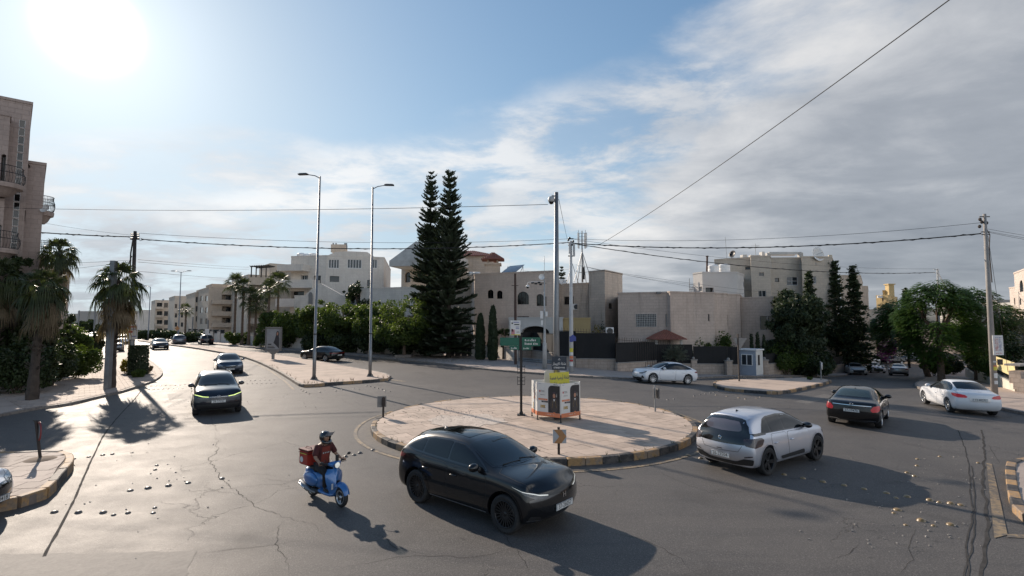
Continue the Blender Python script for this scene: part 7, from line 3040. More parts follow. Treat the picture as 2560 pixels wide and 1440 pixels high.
# six sided promotional stand
hx=[]
for px,py in((1330,1040),(1344,1049),(1402,1057),(1449,1049)):
	p=G(px,py,RH)
	hx.append(Vector((p.x,p.y)))
cx_=Vector((pc0.x+.02,pc0.y-.0))
far=[Vector((2*cx_.x-hx[1].x+.12,2*cx_.y-hx[1].y+.05)),Vector((2*cx_.x-hx[2].x,2*cx_.y-hx[2].y+.05))]
HX=hx+far
t=thing('promotional_stand','six sided white and orange banner stand wrapped round the camera pole','banner stand',(cx_.x,cx_.y,RH))
z0,z1=RH+.17,at(1402,960,HX[2].y).z
hgt=z1-z0
for i in range(6):
	a,b=HX[i],HX[(i+1)%6]
	L=(b-a).length
	ang_=atan2(b.y-a.y,b.x-a.x)
	m_=(a+b)/2
	R=Matrix.Rotation(ang_,3,'Z')
	q=MB()
	q.mat(M_BANW)
	q.box((0,0,hgt/2),(L-.01,.03,hgt))
	q.mat(M_ORG)
	q.box((0,-.018,.075),(L-.02,.006,.15))
	o=mkobj('banner_panel',q.mesh('banner_panel'),t,Vector((m_.x,m_.y,z0))-t.location)
	o.rotation_euler=(0,0,ang_)
	# legs
	q=MB()
	q.mat(M_PLASTIC)
	q.tube([(a.x,a.y,RH),(a.x,a.y,z0+.1)],.022,8)
	q.box((a.x,a.y,RH+.012),(.07,.07,.024))
	part('foot',q,t,True)
	if i in(0,1,2):
		w=L
		# dark arched portrait panel on the right part of each banner
		if i>0:
			q=MB()
			q.mat(M_BANK)
			x0_,x1_=(-.02*w,.475*w)
			zt_=hgt*.93
			pts=[(x0_,.155),(x1_,.155),(x1_,zt_),(x0_+.16,zt_)]+[(x0_+.16-.16*sin(k*pi/12),zt_-.16+.16*cos(k*pi/12))for k in range(1,7)]
			q.add([(x,-.019,z)for x,z in pts],[tuple(range(len(pts)))])
			mkobj('portrait_panel',q.mesh('portrait_panel'),o)
			# a graduate in a dark gown, plain printed figure
			q=MB()
			cxp=(x0_+x1_)/2+.01
			def disc(cx,cz,rx,rz,mm,y=-.0205,n=14):
				q.mat(mm)
				q.add([(cx+rx*cos(2*pi*k/n),y,cz+rz*sin(2*pi*k/n))for k in range(n)],[tuple(range(n))])
			disc(cxp,.44,.175,.28,plain('printed_gown',(.050,.042,.042),.6,var=.25,nscale=12),-.0202)
			disc(cxp,hgt*.63,.060,.08,M_SKIN,-.0208)
			q.mat(M_SWHITE)
			q.add([(cxp-.045,-.0212,hgt*.53),(cxp,-.0212,hgt*.46),(cxp+.045,-.0212,hgt*.53)],[(0,1,2)])
			q.mat(plain('printed_cap',(.05,.035,.05),.6,var=.1))
			q.add([(cxp-.085,-.0213,hgt*.72),(cxp,-.0213,hgt*.695),(cxp+.085,-.0213,hgt*.72),(cxp,-.0213,hgt*.755)],[(0,1,2,3)])
			q.mat(M_SWHITE)
			q.add([(cxp+.10,-.0213,hgt*.60),(cxp+.118,-.0213,hgt*.60),(cxp+.112,-.0213,hgt*.70),(cxp+.104,-.0213,hgt*.70)],[(0,1,2,3)])
			q.mat(M_GOLD)
			for sx in(-1,1):
				for k in range(6):
					zz=hgt*.47-k*.045
					xx=cxp+sx*(.050+k*.008)
					q.add([(xx-.006,-.0214,zz),(xx+.006,-.0214,zz),(xx+.008,-.0214,zz+.016),(xx-.004,-.0214,zz+.020)],[(0,1,2,3)])
			disc(cxp,.165,.05,.02,M_ORG,-.0216)
			mkobj('printed_graduate',q.mesh('printed_graduate'),o)
			q=MB()
			q.mat(M_ORG)
			q.box((-.25*w,-.019,hgt*.50),(.40*w,.005,.062))
			q.mat(M_BANK)
			q.box((-.17*w,-.019,hgt*.435),(.28*w,.006,.055))
			mkobj('printed_bars',q.mesh('printed_bars'),o)
			text_on('TZG',o,(-.26*w,-.0195,hgt*.74),0,.095,plain('ink_grey',(.12,.12,.13),.6,var=0),bold=.01,sx=.9)
			q=MB()
			q.mat(M_RED)
			q.box((-.26*w-.125,-.0195,hgt*.74),(.05,.004,.07))
			mkobj('printed_mark',q.mesh('printed_mark'),o)
			scribble(o,-.26*w,-.0205,hgt*.64,.22,.03,M_PLATETXT,7)
			text_on('100%',o,(-.27*w,-.0195,hgt*.285),0,.135,M_GOLD,bold=.03,sx=.78)
			text_on('100%',o,(-.27*w+.004,-.0192,hgt*.280),0,.14,M_PLATETXT,bold=.04,sx=.78)
			scribble(o,.05*w,-.0235,.088,.40,.028,M_SWHITE,12)
			scribble(o,-.38*w,-.0205,hgt*.965,.12,.03,M_BLU,5)
			scribble(o,.30*w,-.0205,hgt*.965,.20,.04,M_PLATETXT,7)
			scribble(o,-.24*w,-.0235,hgt*.50,.24,.02,M_SWHITE,9)
			scribble(o,-.17*w,-.0235,hgt*.435,.14,.02,M_SWHITE,5)
		else:
			q=MB()
			q.mat(M_SKIN)
			q.box((.05,-.019,hgt*.62),(.08,.006,.30))
			q.mat(M_ORG)
			q.box((.02,-.0195,hgt*.50),(.12,.006,.10))
			q.mat(M_GOLD)
			q.box((-.08,-.019,.30),(.05,.006,.25))
			q.mat(M_BANK)
			q.add([(.09+.04*cos(k*pi/6),-.0225,hgt*.80+.05*sin(k*pi/6))for k in range(12)],[tuple(range(12))])
			mkobj('printed_portrait',q.mesh('printed_portrait'),o)
# white display board leaning inside
q=MB()
q.mat(M_BANW)
c=at(1388,948,pc0.y+.3)
pts=[(-.42,0),(.42,0),(.42,.86)]+[(-.34+.0,.92)]+[(-.42,.84)]
A=[Vector((x,0,z))for x,z in pts]
q.add(A+[p+Vector((0,.04,0))for p in A],[tuple(range(5)),(5,9,8,7,6),(0,5,6,1),(1,6,7,2),(2,7,8,3),(3,8,9,4),(4,9,5,0)])
o=mkobj('display_board',q.mesh('display_board'),None,(c.x,c.y,at(1388,925,c.y).z-.92))
tag(o,'blank white display board standing inside the promotional stand','board')
# black signpost with green street name boards
b=G(1303,1038,RH)
t=thing('street_signpost','black signpost carrying green street name boards on the round island','signpost',tuple(b))
q=MB()
q.mat(M_BLACKM)
top=at(1302,842,b.y)
q.tube([b,(b.x,b.y,top.z)],.05,12)
q.ball((b.x,b.y,top.z+.03),.055,10,6)
q.box((b.x,b.y,b.z+.02),(.32,.32,.04))
q.lathe([(.09,.0),(.07,.1),(.05,.14)],12,origin=(b.x,b.y,b.z+.03))
part('pole',q,t,True)
def px_board(x0,y0,x1,y1,Y_,mm,th=.02):
	a,b_=at(x0,y1,Y_),at(x1,y0,Y_)
	q=MB()
	q.mat(mm)
	q.box(((a.x+b_.x)/2,Y_,(a.z+b_.z)/2),(b_.x-a.x,th,b_.z-a.z))
	return q,((a.x+b_.x)/2,(a.z+b_.z)/2,b_.x-a.x,b_.z-a.z)
for(x0,y0,x1,y1,lab,lines_)in((1250,844,1298,864,'left',()),(1274,864.4,1298,874.5,'lower left',('a',)),(1305,843.5,1351,865,'right',('b','c')),(1305,865.4,1328,875,'lower right',('d',))):
	q,(cx,cz,w,h)=px_board(x0,y0,x1,y1,b.y-.02,M_GREENS)
	o=part('name_board',q,t,True)
	for k,l_ in enumerate(lines_):
		zc_=cz-t.location.z+h*(.22 if(k==0 and len(lines_)>1)else(-.20 if len(lines_)>1 else 0))
		scribble(o,cx-t.location.x,-.034,zc_,w*.72,h*(.30 if len(lines_)>1 else .5),M_SWHITE,11 if k else 8,seed=k+5)
q,(cx,cz,w,h)=px_board(1276,801,1301.5,838,b.y-.03,M_SWHITE)
t2=thing('poster','small white and pink poster fixed above the green street boards','poster',(cx,b.y-.03,cz))
part('board',q,t2,True)
q=MB()
for(dx,dz,w_,h_,mm)in((-.13,.18,.06,.06,M_PLATETXT),(.03,.22,.22,.025,M_BLU),(.05,.13,.2,.04,M_PLATETXT),(.08,.03,.14,.02,M_BLU),(.08,-.03,.14,.02,M_BLU),(-.1,-.17,.14,.2,plain('poster_pink',(.45,.2,.22),.5,var=.4,nscale=14)),(-.13,-.1,.06,.1,plain('poster_maroon',(.14,.04,.05),.5,var=.3)),(.1,-.17,.12,.018,M_PLATETXT),(0,-.275,.38,.03,M_YEL)):
	q.mat(mm)
	q.box((dx,-.014,dz),(w_,.006,h_))
mkobj('print',q.mesh('print'),t2)
q=MB()
q.mat(M_BLACKM)
zt_=at(1302,812,b.y).z
q.bar((b.x-.02,b.y,top.z),(b.x-.02,b.y,zt_),.03)
mkobj('bracket',q.mesh('bracket',t.location),t)
# two flower basket brackets
for(y0,y1)in((912,934),(940,962)):
	q=MB()
	q.mat(M_BLACKM)
	za,zb=at(1303,y1,b.y).z,at(1303,y0,b.y).z
	for dx in(-.14,.14):
		q.bar((b.x+dx,b.y-.05,za),(b.x+dx*1.05,b.y-.05,zb),.018)
	for f_ in(.05,.45,.85):
		zz=za+(zb-za)*f_
		q.bar((b.x-.145,b.y-.05,zz),(b.x+.145,b.y-.05,zz),.02)
		q.bar((b.x,b.y,zz),(b.x,b.y-.05,zz),.03)
	q.box((b.x,b.y-.05,za+(zb-za)*.45),(.10,.03,.09))
	part('bracket',q,t,True)
def post_sign(name,label,base,top_px,plate,draw,postm=M_DARKM,r=.035,cat='sign'):
	b=Vector(base)
	t=thing(name,label,cat,tuple(b))
	q=MB()
	q.mat(postm)
	q.box((b.x,b.y,(b.z+top_px.z)/2),(r*1.9,r*1.9,top_px.z-b.z))
	part('post',q,t,True)
	draw(t,b)
	return t
# chevron sign in front of the island
b=G(1397,1136,RH)
tp_=at(1397,1068,b.y)
def dchev(t,b):
	c=at(1399,1091,b.y-.05)
	s_=33/1280*b.y
	q=MB()
	q.mat(M_CHG)
	q.box(c,(s_,.015,s_))
	o=part('sign_plate',q,t,True)
	q=MB()
	q.mat(M_CHV)
	h=s_/2
	y=-.012
	q.add([(-h*.85,y,h),(h*.25,y,h),(h,y,0),(h*.25,y,-h),(-h*.85,y,-h),(-h*.05,y,0)],[(5,2,1,0),(4,3,2,5)])
	o2=mkobj('chevron',q.mesh('chevron'),o,c-t.location)
post_sign('chevron_sign','low chevron sign pointing right at the near edge of the round island',b,tp_,None,dchev)
# back of a chevron at the left of the island
b=G(958,1043,RH)
def dback(t,b):
	c=at(954.5,1004,b.y+.05)
	q=MB()
	q.mat(M_SGREY)
	q.box(c,(22/1280*b.y,.015,27/1280*b.y),radians(12))
	q.mat(M_DARKM)
	q.box((b.x,b.y,c.z),(.12,.06,.30))
	part('sign_plate',q,t,True)
post_sign('chevron_sign','low chevron sign seen from behind at the left edge of the round island',b,at(956,992,b.y),None,dback)
b=G(1638,1029,RH)
def dedge(t,b):
	c=at(1638,983,b.y)
	q=MB()
	q.mat(M_SGREY)
	q.box(c+Vector((-.07,0,0)),(.02,.36,.42),radians(-14))
	q.box(c+Vector((.09,0,0)),(.02,.36,.42),radians(14))
	part('sign_plate',q,t,True)
post_sign('chevron_sign','low double sided sign seen edge-on at the right edge of the island',b,at(1638,963,b.y),None,dedge,M_STEEL,.03)
# corner island sign (edge on)
b=G(101,1149,.22)
M_REDD=plain('faded_red',(.20,.03,.03),.6,var=.3)
t=thing('keep_sign','red rimmed round sign seen edge-on on the lower-left corner island','sign',tuple(b))
tp_=at(90,1052,b.y)
q=MB()
q.mat(M_DARKM)
q.tube([b,tp_],.035,8)
q.tube([tp_-Vector((.08,0,0)),tp_+Vector((.10,0,0))],.015,6)
part('post',q,t,True)
q=MB()
q.mat(M_REDD)
q.smooth=True
c=at(98,1078,b.y)
q.lathe([(.19,-.013),(.25,-.012),(.25,.012)],24)
q.mat(M_SGREY)
q.lathe([(.001,-.012),(.19,-.013)],24)
q.lathe([(.25,.012),(.001,.013)],24)
R=Matrix.Rotation(radians(51),3,'Z')@Matrix.Rotation(radians(90),3,'Y')
q.v=[R@v+c for v in q.v]
part('sign_plate',q,t,True)
m=MB()
m.mat(M_DIRT)
m.smooth=True
m.lathe([(.36,.0),(.26,.035),(.1,.05),(.001,.05)],18,origin=(b.x,b.y,b.z+.005))
o=mkobj('soil_mound',m.mesh('soil_mound'),corner,None)
# triangular sign from behind + round sign on the splitter island
b=G(1848,953,.17)
def dtri(t,b):
	q=MB()
	q.mat(M_SGREY)
	A=[at(1832,845,b.y),at(1868,845,b.y),at(1850,874,b.y)]
	q.add(A+[p+Vector((0,.02,0))for p in A],[(0,2,1),(3,4,5),(0,1,4,3),(1,2,5,4),(2,0,3,5)])
	part('sign_plate',q,t,True)
post_sign('give_way_sign','downward triangular sign seen from behind beside the guard booth',b,at(1850,835,b.y),None,dtri,M_DARKM,.045)
b=G(2053,950,.17)
def drnd(t,b):
	c=at(2055,915,b.y)
	q=MB()
	q.smooth=True
	q.mat(M_SWHITE)
	q.lathe([(.001,-.012),(.30,-.012),(.30,.012),(.001,.012)],24)
	R=Matrix.Rotation(radians(50),3,'Z')@Matrix.Rotation(radians(90),3,'X')
	q.v=[R@v+c for v in q.v]
	q.mat(M_DARKM)
	q.box(c+Vector((0,.06,0)),(.10,.08,.34))
	part('sign_plate',q,t,True)
post_sign('round_sign','round white sign on a short post at the end of the splitter island',b,at(2053,903,b.y),None,drnd,M_STEEL,.035)
# advertising panel on the median
b=G(683,898,.17)
t=thing('advertising_panel','free standing poster panel with a woman in a dark coat on the median','advertising panel',tuple(b))
Y_=b.y
q=MB()
q.mat(M_SGREY)
rz=radians(4)
za,zb=at(683,877,Y_).z,at(683,818,Y_).z
xa,xb=at(664.5,850,Y_).x,at(703.5,850,Y_).x
w,h=xb-xa,zb-za
cx,cz=(xa+xb)/2,(za+zb)/2
q.box((cx,Y_,zb-.06),(w,.3,.12),0)
q.box((cx,Y_,za+.08),(w,.3,.16),0)
q.box((xa+.06,Y_,cz),(.12,.3,h-.28),0)
q.box((xb-.06,Y_,cz),(.12,.3,h-.28),0)
q.box((cx,Y_+.02,cz),(w-.24,.22,h-.28),0)
part('case',q,t,True)
q=MB()
q.mat(M_SGREY)
q.tube([(cx,Y_,b.z),(cx,Y_,za-.25)],.14,12)
q.add([(cx-.14,Y_-.1,za-.32),(cx+.14,Y_-.1,za-.32),(cx+.55,Y_-.12,za),(cx-.55,Y_-.12,za),(cx-.14,Y_+.1,za-.32),(cx+.14,Y_+.1,za-.32),(cx+.55,Y_+.12,za),(cx-.55,Y_+.12,za)],[(0,1,2,3),(5,4,7,6),(1,5,6,2),(4,0,3,7)])
part('pedestal',q,t,True)
q=MB()
yy=Y_-.10
pw,ph=w-.26,h-.32
def fq(x0,z0,x1,z1,mm,dy=0.0):
	q.mat(mm)
	q.add([(cx+x0*pw/2,yy-dy,cz+z0*ph/2),(cx+x1*pw/2,yy-dy,cz+z0*ph/2),(cx+x1*pw/2,yy-dy,cz+z1*ph/2),(cx+x0*pw/2,yy-dy,cz+z1*ph/2)],[(0,1,2,3)])
def fpoly(pts,mm,dy):
	q.mat(mm)
	q.add([(cx+x*pw/2,yy-dy,cz+z*ph/2)for x,z in pts],[tuple(range(len(pts)))])
PG=plain('poster_grey',(.27,.28,.29),.35,var=.12,nscale=1.5)
PD=plain('poster_coat',(.035,.035,.04),.4,var=.2,nscale=3)
fq(-1,-1,1,1,PG)
fpoly([(.05,-.38),(.35,-.55),(.95,-.95),(.92,.12),(.80,.42),(.55,.46),(.38,.28),(.22,-.12)],PD,.004)
fpoly([(.42,.40),(.50,.20),(.58,.22),(.86,.10),(.92,.50),(.84,.74),(.62,.80),(.46,.66)],PD,.007)
fpoly([(.55,.38),(.74,.36),(.80,.54),(.76,.66),(.60,.68),(.52,.56)],M_SKIN,.010)
fq(-.80,-.58,-.25,-.46,PD,.004)
fq(-.85,-.90,.30,-.82,PD,.004)
fq(-.85,-.74,-.1,-.68,PD,.004)
fpoly([(-.7,-.66),(.1,-.66),(.2,-.80),(-.6,-.80)],M_SGREY,.006)
part('poster',q,t,True)
# white equipment pole behind the road
b=G(1428,929,.13)
Y_=b.y
t=thing('equipment_pole','white concrete pole with stickers, antennas and cable fittings beyond the round island','pole',tuple(b))
q=MB()
q.mat(plain('white_concrete',(.50,.50,.49),.7,var=.12,nscale=1.5,dirt=.4))
q.smooth=True
q.tube([b,(at(1428,800,Y_).x,Y_,at(1428,800,Y_).z),(at(1427,602,Y_).x,Y_,at(1427,602,Y_).z)],[.17,.155,.09],12)
part('pole',q,t,True)
q=MB()
q.mat(M_STEELP)
for(x,y0,y1,w_)in((1434,610,642,.16),(1423,607,635,.12)):
	a_,b_=at(x,y1,Y_),at(x,y0,Y_)
	q.box((a_.x,Y_-.25,(a_.z+b_.z)/2),(w_,.14,b_.z-a_.z))
part('panel_antenna',q,t,True)
q=MB()
q.mat(M_BLACKM)
for y in(597,607,613,640):
	c=at(1427,y,Y_)
	q.box((c.x,Y_,c.z),(.42,.1,.08))
for x,y in((1421,600),(1433,603),(1424,595),(1431,612)):
	q.ball(at(x,y,Y_-.1),.09,8,6)
part('cable_fittings',q,t,True)
for y,mm,hh_ in((848,M_BLU,.42),(875,M_YEL,.30),(884,M_SWHITE,.22),(893,M_ORG,.2),(901,M_RED,.14),(910,M_SWHITE,.3)):
	sticker(t,(at(1428,y,Y_).x,Y_),.172,at(1428,y,Y_).z-hh_/2,hh_,.3,mm,-pi/2)
q=MB()
q.mat(M_BLU)
c=at(1431,846,Y_-.2)
q.add([(c.x-.22,c.y,c.z-.2),(c.x+.28,c.y,c.z-.2),(c.x+.28,c.y,c.z+.1),(c.x+.05,c.y,c.z+.3),(c.x-.22,c.y,c.z+.1),(c.x-.22,c.y+.03,c.z-.2),(c.x+.28,c.y+.03,c.z-.2),(c.x+.28,c.y+.03,c.z+.1),(c.x+.05,c.y+.03,c.z+.3),(c.x-.22,c.y+.03,c.z+.1)],[(0,1,2,3,4),(9,8,7,6,5)])
part('blue_sign',q,t,True)
# slender camera and weather mast
b=G(1362,921,.13)
Y_=b.y
t=thing('camera_mast','slim white mast with cameras and a dish left of the camera pole','mast',tuple(b))
q=MB()
q.mat(M_STEELP)
q.smooth=True
zs_=[at(1361,y,Y_).z for y in(860,855,800,700,640)]
q.tube([b,(b.x,Y_,zs_[0]),(b.x,Y_,zs_[1]),(b.x,Y_,zs_[2]),(b.x,Y_,zs_[3])],[.19,.17,.11,.075,.05],12)
q.tube([(b.x,Y_,zs_[3]),(b.x,Y_,zs_[4])],.018,6)
part('pole',q,t,True)
q=MB()
q.mat(M_WHITE)
q.box(at(1354,787,Y_-.1),(.22,.3,.62))
q.box(at(1366,785,Y_-.1),(.18,.3,.40))
q.box(at(1355,807,Y_-.1),(.15,.2,.4))
part('cabinet',q,t,True)
q=MB()
q.mat(M_WHITE)
q.smooth=True
q.lathe([(.001,0),(.16,.02),(.24,.07),(.25,.10)],16)
R=Matrix.Rotation(radians(78),3,'X')
c=at(1354,693,Y_-.2)
q.v=[R@v+c for v in q.v]
part('dish',q,t,True)
q=MB()
q.mat(M_BLACKM)
c=at(1360,708,Y_)
q.bar(c-Vector((.75,0,0)),c+Vector((.2,0,0)),.04)
for x,y in((1334,707),(1342,709),(1350,706),(1354,711)):
	p=at(x,y,Y_-.1)
	q.tube([p,p+Vector((-.16,-.16,-.02))],.065,8)
part('camera',q,t,True)
q=MB()
q.mat(M_WHITE)
q.smooth=True
c=at(1319,716,Y_)
q.tube([(b.x,Y_,at(1360,703,Y_).z),(c.x+.1,Y_,c.z+.35),(c.x,Y_,c.z+.30),(c.x,Y_,c.z+.12)],.025,6)
q.lathe([(.001,.14),(.12,.10),(.15,.0),(.14,-.04)],14,origin=(c.x,Y_,c.z))
q.mat(M_GLASSB)
q.ball((c.x,Y_,c.z-.06),.12,12,6)
part('dome_camera',q,t,True)
# brown pole at the arched house
b=G(1289,911,.13)
m=MB()
m.mat(plain('rust_pole',(.075,.045,.035),.8,var=.3))
m.tube([b,(at(1288,684,b.y).x,b.y,at(1288,684,b.y).z)],[.13,.10],10)
m.bar(at(1279,714,b.y),at(1296,714,b.y),.05)
solo('wooden_pole',m,'dark brown pole in front of the arched window house','pole',tuple(b))
# guard rail behind the signpost
a,c=G(1296,908,.13),G(1392,921,.13)
t=thing('guard_rail','steel crash barrier on the pavement behind the signpost','guard rail',tuple(a))
q=MB()
q.mat(M_STEEL)
ga,gc_=at(1296,898,a.y),at(1392,906,c.y)
d=(gc_-ga)
nn_=Vector((0,-1,0))
prof=[(0,-.16),(-.05,-.12),(-.05,-.06),(.02,0),(-.05,.06),(-.05,.12),(0,.16)]
q.grid([[ga+Vector((0,o_,z_))for o_,z_ in prof],[gc_+Vector((0,o_,z_))for o_,z_ in prof]])
q.grid([[gc_+Vector((0,o_+.01,z_))for o_,z_ in prof],[ga+Vector((0,o_+.01,z_))for o_,z_ in prof]])
part('rail',q,t,True)
for f_ in(.12,.5,.88):
	p=ga+d*f_
	q=MB()
	q.mat(M_STEEL)
	q.box((p.x,p.y+.10,(p.z+gz(p.x,p.y))/2+.08),(.10,.08,p.z-gz(p.x,p.y)))
	part('post',q,t,True)
# pole far right street
b=at(2345,830,62)
m=MB()
m.mat(M_STEELP)
tp_=at(2344,672,62)
m.tube([(b.x,b.y,gz(b.x,b.y)),tp_],[.16,.10],10)
for dz,w_ in((-.1,.5),(-.5,.45)):
	m.bar(tp_+Vector((-w_,0,dz)),tp_+Vector((w_*.3,0,dz)),.07)
m.bar(tp_+Vector((.1,0,-.6)),tp_+Vector((.9,0,-2.4)),.06)
solo('utility_pole',m,'white utility pole rising out of the big feather-leaved tree','pole',(b.x,b.y,gz(b.x,b.y)))
# road signs far left road
for px,y0,y1,Y_,mm,lab in((443,816,826,80,M_CHV,'orange diamond warning sign far up the median'),(518,823,836,78,M_SWHITE,'small white notice sign on the far carriageway')):
	p=at(px,850,Y_)
	m=MB()
	m.mat(M_STEEL)
	m.tube([(p.x,p.y,gz(p.x,p.y)),(p.x,p.y,at(px,y0,Y_).z)],.05,6)
	m.mat(mm)
	c=at(px,(y0+y1)/2,Y_-.1)
	if mm is M_CHV:
		m.box(c,(.55,.04,.55),mtx=Matrix.Rotation(pi/4,3,'Y'))
	else:
		m.box(c,(.6,.04,.85))
	solo('road_sign',m,lab,'road sign',(p.x,p.y,gz(p.x,p.y)))
# ------------------------------------------------------------------ CABLES (hung between real points)
def cable(p0,p1,sag,r,label,n=28,name='overhead_cable',twist=0.0):
	m=MB()
	m.mat(M_WIRE)
	m.smooth=True
	P=[]
	for i in range(n+1):
		t_=i/n
		p=p0+(p1-p0)*t_
		P.append(p-Vector((0,0,sag*4*t_*(1-t_))))
	m.tube(P,r,6,cap=False)
	if twist:
		m.tube([p+Vector((0,r*1.6*sin(i*2.6),r*1.6*cos(i*2.6)))for i,p in enumerate(P)],r*.7,5,cap=False)
	return solo(name,m,label,'cable')
YL=G(325,938).y
YW=G(1428,929).y
YR=G(2487,992).y
YC=pc0.y
cable(at(-120,562,YL-6),at(325,592,YL),.12,.035,'thick cable from the left edge to the left utility pole',twist=1)
cable(at(352,598,YL),at(1424,606,YW),.62,.030,'thick twisted cable from the left utility pole to the white pole',n=60,twist=1)
cable(at(350,583,YL),at(1424,597,YW),.5,.012,'thin cable above the thick one, left pole to white pole',n=40)
cable(at(1432,608,YW),at(2452,584,YR),.62,.034,'thick cable from the white pole to the right leaning pole',n=60,twist=1)
cable(at(1432,597,YW),at(2460,556,YR),.55,.012,'thin cable above the thick one, white pole to right pole',n=40)
cable(at(1434,609,YW),at(2336,681,62),.9,.030,'thick cable from the white pole down to the tree pole',n=50,twist=1)
cable(at(1434,598,YW),at(2338,672,62),.7,.011,'thin cable from the white pole to the tree pole',n=40)
cable(at(2400,-20,12.0),at(1498,612,YW-1.5),.25,.016,'long black cable slanting down from the top right corner',n=50)
cable(at(-60,517,YC+9),at(1370,511,YC),.22,.010,'thin level cable from the left edge to the camera pole',n=40)
cable(at(1397,498,YC),at(1420,606,YW-.3),.05,.010,'short thin cable from the camera pole down to the white pole')
for y0,y1,x1,Y1,lab in((649,668,622,84,'upper thin cable from left pole to the pergola building'),(655,674,622,84,'lower thin cable from left pole to the pergola building'),(678,697,600,90,'lowest thin cable from left pole towards the far houses')):
	cable(at(345,y0,YL),atk(x1,y1,Y1),.1,.014,lab)
cable(at(-60,655,YL-5),at(330,650,YL),.15,.010,'thin cable crossing the left palm crowns, upper')
cable(at(-60,690,YL-5),at(326,655,YL),.1,.010,'thin cable crossing the left palm crowns, lower')
cable(at(60,548,YL),at(330,588,YL),.1,.008,'faint cable falling behind the left tower to the left pole')
for(x0,y0,x1,y1,lab)in((1470,668,1865,735,'upper faint service cable over the low houses'),(1478,672,2120,752,'middle faint service cable over the low houses'),(1440,662,1740,712,'lower faint service cable over the low houses'),(1310,677,1425,672,'faint service cable left of the white pole')):
	cable(at(x0,y0,YW+1),atk(x1,y1,50),.2,.009,lab)
for y0,y1,lab in((572,592,'upper cable leaving the right edge'),(580,604,'middle cable leaving the right edge'),(578,598,'lower cable leaving the right edge')):
	cable(at(2468,y0,YR),at(2640,y1+8,YR-3),.03,.010,lab)
cable(at(2470,590,YR),at(2520,930,YR+1.5),.0,.012,'guy cable beside the right leaning pole')
# ------------------------------------------------------------------ ROOFTOP THINGS
def dish(px,py,Y_,r,az,el,label,mm=M_SWHITE,stand=.7):
	c=atk(px,py,Y_)
	r*=KD(px,Y_)
	t=thing('satellite_dish',label,'satellite dish',(c.x,c.y,c.z-r-stand*.5))
	q=MB()
	q.mat(mm)
	q.smooth=True
	q.lathe([(.001,0),(r*.35,.03*r),(r*.7,.14*r),(r,.30*r),(r*.99,.33*r),(r*.68,.18*r),(r*.3,.06*r),(.001,.03*r)],28)
	R=Matrix.Rotation(radians(az),3,'Z')@Matrix.Rotation(radians(90-el),3,'X')
	q.v=[R@v+c for v in q.v]
	part('reflector',q,t,True)
	q=MB()
	q.mat(M_STEEL)
	for k in range(3):
		a=k*2.1
		q.bar(c+Vector((0,.1,-.1*r)),(c.x+cos(a)*r*.6,c.y+sin(a)*r*.5+.1,c.z-r-stand*.5),.05)
	ax=R@Vector((0,0,r*.9))
	q.tube([c,c+ax],.02,5)
	q.ball(c+ax,.06,8,5)
	part('stand',q,t,True)
	return t
dish(2041,637,58,.84,18,12,'big pale satellite dish on the tall stone house roof',stand=.8)
dish(1832,636,60,.44,-60,20,'black oval satellite dish on the tall stone house roof',M_BLACKM,.4)
for px,py,lab in((1393,708,'grey dish beside the camera pole on the weathered block'),(1406,707,'pale dish right of the camera pole on the weathered block')):
	dish(px,py,50,.38,20,30,lab,stand=.2)
dish(395,754,134,.45,30,35,'left dish on the far grey block roof',stand=.6)
dish(408,751,134,.45,-20,35,'right dish on the far grey block roof',stand=.6)
def tank(px,py0,py1,Y_,r,label,mm=M_WHITE):
	a,b_=atk(px,py1,Y_),atk(px,py0,Y_)
	r*=KD(px,Y_)
	m=MB()
	m.mat(mm)
	m.smooth=True
	h=b_.z-a.z
	prof=[(.001,0),(r,0.0),(r,h*.25),(r*.985,h*.27),(r,h*.29),(r,h*.52),(r*.985,h*.54),(r,h*.56),(r,h*.84),(r*.7,h*.95),(r*.25,h),(.001,h)]
	m.lathe(prof,22,origin=(a.x,a.y,a.z))
	return solo('water_tank',m,label,'water tank',(a.x,a.y,a.z),'white roof water tanks',smooth=35)
tank(1784,661,686,54,.56,'left of the two white tanks on the pale rendered block')
tank(1811,659,685,54.5,.60,'right of the two white tanks on the pale rendered block')
tank(753,632,656,74,.62,'left tall white tank on the large villa roof')
tank(765,634,656,74,.55,'second white tank on the large villa roof')
tank(783,633,650,75,.70,'third white tank by the lamp post on the large villa roof')
for k,px in enumerate((2197,2203,2209,2215)):
	tank(px,739,745,109,.28,('%s small tank from the left on the yellow house'%ORD[k]))
m=MB()
m.mat(plain('rusty_flue',(.09,.05,.04),.8,var=.4,nscale=5))
a,b_=atk(1767,686,52),atk(1768,642,52)
m.tube([a,b_],.11,10)
m.tube([b_,b_+Vector((0,0,.12))],.16,10)
solo('flue_pipe',m,'rusty flue pipe left of the white tanks','flue',tuple(a))
# antenna tower
YM=52*KD(1456)
bz_=ZT(1455,706,52)
t=thing('phone_mast','lattice phone mast with white panel antennas on the weathered block','mast',(atk(1456,700,52).x,YM,bz_))
c=atk(1456,700,52)
q=MB()
q.mat(M_STEEL)
zt_=ZT(1456,577,52)
q.tube([(c.x,YM,bz_),(c.x,YM,zt_)],[.12,.06],10)
apex=Vector((c.x,YM,ZT(1456,628,52)))
for dx,dy in((-1.1,-.6),(1.05,-.6),(-.5,.9),(.6,.9)):
	q.bar(apex,(c.x+dx,YM+dy,bz_),.06)
	q.bar((c.x,YM,bz_+1.2),(c.x+dx*.62,YM+dy*.62,bz_+1.25),.04)
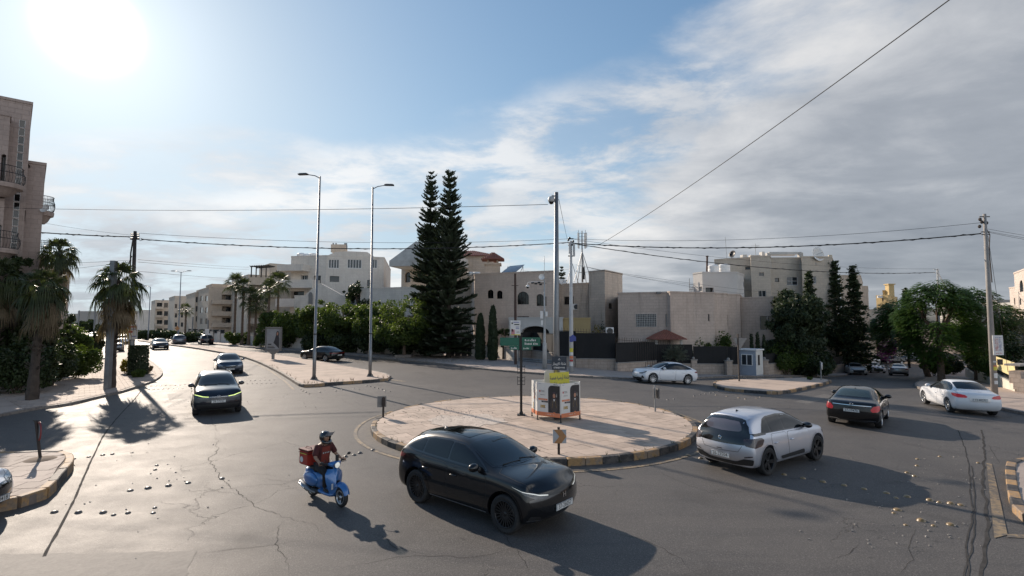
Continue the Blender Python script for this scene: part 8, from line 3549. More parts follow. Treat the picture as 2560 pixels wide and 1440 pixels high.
# second bracing frame at the left
for dx,dy in((-1.95,-.4),(-.55,-.4),(-1.2,.7)):
	q.bar((c.x-1.25,YM,bz_+2.4),(c.x+dx,YM+dy,bz_-.1),.05)
for z_ in(583,592,603,613):
	zz=ZT(1456,z_,52)
	q.bar((c.x-.42,YM,zz),(c.x+.42,YM,zz),.045)
for dx in(-.42,.42):
	q.bar((c.x+dx,YM,ZT(1456,622,52)),(c.x+dx,YM,zt_+.1),.05)
part('tower',q,t,True)
for dx,dy in((-.50,-.12),(.52,-.12),(.38,.3),(-.36,.3)):
	q=MB()
	q.mat(M_SWHITE)
	z0_,z1_=ZT(1456,620,52),ZT(1456,582,52)
	q.box((c.x+dx,YM+dy,(z0_+z1_)/2),(.15,.1,z1_-z0_))
	part('panel_antenna',q,t,True)
q=MB()
q.mat(M_BLACKM)
q.box((c.x+.12,YM-.2,bz_+1.1),(.28,.2,1.5))
part('radio_unit',q,t,True)
# tv aerial and thin masts
m=MB()
m.mat(M_STEEL)
c=atk(1889,640,58)
YA=c.y
m.bar((c.x,YA,ZT(1889,642,58)),(c.x,YA,ZT(1889,609,58)),.05)
z_=ZT(1889,615,58)
m.bar((c.x-.5,YA,z_),(c.x+.55,YA,z_+.08),.03)
for k in range(7):
	m.bar((c.x-.4+k*.13,YA-.2,z_),(c.x-.4+k*.13,YA+.2,z_+.05),.02)
m.bar((c.x-.15,YA,z_-.3),(c.x+.2,YA,z_-.25),.03)
solo('tv_aerial',m,'television aerial on the tall stone house','aerial',(c.x,YA,ZT(1889,642,58)))
m=MB()
m.mat(M_STEEL)
a,b_=atk(1817,646,59),atk(1813,592,59)
m.bar(a,b_,.04)
solo('roof_mast',m,'thin whip mast left of the black dish','mast',tuple(a))
m=MB()
m.mat(M_RENDER)
for px,w_,h_ in((1859,.6,.5),(1886,1.3,.45),(1905,.35,.9)):
	c=atk(px,643,60)
	m.box((c.x,c.y,c.z+h_/2-.2),(w_,.8,h_))
solo('roof_vents',m,'row of small vent boxes on the tall stone house roof','vent box',tuple(atk(1859,643,60)))
m=MB()
m.mat(plain('cream_barrel',(.45,.40,.30),.6,var=.1))
c=atk(2074,650,59)
m.tube([(c.x,c.y,c.z-.3),(c.x+.1,c.y,c.z+.65)],.25,12)
solo('roof_barrel',m,'cream barrel at the right end of the tall stone house roof','barrel',(c.x,c.y,c.z-.3))
def acunit(px,py,Y_,label,w_=.8,h_=.55):
	c=atk(px,py,Y_)
	w_,h_=w_*KD(px),h_*KD(px)
	t=thing('air_conditioner',label,'air conditioner',tuple(c))
	q=MB()
	q.mat(M_WHITE)
	q.box((0,0,0),(w_,.3,h_))
	mkobj('casing',q.mesh('casing'),t)
	q=MB()
	q.mat(M_PLASTIC)
	q.lathe([(.001,-.16),(h_*.4,-.16),(h_*.42,-.152)],18,axis='Y')
	q.mat(M_STEEL)
	for k in range(3):
		q.bar((-h_*.38,-.165,(k-1)*h_*.18),(h_*.38,-.165,(k-1)*h_*.18),.012)
	mkobj('fan_grille',q.mesh('fan_grille'),t)
	return t
acunit(1440,767,49.7,'white air conditioner under the barred window of the weathered block')
acunit(1524,828,41.8,'larger white air conditioner by the yellow flowering shrub',.62,.62)
for k,px in enumerate((758,766,775)):
	acunit(px,655,68.5,'%s air conditioner on the villa terrace from the left'%ORD[k],.55,.5)
# solar panels
m=MB()
m.mat(plain('solar_glass',(.16,.18,.20),.15,var=.05,coat=.5))
a=atk(1254,683,50)
b_=atk(1290,680,50)
YS=a.y-1
m.add([(a.x,YS,a.z),(b_.x,YS,a.z+.1),(b_.x+1.1,YS+2,a.z+1.2),(a.x+1,YS+2,a.z+1)],[(0,1,2,3)])
m.add([(a.x,YS,a.z-.05),(b_.x,YS,a.z+.05),(b_.x+1.1,YS+2,a.z+1.15),(a.x+1,YS+2,a.z+.95)],[(3,2,1,0)])
m.mat(M_STEEL)
for x in(a.x+.8,b_.x+.9,(a.x+b_.x)/2+.85):
	m.bar((x,YS+2,a.z+.95),(x,YS+2.1,a.z-.4),.06)
	m.bar((x,YS+2,a.z+.95),(x-.5,YS+.8,a.z-.2),.05)
solo('solar_heater',m,'tilted solar water heater panels on the arched house roof','solar panel',(a.x,YS,a.z))
m=MB()
m.mat(M_SWHITE)
m.smooth=True
for px,Y_ in((1310,50),(1328,50),(1176,49),(1192,49)):
	c=atk(px,685,Y_)
	m.tube([(c.x-.4,c.y,c.z),(c.x+.4,c.y,c.z)],.27,12)
solo('roof_cylinders',m,'row of pale horizontal boiler cylinders on the arched house roof','boiler')
m=MB()
m.mat(S_SAND)
c=atk(848,622,76)
m.box((c.x,c.y,c.z),(2.9,1.6,1.6))
m.mat(M_STEEL)
for px in(833,840,862,866):
	p=atk(px,615,76)
	m.tube([(p.x,p.y,p.z-.7),(p.x,p.y,p.z+.6)],.16,8)
solo('roof_hut',m,'small roof hut with pipes on top of the large villa','roof hut',(c.x,c.y,c.z-.6))
# floodlight and junction box on the low house parapet
m=MB()
m.mat(M_PLASTIC)
c=atk(1646,732,42.6)
m.box(c,(.42,.16,.22),-.2)
m.mat(M_SGREY)
m.box(c+Vector((0,-.09,-.01)),(.34,.02,.15),-.2)
m.mat(M_STEEL)
m.bar(c+Vector((.2,0,0)),c+Vector((.4,.1,.05)),.05)
solo('floodlight',m,'small floodlight on the parapet of the long low house','floodlight',tuple(c))
m=MB()
m.mat(M_STEEL)
for k in range(5):
	p=atk(1724+2.5*k,728-2*k,52)
	m.bar(p+Vector((0,0,-1.2)),p+Vector((0,0,.3+(k==0)*1.2)),.06)
for k in range(3):
	m.bar(atk(1722,712+6*k,52),atk(1735,712+6*k,52),.05)
solo('roof_ladder',m,'small steel roof stair at the left of the pale rendered block','ladder',tuple(atk(1724,728,52)))
# ================================================================== TREES AND PLANTS
def leaf_cloud(mb,rnd,c,rad,n,size,droop=0.0,shell_=0.55,flat=1.0,elong=1.6):
	"""n leaf-sized faces spread through an ellipsoid, denser towards its skin"""
	c=Vector(c)
	V,F=mb.v,mb.f
	ap=V.append
	for _ in range(n):
		while True:
			d=Vector((rnd.gauss(0,1),rnd.gauss(0,1),rnd.gauss(0,1)))
			if d.length>.01:
				break
		d.normalize()
		r=shell_+(1-shell_)*rnd.random()**.6
		p=c+Vector((d.x*rad[0]*r,d.y*rad[1]*r,d.z*rad[2]*r))
		s=size*rnd.uniform(.6,1.35)
		t=Vector((rnd.gauss(0,1),rnd.gauss(0,1),rnd.gauss(0,1)*flat-droop)).normalized()
		nn=(d*.6+Vector((rnd.gauss(0,.6),rnd.gauss(0,.6),rnd.gauss(0,.6)+.3)))
		w=t.cross(nn)
		if w.length<1e-3:
			continue
		w.normalize()
		b=len(V)
		h=t*s*elong*.5
		w=w*s*.5
		ap(p-h)
		ap(p+w*.9-h*.1)
		ap(p+h)
		ap(p-w*.9-h*.1)
		mb.face((b,b+1,b+2,b+3))
def limbs(mb,rnd,base,h,r,n,spread,lean=(0,0),m=M_WOOD,top=.9):
	"""tapered trunk that forks into limbs; returns limb ends"""
	mb.mat(m)
	mb.smooth=True
	b=Vector(base)
	k=b+Vector((lean[0]*.5,lean[1]*.5,h*.45))
	mb.tube([b-Vector((0,0,.15)),b+Vector((0,0,.15)),b+Vector((lean[0]*.2,lean[1]*.2,h*.22)),k],[r*1.35,r*1.08,r*.9,r*.75],9)
	ends=[]
	for i in range(n):
		a=2*pi*(i+rnd.uniform(-.25,.25))/n
		s=spread*rnd.uniform(.6,1)
		e=b+Vector((lean[0]+s*cos(a),lean[1]+s*sin(a),h*top*rnd.uniform(.75,1)))
		mid=k+(e-k)*.5+Vector((s*.18*cos(a),s*.18*sin(a),0))
		mb.tube([k-Vector((0,0,.1)),mid,e],[r*.5,r*.3,r*.10],6)
		for j in range(2):
			e2=mid+(e-mid)*.5+Vector((rnd.gauss(0,s*.35),rnd.gauss(0,s*.35),rnd.uniform(0,h*.18)))
			mb.tube([mid,e2],[r*.22,r*.05],5)
		ends.append(e)
	mb.smooth=False
	return ends
def tree(label,px,py,top_py,wid_px,mat=L_TREE,seed=1,leaf=.10,n=9000,clumps=16,Y=None,trunk_h=.38,name='street_tree',dz=.12,group=None,flat=1.0,droop=.1,bark=M_WOOD,lean=(0,0),depth=1.0,elong=1.6):
	rnd=random.Random(seed)
	Y=Y*KD(px)if Y else None
	b=G(px,py,dz)if Y is None else Vector((at(px,800,Y).x,Y,gz(at(px,800,Y).x,Y)))
	H=at(px,top_py,b.y).z-b.z
	R=wid_px/1280*b.y/2
	t=thing(name,label,'tree',tuple(b),group=group)
	q=MB()
	limbs(q,rnd,b,H,max(.09,H*.028),5,R*.6,lean,bark)
	part('trunk',q,t,True)
	q=MB()
	q.mat(mat)
	c0=b+Vector((lean[0],lean[1],H*(trunk_h+(1-trunk_h)/2)))
	hh=H*(1-trunk_h)/2
	per=n//clumps
	for i in range(clumps):
		a=i*2.4+rnd.uniform(-.4,.4)
		f=sqrt((i+.5)/clumps)*.78
		zz=rnd.uniform(-.62,.62)
		k=sqrt(max(.15,1-zz*zz))
		c=c0+Vector((R*f*k*cos(a),R*depth*f*k*sin(a),hh*zz))
		cr=R*rnd.uniform(.26,.42)
		leaf_cloud(q,rnd,c,(cr,cr,cr*.8),per,leaf,droop,.35,flat,elong)
	# a loose skin of twigs that breaks the outline
	for i in range(clumps*2):
		d=Vector((rnd.gauss(0,1),rnd.gauss(0,1),rnd.gauss(0,.9)))
		d.normalize()
		c=c0+Vector((d.x*R*.93,d.y*R*depth*.93,d.z*hh*.93))
		leaf_cloud(q,rnd,c,(R*.13,)*3,max(12,per//12),leaf,droop,.1,flat,elong)
	part('crown',q,t,True)
	return t
# row of street trees on the far pavement
for i,(px,py,tp,wd,sd,lab)in enumerate((
		(1010,893,742,160,3,'bright green street tree just left of the twin pines'),
		(940,884,752,120,4,'street tree behind the second lamp post'),
		(862,879,748,130,5,'street tree between the two lamp posts'),
		(795,874,752,110,6,'street tree behind the first lamp post'),
		(738,870,772,110,7,'street tree right of the poster panel'),
		(690,866,776,95,8,'smaller street tree behind the poster panel'))):
	tree(lab,px,py,tp,wd,L_TREE,sd,.15,15000,22,trunk_h=.16,group='street trees on the far pavement')
tree('dark dense tree behind the street trees in front of the villa',905,868,700,90,L_DEEP,21,.2,8000,12,Y=57,trunk_h=.3,name='garden_tree')
tree('dark tree tops left of the white modern villa',872,868,716,50,L_DEEP,22,.2,4000,8,Y=60,trunk_h=.3,name='garden_tree')
m=MB()
m.mat(M_DIRT)
for px,py in((1010,893),(940,884),(862,879),(795,874)):
	p=G(px,py,.12)
	m.box((p.x,p.y,p.z+.06),(1.5,1.2,.14))
	m.mat(M_KERB)
	for dx,dy,sx,sy in((0,-.65,1.7,.14),(0,.65,1.7,.14),(-.8,0,.14,1.2),(.8,0,.14,1.2)):
		m.box((p.x+dx,p.y+dy,p.z+.12),(sx,sy,.28))
	m.mat(M_DIRT)
o=mkobj('tree_pits',m.mesh('tree_pits'),fpave,kind='structure')
# twin pines (araucaria): whorls of upturned branches hung with short dense shoots
def araucaria(label,px,py,Y_,top_py,wid,seed,low=.05,levels=52,name='norfolk_pine',n_per=11,mat=L_DARK):
	rnd=random.Random(seed)
	Y_*=KD(px)
	x=at(px,800,Y_).x
	b=Vector((x,Y_,gz(x,Y_)))
	H=at(px,top_py,Y_).z-b.z
	R0=wid/1280*Y_/2
	t=thing(name,label,'tree',tuple(b))
	q=MB()
	q.mat(M_BARKD)
	q.smooth=True
	q.tube([b,b+Vector((0,0,H*.5)),b+Vector((0,0,H))],[.28,.16,.02],10)
	part('trunk',q,t,True)
	q=MB()
	q.mat(mat)
	q2=MB()
	q2.mat(M_BARKD)
	for L in range(levels):
		f=(L+rnd.uniform(-.7,.7))/levels
		z=b.z+H*(low+(1-low)*f)
		prof=(1-f)**.52*(.80+.20*min(1,(1-f)*1.6))+.05
		R=R0*prof*rnd.uniform(.85,1.08)
		nb=n_per if f<.7 else 7
		a0=rnd.uniform(0,6.28)
		for k in range(nb):
			z+=rnd.uniform(-.06,.06)
			a=a0+2*pi*k/nb+rnd.uniform(-.2,.2)
			rr=R*rnd.uniform(.62,1.1)
			rise=(.62*f-.12+rnd.uniform(-.12,.16))*rr+rr*.12
			P=[]
			for j in range(6):
				s_=j/5
				P.append(Vector((b.x+rr*s_*cos(a),Y_+rr*s_*sin(a),z+rnd.uniform(-.03,.03)+rise*s_**2+.04*sin(j*3+k))))
			q2.tube(P,[.03*(1-j/6)+.006 for j in range(6)],4,cap=False)
			d=(P[-1]-P[0]).normalized()
			side=Vector((-sin(a),cos(a),0))
			ns=max(5,int(rr/.10))
			for j in range(ns):
				s_=.18+.82*(j+.5)/ns
				i_=min(4,int(s_*5))
				p=P[i_]+(P[i_+1]-P[i_])*(s_*5-i_)
				for sd in(-1,1):
					ln=rr*.15*(1.15-s_*.55)+.13
					dr=(side*sd*.8+d*.55+Vector((0,0,rnd.uniform(.05,.45)))).normalized()
					e=p+dr*ln
					w_=dr.cross(Vector((0,0,1))).normalized()*.055
					u_=Vector((0,0,.055))
					bq=len(q.v)
					q.v.extend([p-w_,p+w_,e+w_*.8,e-w_*.8,p-u_,p+u_,e+u_*.9,e-u_*.9])
					q.face((bq,bq+1,bq+2,bq+3))
					q.face((bq+4,bq+5,bq+6,bq+7))
					if rnd.random()<.6:
						m_=p+dr*ln*.5+Vector((rnd.gauss(0,.05),rnd.gauss(0,.05),rnd.uniform(.0,.12)))
						e2=m_+(dr+Vector((rnd.gauss(0,.5),rnd.gauss(0,.5),.3))).normalized()*ln*.6
						bq=len(q.v)
						q.v.extend([m_-w_*.8,m_+w_*.8,e2+w_*.6,e2-w_*.6])
						q.face((bq,bq+1,bq+2,bq+3))
	part('crown',q,t,True)
	part('branches',q2,t,True,kind='stuff')
	return t
araucaria('left of the twin tall pines, slightly shorter',1074,893,43.5,430,118,31)
araucaria('right of the twin tall pines, the tallest tree in view',1122,893,42.0,424,136,32)
araucaria('small far tiered pine between the camera pole and white pole',1405,893,75,664,36,33,low=.6,levels=12)
def cone_tree(label,px,Y_,top_py,wid,seed,mat=L_CYP,n=7000,leaf=.12,py_base=None,name='cypress',pw=.55,ragged=.12,dz=0,drop=0.0,group=None,low=.03,upward=True):
	rnd=random.Random(seed)
	Y_*=KD(px)
	x=at(px,800,Y_).x
	b=Vector((x,Y_,gz(x,Y_)))
	H=at(px,top_py,Y_).z-b.z
	R0=wid/1280*Y_/2
	t=thing(name,label,'tree',tuple(b),group=group)
	q=MB()
	q.mat(M_BARKD)
	q.smooth=True
	q.tube([b,b+Vector((0,0,H*.9))],[max(.08,H*.016),.02],8)
	part('trunk',q,t,True)
	q=MB()
	q.mat(mat)
	nbr=90
	brs=[]
	for k in range(nbr):
		f=low+(1-low)*(1-(1-(k+.5)/nbr)**.8)
		brs.append((f,k*2.4+rnd.uniform(-.5,.5),rnd.uniform(.55,1.18),rnd.uniform(-.25,.35)))
	lob=[(rnd.uniform(0,6.28),rnd.uniform(0,1),rnd.uniform(.06,.16))for _ in range(46)]
	for i in range(n):
		f=low+(1-low)*(1-(1-rnd.random())**.62)
		a=rnd.uniform(0,2*pi)
		pr_=(1-f)**pw*min(1,.55+f*5)
		bump=1+ragged*sum(cos(a*k_+s_*6+f*23*w_)for k_,s_,w_ in((2,lob[0][0],1),(3,lob[1][0],1.7),(5,lob[2][0],2.6)))*.5
		r=R0*pr_*bump*(rnd.uniform(.45,1.05)**.7)
		p=Vector((x+r*cos(a),Y_+r*sin(a),b.z+H*f))
		if not upward and rnd.random()<.86:
			f,a,lf,ri=brs[int(nbr*rnd.random()**1.25)]
			s_=rnd.random()**.55
			R_=(R0*(1-f)**pw*min(1,.55+f*5)+.12)*lf
			wd_=.07*R0*(1.3-s_)+.05
			p=Vector((x+(R_*s_)*cos(a)+rnd.gauss(0,wd_),Y_+(R_*s_)*sin(a)+rnd.gauss(0,wd_),b.z+H*f+ri*R_*s_*s_-.12*R_*s_+rnd.gauss(0,wd_*.55)))
		s=leaf*rnd.uniform(.6,1.4)
		if upward:
			tdir=Vector((cos(a)*.35+rnd.gauss(0,.25),sin(a)*.35+rnd.gauss(0,.25),1)).normalized()
		else:
			tdir=Vector((cos(a)+rnd.gauss(0,.35),sin(a)+rnd.gauss(0,.35),rnd.uniform(-.35,.55))).normalized()
		w_=tdir.cross(Vector((cos(a),sin(a),.2))+Vector((rnd.gauss(0,.4),rnd.gauss(0,.4),rnd.gauss(0,.4)))).normalized()*s*.42
		bq=len(q.v)
		q.v.extend([p-tdir*s*.9,p+w_,p+tdir*s*.9,p-w_])
		q.face((bq,bq+1,bq+2,bq+3))
	part('crown',q,t,True)
	return t
cone_tree('left slim columnar cypress beside the black gate',1201,41,783,27,41,n=5000,leaf=.14,pw=.28,ragged=.08)
cone_tree('right taller columnar cypress beside the black gate',1232,40.5,762,27,42,n=5500,leaf=.14,pw=.30,ragged=.08)
tree('small round shrub tree between the cypresses and the poster',1258,893,806,30,L_DEEP,43,.12,2500,6,Y=42,trunk_h=.3,name='shrub')
for k,(px,tp,w_)in enumerate(((1877,832,11),(1892,829,12),(1908,836,10))):
	cone_tree('%s small clipped cypress behind the guard booth from the left'%ORD[k],px,43,tp,w_,44+k,n=1800,leaf=.10,pw=.2,ragged=.05)
# the cedars on the right
cone_tree('tall slim dark cedar with a ragged top, left of the pair',2090,58,652,112,51,L_CEDAR,20000,.17,name='cedar',pw=.95,ragged=.30,upward=False)
cone_tree('tall dark cedar with a thin top, right of the pair',2137,58,664,105,52,L_CEDAR,18000,.17,name='cedar',pw=1.0,ragged=.32,upward=False)
cone_tree('slimmer grey-green cedar in front of the tall stone house',2026,52,678,84,53,L_CEDAR,9000,.17,name='cedar',pw=1.0,ragged=.35,upward=False,low=.25)
tree('broad dark pine spreading in front of the picture window',1985,893,722,160,L_CEDAR,54,.15,26000,26,Y=45,trunk_h=.12,name='pine',flat=.6,droop=-.8,bark=M_BARKD,elong=2.6)
tree('dark low tree mass under the pair of cedars',2085,893,790,120,L_DEEP,55,.22,10000,14,Y=59,trunk_h=.35,name='garden_tree',bark=M_BARKD)
tree('dark tree beside the parked cars at the street wall',2190,893,790,100,L_DEEP,56,.28,7000,10,Y=92,trunk_h=.45,name='garden_tree',bark=M_BARKD)
# feather-leaved trees at the right: fronds of drooping leaflets
def feather_tree(label,px,Y_,top_py,wid,seed,n=1500,trunk_h=.3,leaf=.40,lean=(0,0)):
	rnd=random.Random(seed)
	Y_*=KD(px)
	x=at(px,800,Y_).x
	b=Vector((x,Y_,gz(x,Y_)+.1))
	H=at(px,top_py,Y_).z-b.z
	R=wid/1280*Y_/2
	t=thing('feather_leaved_tree',label,'tree',tuple(b),group='feather-leaved trees at the right')
	q=MB()
	limbs(q,rnd,b,H,H*.030,6,R*.55,lean,M_WOOD)
	part('trunk',q,t,True)
	q=MB()
	q.mat(L_FEATH)
	c0=b+Vector((lean[0],lean[1],H*(trunk_h+(1-trunk_h)*.5)))
	hh=H*(1-trunk_h)/2
	lobes=[]
	for i in range(26):
		d=Vector((rnd.gauss(0,1),rnd.gauss(0,1),rnd.gauss(0,1)))
		d.normalize()
		lobes.append(c0+Vector((d.x*R*.66,d.y*R*.66,d.z*hh*.74)))
	for i in range(n):
		c=lobes[i%len(lobes)]
		d=Vector((rnd.gauss(0,1),rnd.gauss(0,1),rnd.gauss(0,1)+.35))
		d.normalize()
		rr=R*.36*rnd.uniform(.5,1.05)
		p=c+Vector((d.x*rr,d.y*rr,d.z*rr*.9))
		out=(Vector((p.x-c0.x,p.y-c0.y,0)).normalized()*.8+d*.5)
		out.z=rnd.uniform(-.1,.35)
		out.normalize()
		L=leaf*rnd.uniform(.7,1.2)
		side=out.cross(Vector((0,0,1))).normalized()
		P=[p+out*L*s_-Vector((0,0,.40*L*s_*s_))for s_ in(0,.25,.5,.75,1)]
		for j in range(4):
			a_,c_=P[j],P[j+1]
			wd=L*(.17,.24,.20,.10)[j]
			for sd in(-1,1):
				e=side*sd*wd-Vector((0,0,wd*.45))
				bq=len(q.v)
				q.v.extend([a_,a_+e*.9+(c_-a_)*.35,c_+e*.75+(c_-a_)*.3,c_])
				q.face((bq,bq+1,bq+2,bq+3)if sd>0 else(bq+3,bq+2,bq+1,bq))
	part('crown',q,t,True)
	return t
feather_tree('big feather-leaved tree in the middle with the white pole in its top',2345,42,697,185,61,9000,.06)
feather_tree('feather-leaved tree just left of the leaning right pole',2436,45,712,175,62,9000,.08)
feather_tree('left, lower feather-leaved tree over the parked cars',2312,50,735,135,63,5200,.14,lean=(-2.6,0))
feather_tree('feather-leaved tree crown behind the leaning right pole',2505,50,752,110,64,2800,.15)
cone_tree('small pointed pine top behind the feather-leaved trees',2267,75,720,60,65,L_CEDAR,2500,.3,name='pine',pw=.9,ragged=.2,upward=False,low=.5)
def bush(label,px,py,top_py,wid,mat=L_HEDGE,seed=1,n=5000,leaf=.09,dz=.1,Y=None,name='shrub',cat='shrub',depth=.8,droop=0,sh=.55,elong=1.6,clumps=9):
	rnd=random.Random(seed)
	Y=Y*KD(px)if Y else None
	b=G(px,py,dz)if Y is None else Vector((at(px,800,Y).x,Y,gz(at(px,800,Y).x,Y)))
	H=max(.3,at(px,top_py,b.y).z-b.z)
	R=wid/1280*b.y/2
	t=thing(name,label,cat,tuple(b))
	q=MB()
	q.mat(M_WOOD)
	for k in range(6):
		a=k*1.05
		q.tube([b+Vector((.06*cos(a),.06*sin(a),-.05)),b+Vector((R*.5*cos(a),R*.5*sin(a)*depth,H*.7))],[.03,.01],5)
	part('stems',q,t,True)
	q=MB()
	q.mat(mat)
	per=n//(clumps+2)
	leaf_cloud(q,rnd,b+Vector((0,0,H*.5)),(R*.8,R*depth*.8,H*.48),per*2,leaf,droop,.3,1,elong)
	for i in range(clumps):
		a=i*2.4
		f=rnd.uniform(.35,.75)
		c=b+Vector((R*f*cos(a),R*depth*f*sin(a),H*rnd.uniform(.25,.72)))
		cr=R*rnd.uniform(.28,.42)
		leaf_cloud(q,rnd,c,(cr,cr*depth,min(cr,H*.32)),per,leaf,droop,sh,1,elong)
	part('foliage',q,t,True)
	return t
# olive-like bush at the wall, hedges and climbers
rnd=random.Random(77)
b=G(1686,936,.1)
t=thing('silvery_bush','silvery grey-green bush spilling over the wall behind the white saloon','shrub',tuple(b))
q=MB()
q.mat(L_OLIVE)
q2=MB()
q2.mat(M_WOOD)
c=at(1688,893,b.y+.7)
for i in range(230):
	a=rnd.uniform(0,2*pi)
	e=rnd.uniform(-.15,1.35)
	L=rnd.uniform(.75,1.35)
	d=Vector((cos(a)*cos(e),sin(a)*cos(e)*.7,sin(e)))
	P=[c+d*L*s_-Vector((0,0,.12*s_*s_))for s_ in(0,.4,.75,1)]
	q2.tube(P,[.012,.009,.006,.003],4,cap=False)
	for j in range(34):
		s_=rnd.uniform(.2,1)
		p=c+d*L*s_-Vector((0,0,.12*s_*s_))
		tt=(d+Vector((rnd.gauss(0,.7),rnd.gauss(0,.7),rnd.gauss(0,.7)))).normalized()
		w_=tt.orthogonal().normalized()*.016
		bq=len(q.v)
		q.v.extend([p,p+tt*.06+w_,p+tt*.13,p+tt*.06-w_])
		q.face((bq,bq+1,bq+2,bq+3))
part('foliage',q,t,True)
part('stems',q2,t,True)
bush('bright green hedge top right of the tiled pavilion roof',1745,893,838,60,L_HEDGE,81,5000,.12,Y=43.5)
bush('tall green climber rising against the long low house',1806,893,822,70,L_HEDGE,82,6000,.12,Y=43.6)
bush('dark climber mass hanging over the wall left of the booth',1775,893,862,150,L_DEEP,83,8000,.14,Y=42.8)
bush('low green hedge above the wall right of the booth',1960,893,850,120,L_HEDGE,84,7000,.12,Y=43.5)
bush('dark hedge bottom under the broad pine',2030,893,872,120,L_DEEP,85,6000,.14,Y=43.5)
bush('yellow flowering shrub beside the ochre wall',1493,893,808,48,L_YEL,86,4500,.11,Y=44.5)
bush('dark green shrub top over the yellow flowering shrub',1505,893,800,40,L_DEEP,87,2500,.12,Y=45.5)
bush('purple bougainvillea under the feather-leaved tree',2215,893,832,55,L_BOUG,88,4500,.16,Y=82)
bush('grassy roadside bush at the foot of the big feather-leaved tree',2335,940,868,70,L_HEDGE,89,5000,.12,droop=-.6,elong=2.8)
bush('dense dark bush behind the waiting white saloon',2385,936,885,50,L_DEEP,90,5000,.14)
bush('green hedge above the yellow panelled wall',2480,893,856,110,L_HEDGE,91,6000,.12,Y=40,depth=.4)
bush('dark round tree crown right of the leaning pole',2525,893,822,60,L_DEEP,92,5000,.16,Y=40)
bush('weeds growing on the splitter island',2025,950,941,16,L_HEDGE,93,260,.06,dz=.17)
bush('olive hedge below the palms on the far carriageway',590,862,830,60,L_HEDGE,94,4000,.16)
bush('round green bush left of the poster panel',655,869,828,42,L_HEDGE,95,3500,.13)
for k,(px,py,tp,wd)in enumerate(((500,853,826,110),(420,850,826,80),(370,848,825,50),(340,846,824,40))):
	bush('%s dark hedge mass from the right along the far left road'%ORD[k],px,py,tp,wd,L_DEEP,96+k,4000,.3,name='hedge',cat='hedge')
tree('far hazy tree mass at the end of the side road',222,845,800,50,L_DEEP,101,.5,3000,8,Y=150,trunk_h=.1,name='far_tree')
tree('second far tree mass left of the drooping palm',205,845,806,30,L_DEEP,102,.5,2000,8,Y=140,trunk_h=.1,name='far_tree')
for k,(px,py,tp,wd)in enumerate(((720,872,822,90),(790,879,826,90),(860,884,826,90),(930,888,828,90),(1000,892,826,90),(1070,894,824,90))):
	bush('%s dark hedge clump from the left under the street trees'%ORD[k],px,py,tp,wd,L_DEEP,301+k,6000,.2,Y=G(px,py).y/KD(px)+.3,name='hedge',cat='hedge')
# left edge: hedges and shrubs behind the low wall
bush('rounded bright green hedge beside the small gate on the left',188,905,808,90,L_HEDGE,103,9000,.13,Y=47)
bush('yellow-green bush behind the rounded hedge on the left',160,893,770,70,L_HEDGE,104,6000,.14,Y=50)
bush('large leafy hedge spilling over the left pavement',190,948,858,105,L_HEDGE,105,12000,.085,clumps=16)
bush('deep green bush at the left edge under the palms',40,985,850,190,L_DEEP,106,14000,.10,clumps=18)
bush('dark bush left of the leafy hedge',120,965,840,120,L_DEEP,107,10000,.10,clumps=14)
tree('dark broadleaf tree behind the left palms',30,893,640,190,L_DEEP,108,.16,16000,20,Y=29,trunk_h=.12,name='garden_tree',bark=M_BARKD)
tree('dark tree left of the far rose stone block',120,893,735,110,L_DEEP,109,.17,9000,14,Y=38,trunk_h=.1,name='garden_tree',bark=M_BARKD)
# planted strip with the clipped pillar
b=G(344,938,.12)
t=thing('clipped_hedge','tall clipped dark hedge block in the planter beside the utility pole','hedge',tuple(b))
q=MB()
q.mat(M_BARKD)
q.tube([b,b+Vector((0,0,1.5))],[.05,.03],6)
part('stems',q,t,True)
q=MB()
q.mat(L_CYP)
rnd=random.Random(12)
for i in range(7000):
	p=Vector((rnd.uniform(-.42,.42),rnd.uniform(-.42,.42),rnd.uniform(.05,2.05)))
	if rnd.random()<.8:
		k=rnd.choice('xyz')
		setattr(p,k,{'x':rnd.choice((-.44,.44)),'y':rnd.choice((-.44,.44)),'z':rnd.choice((2.05,2.05))}[k])
	p+=Vector((rnd.gauss(0,.02),rnd.gauss(0,.02),rnd.gauss(0,.02)))
	tt=Vector((rnd.gauss(0,1),rnd.gauss(0,1),rnd.gauss(0,1))).normalized()
	w_=tt.orthogonal().normalized()*.03
	p+=b
	bq=len(q.v)
	q.v.extend([p-tt*.06,p+w_,p+tt*.06,p-w_])
	q.face((bq,bq+1,bq+2,bq+3))
part('foliage',q,t,True)
bush('yellowish low shrub at the foot of the utility pole',315,935,893,34,L_YEL,110,2500,.06)
bush('dry reddish plant beside the clipped hedge block',368,936,905,26,L_DEAD,111,1200,.06)
bush('low green plant in front of the clipped hedge block',345,944,922,40,L_HEDGE,112,2200,.05)
bush('small lone cypress bush behind the drooping palm',248,880,805,34,L_CYP,113,4000,.14,Y=55)
# ground litter under the street trees
q=MB()
q.mat(L_DEAD)
rnd=random.Random(44)
for i in range(2600):
	p=G(rnd.gauss(1040,110),rnd.uniform(888,906),.145)
	a=rnd.uniform(0,6.28)
	s=rnd.uniform(.03,.07)
	bq=len(q.v)
	q.v.extend([p+Vector((s*cos(a),s*sin(a),.0)),p+Vector((-s*.4*sin(a),s*.4*cos(a),.02)),p-Vector((s*cos(a),s*sin(a),-.005)),p+Vector((s*.4*sin(a),-s*.4*cos(a),.01))])
	q.face((bq,bq+1,bq+2,bq+3))
o=mkobj('leaf_litter',q.mesh('leaf_litter'),None,kind='stuff')
o['label']='dry fallen leaves strewn on the pavement under the street trees'
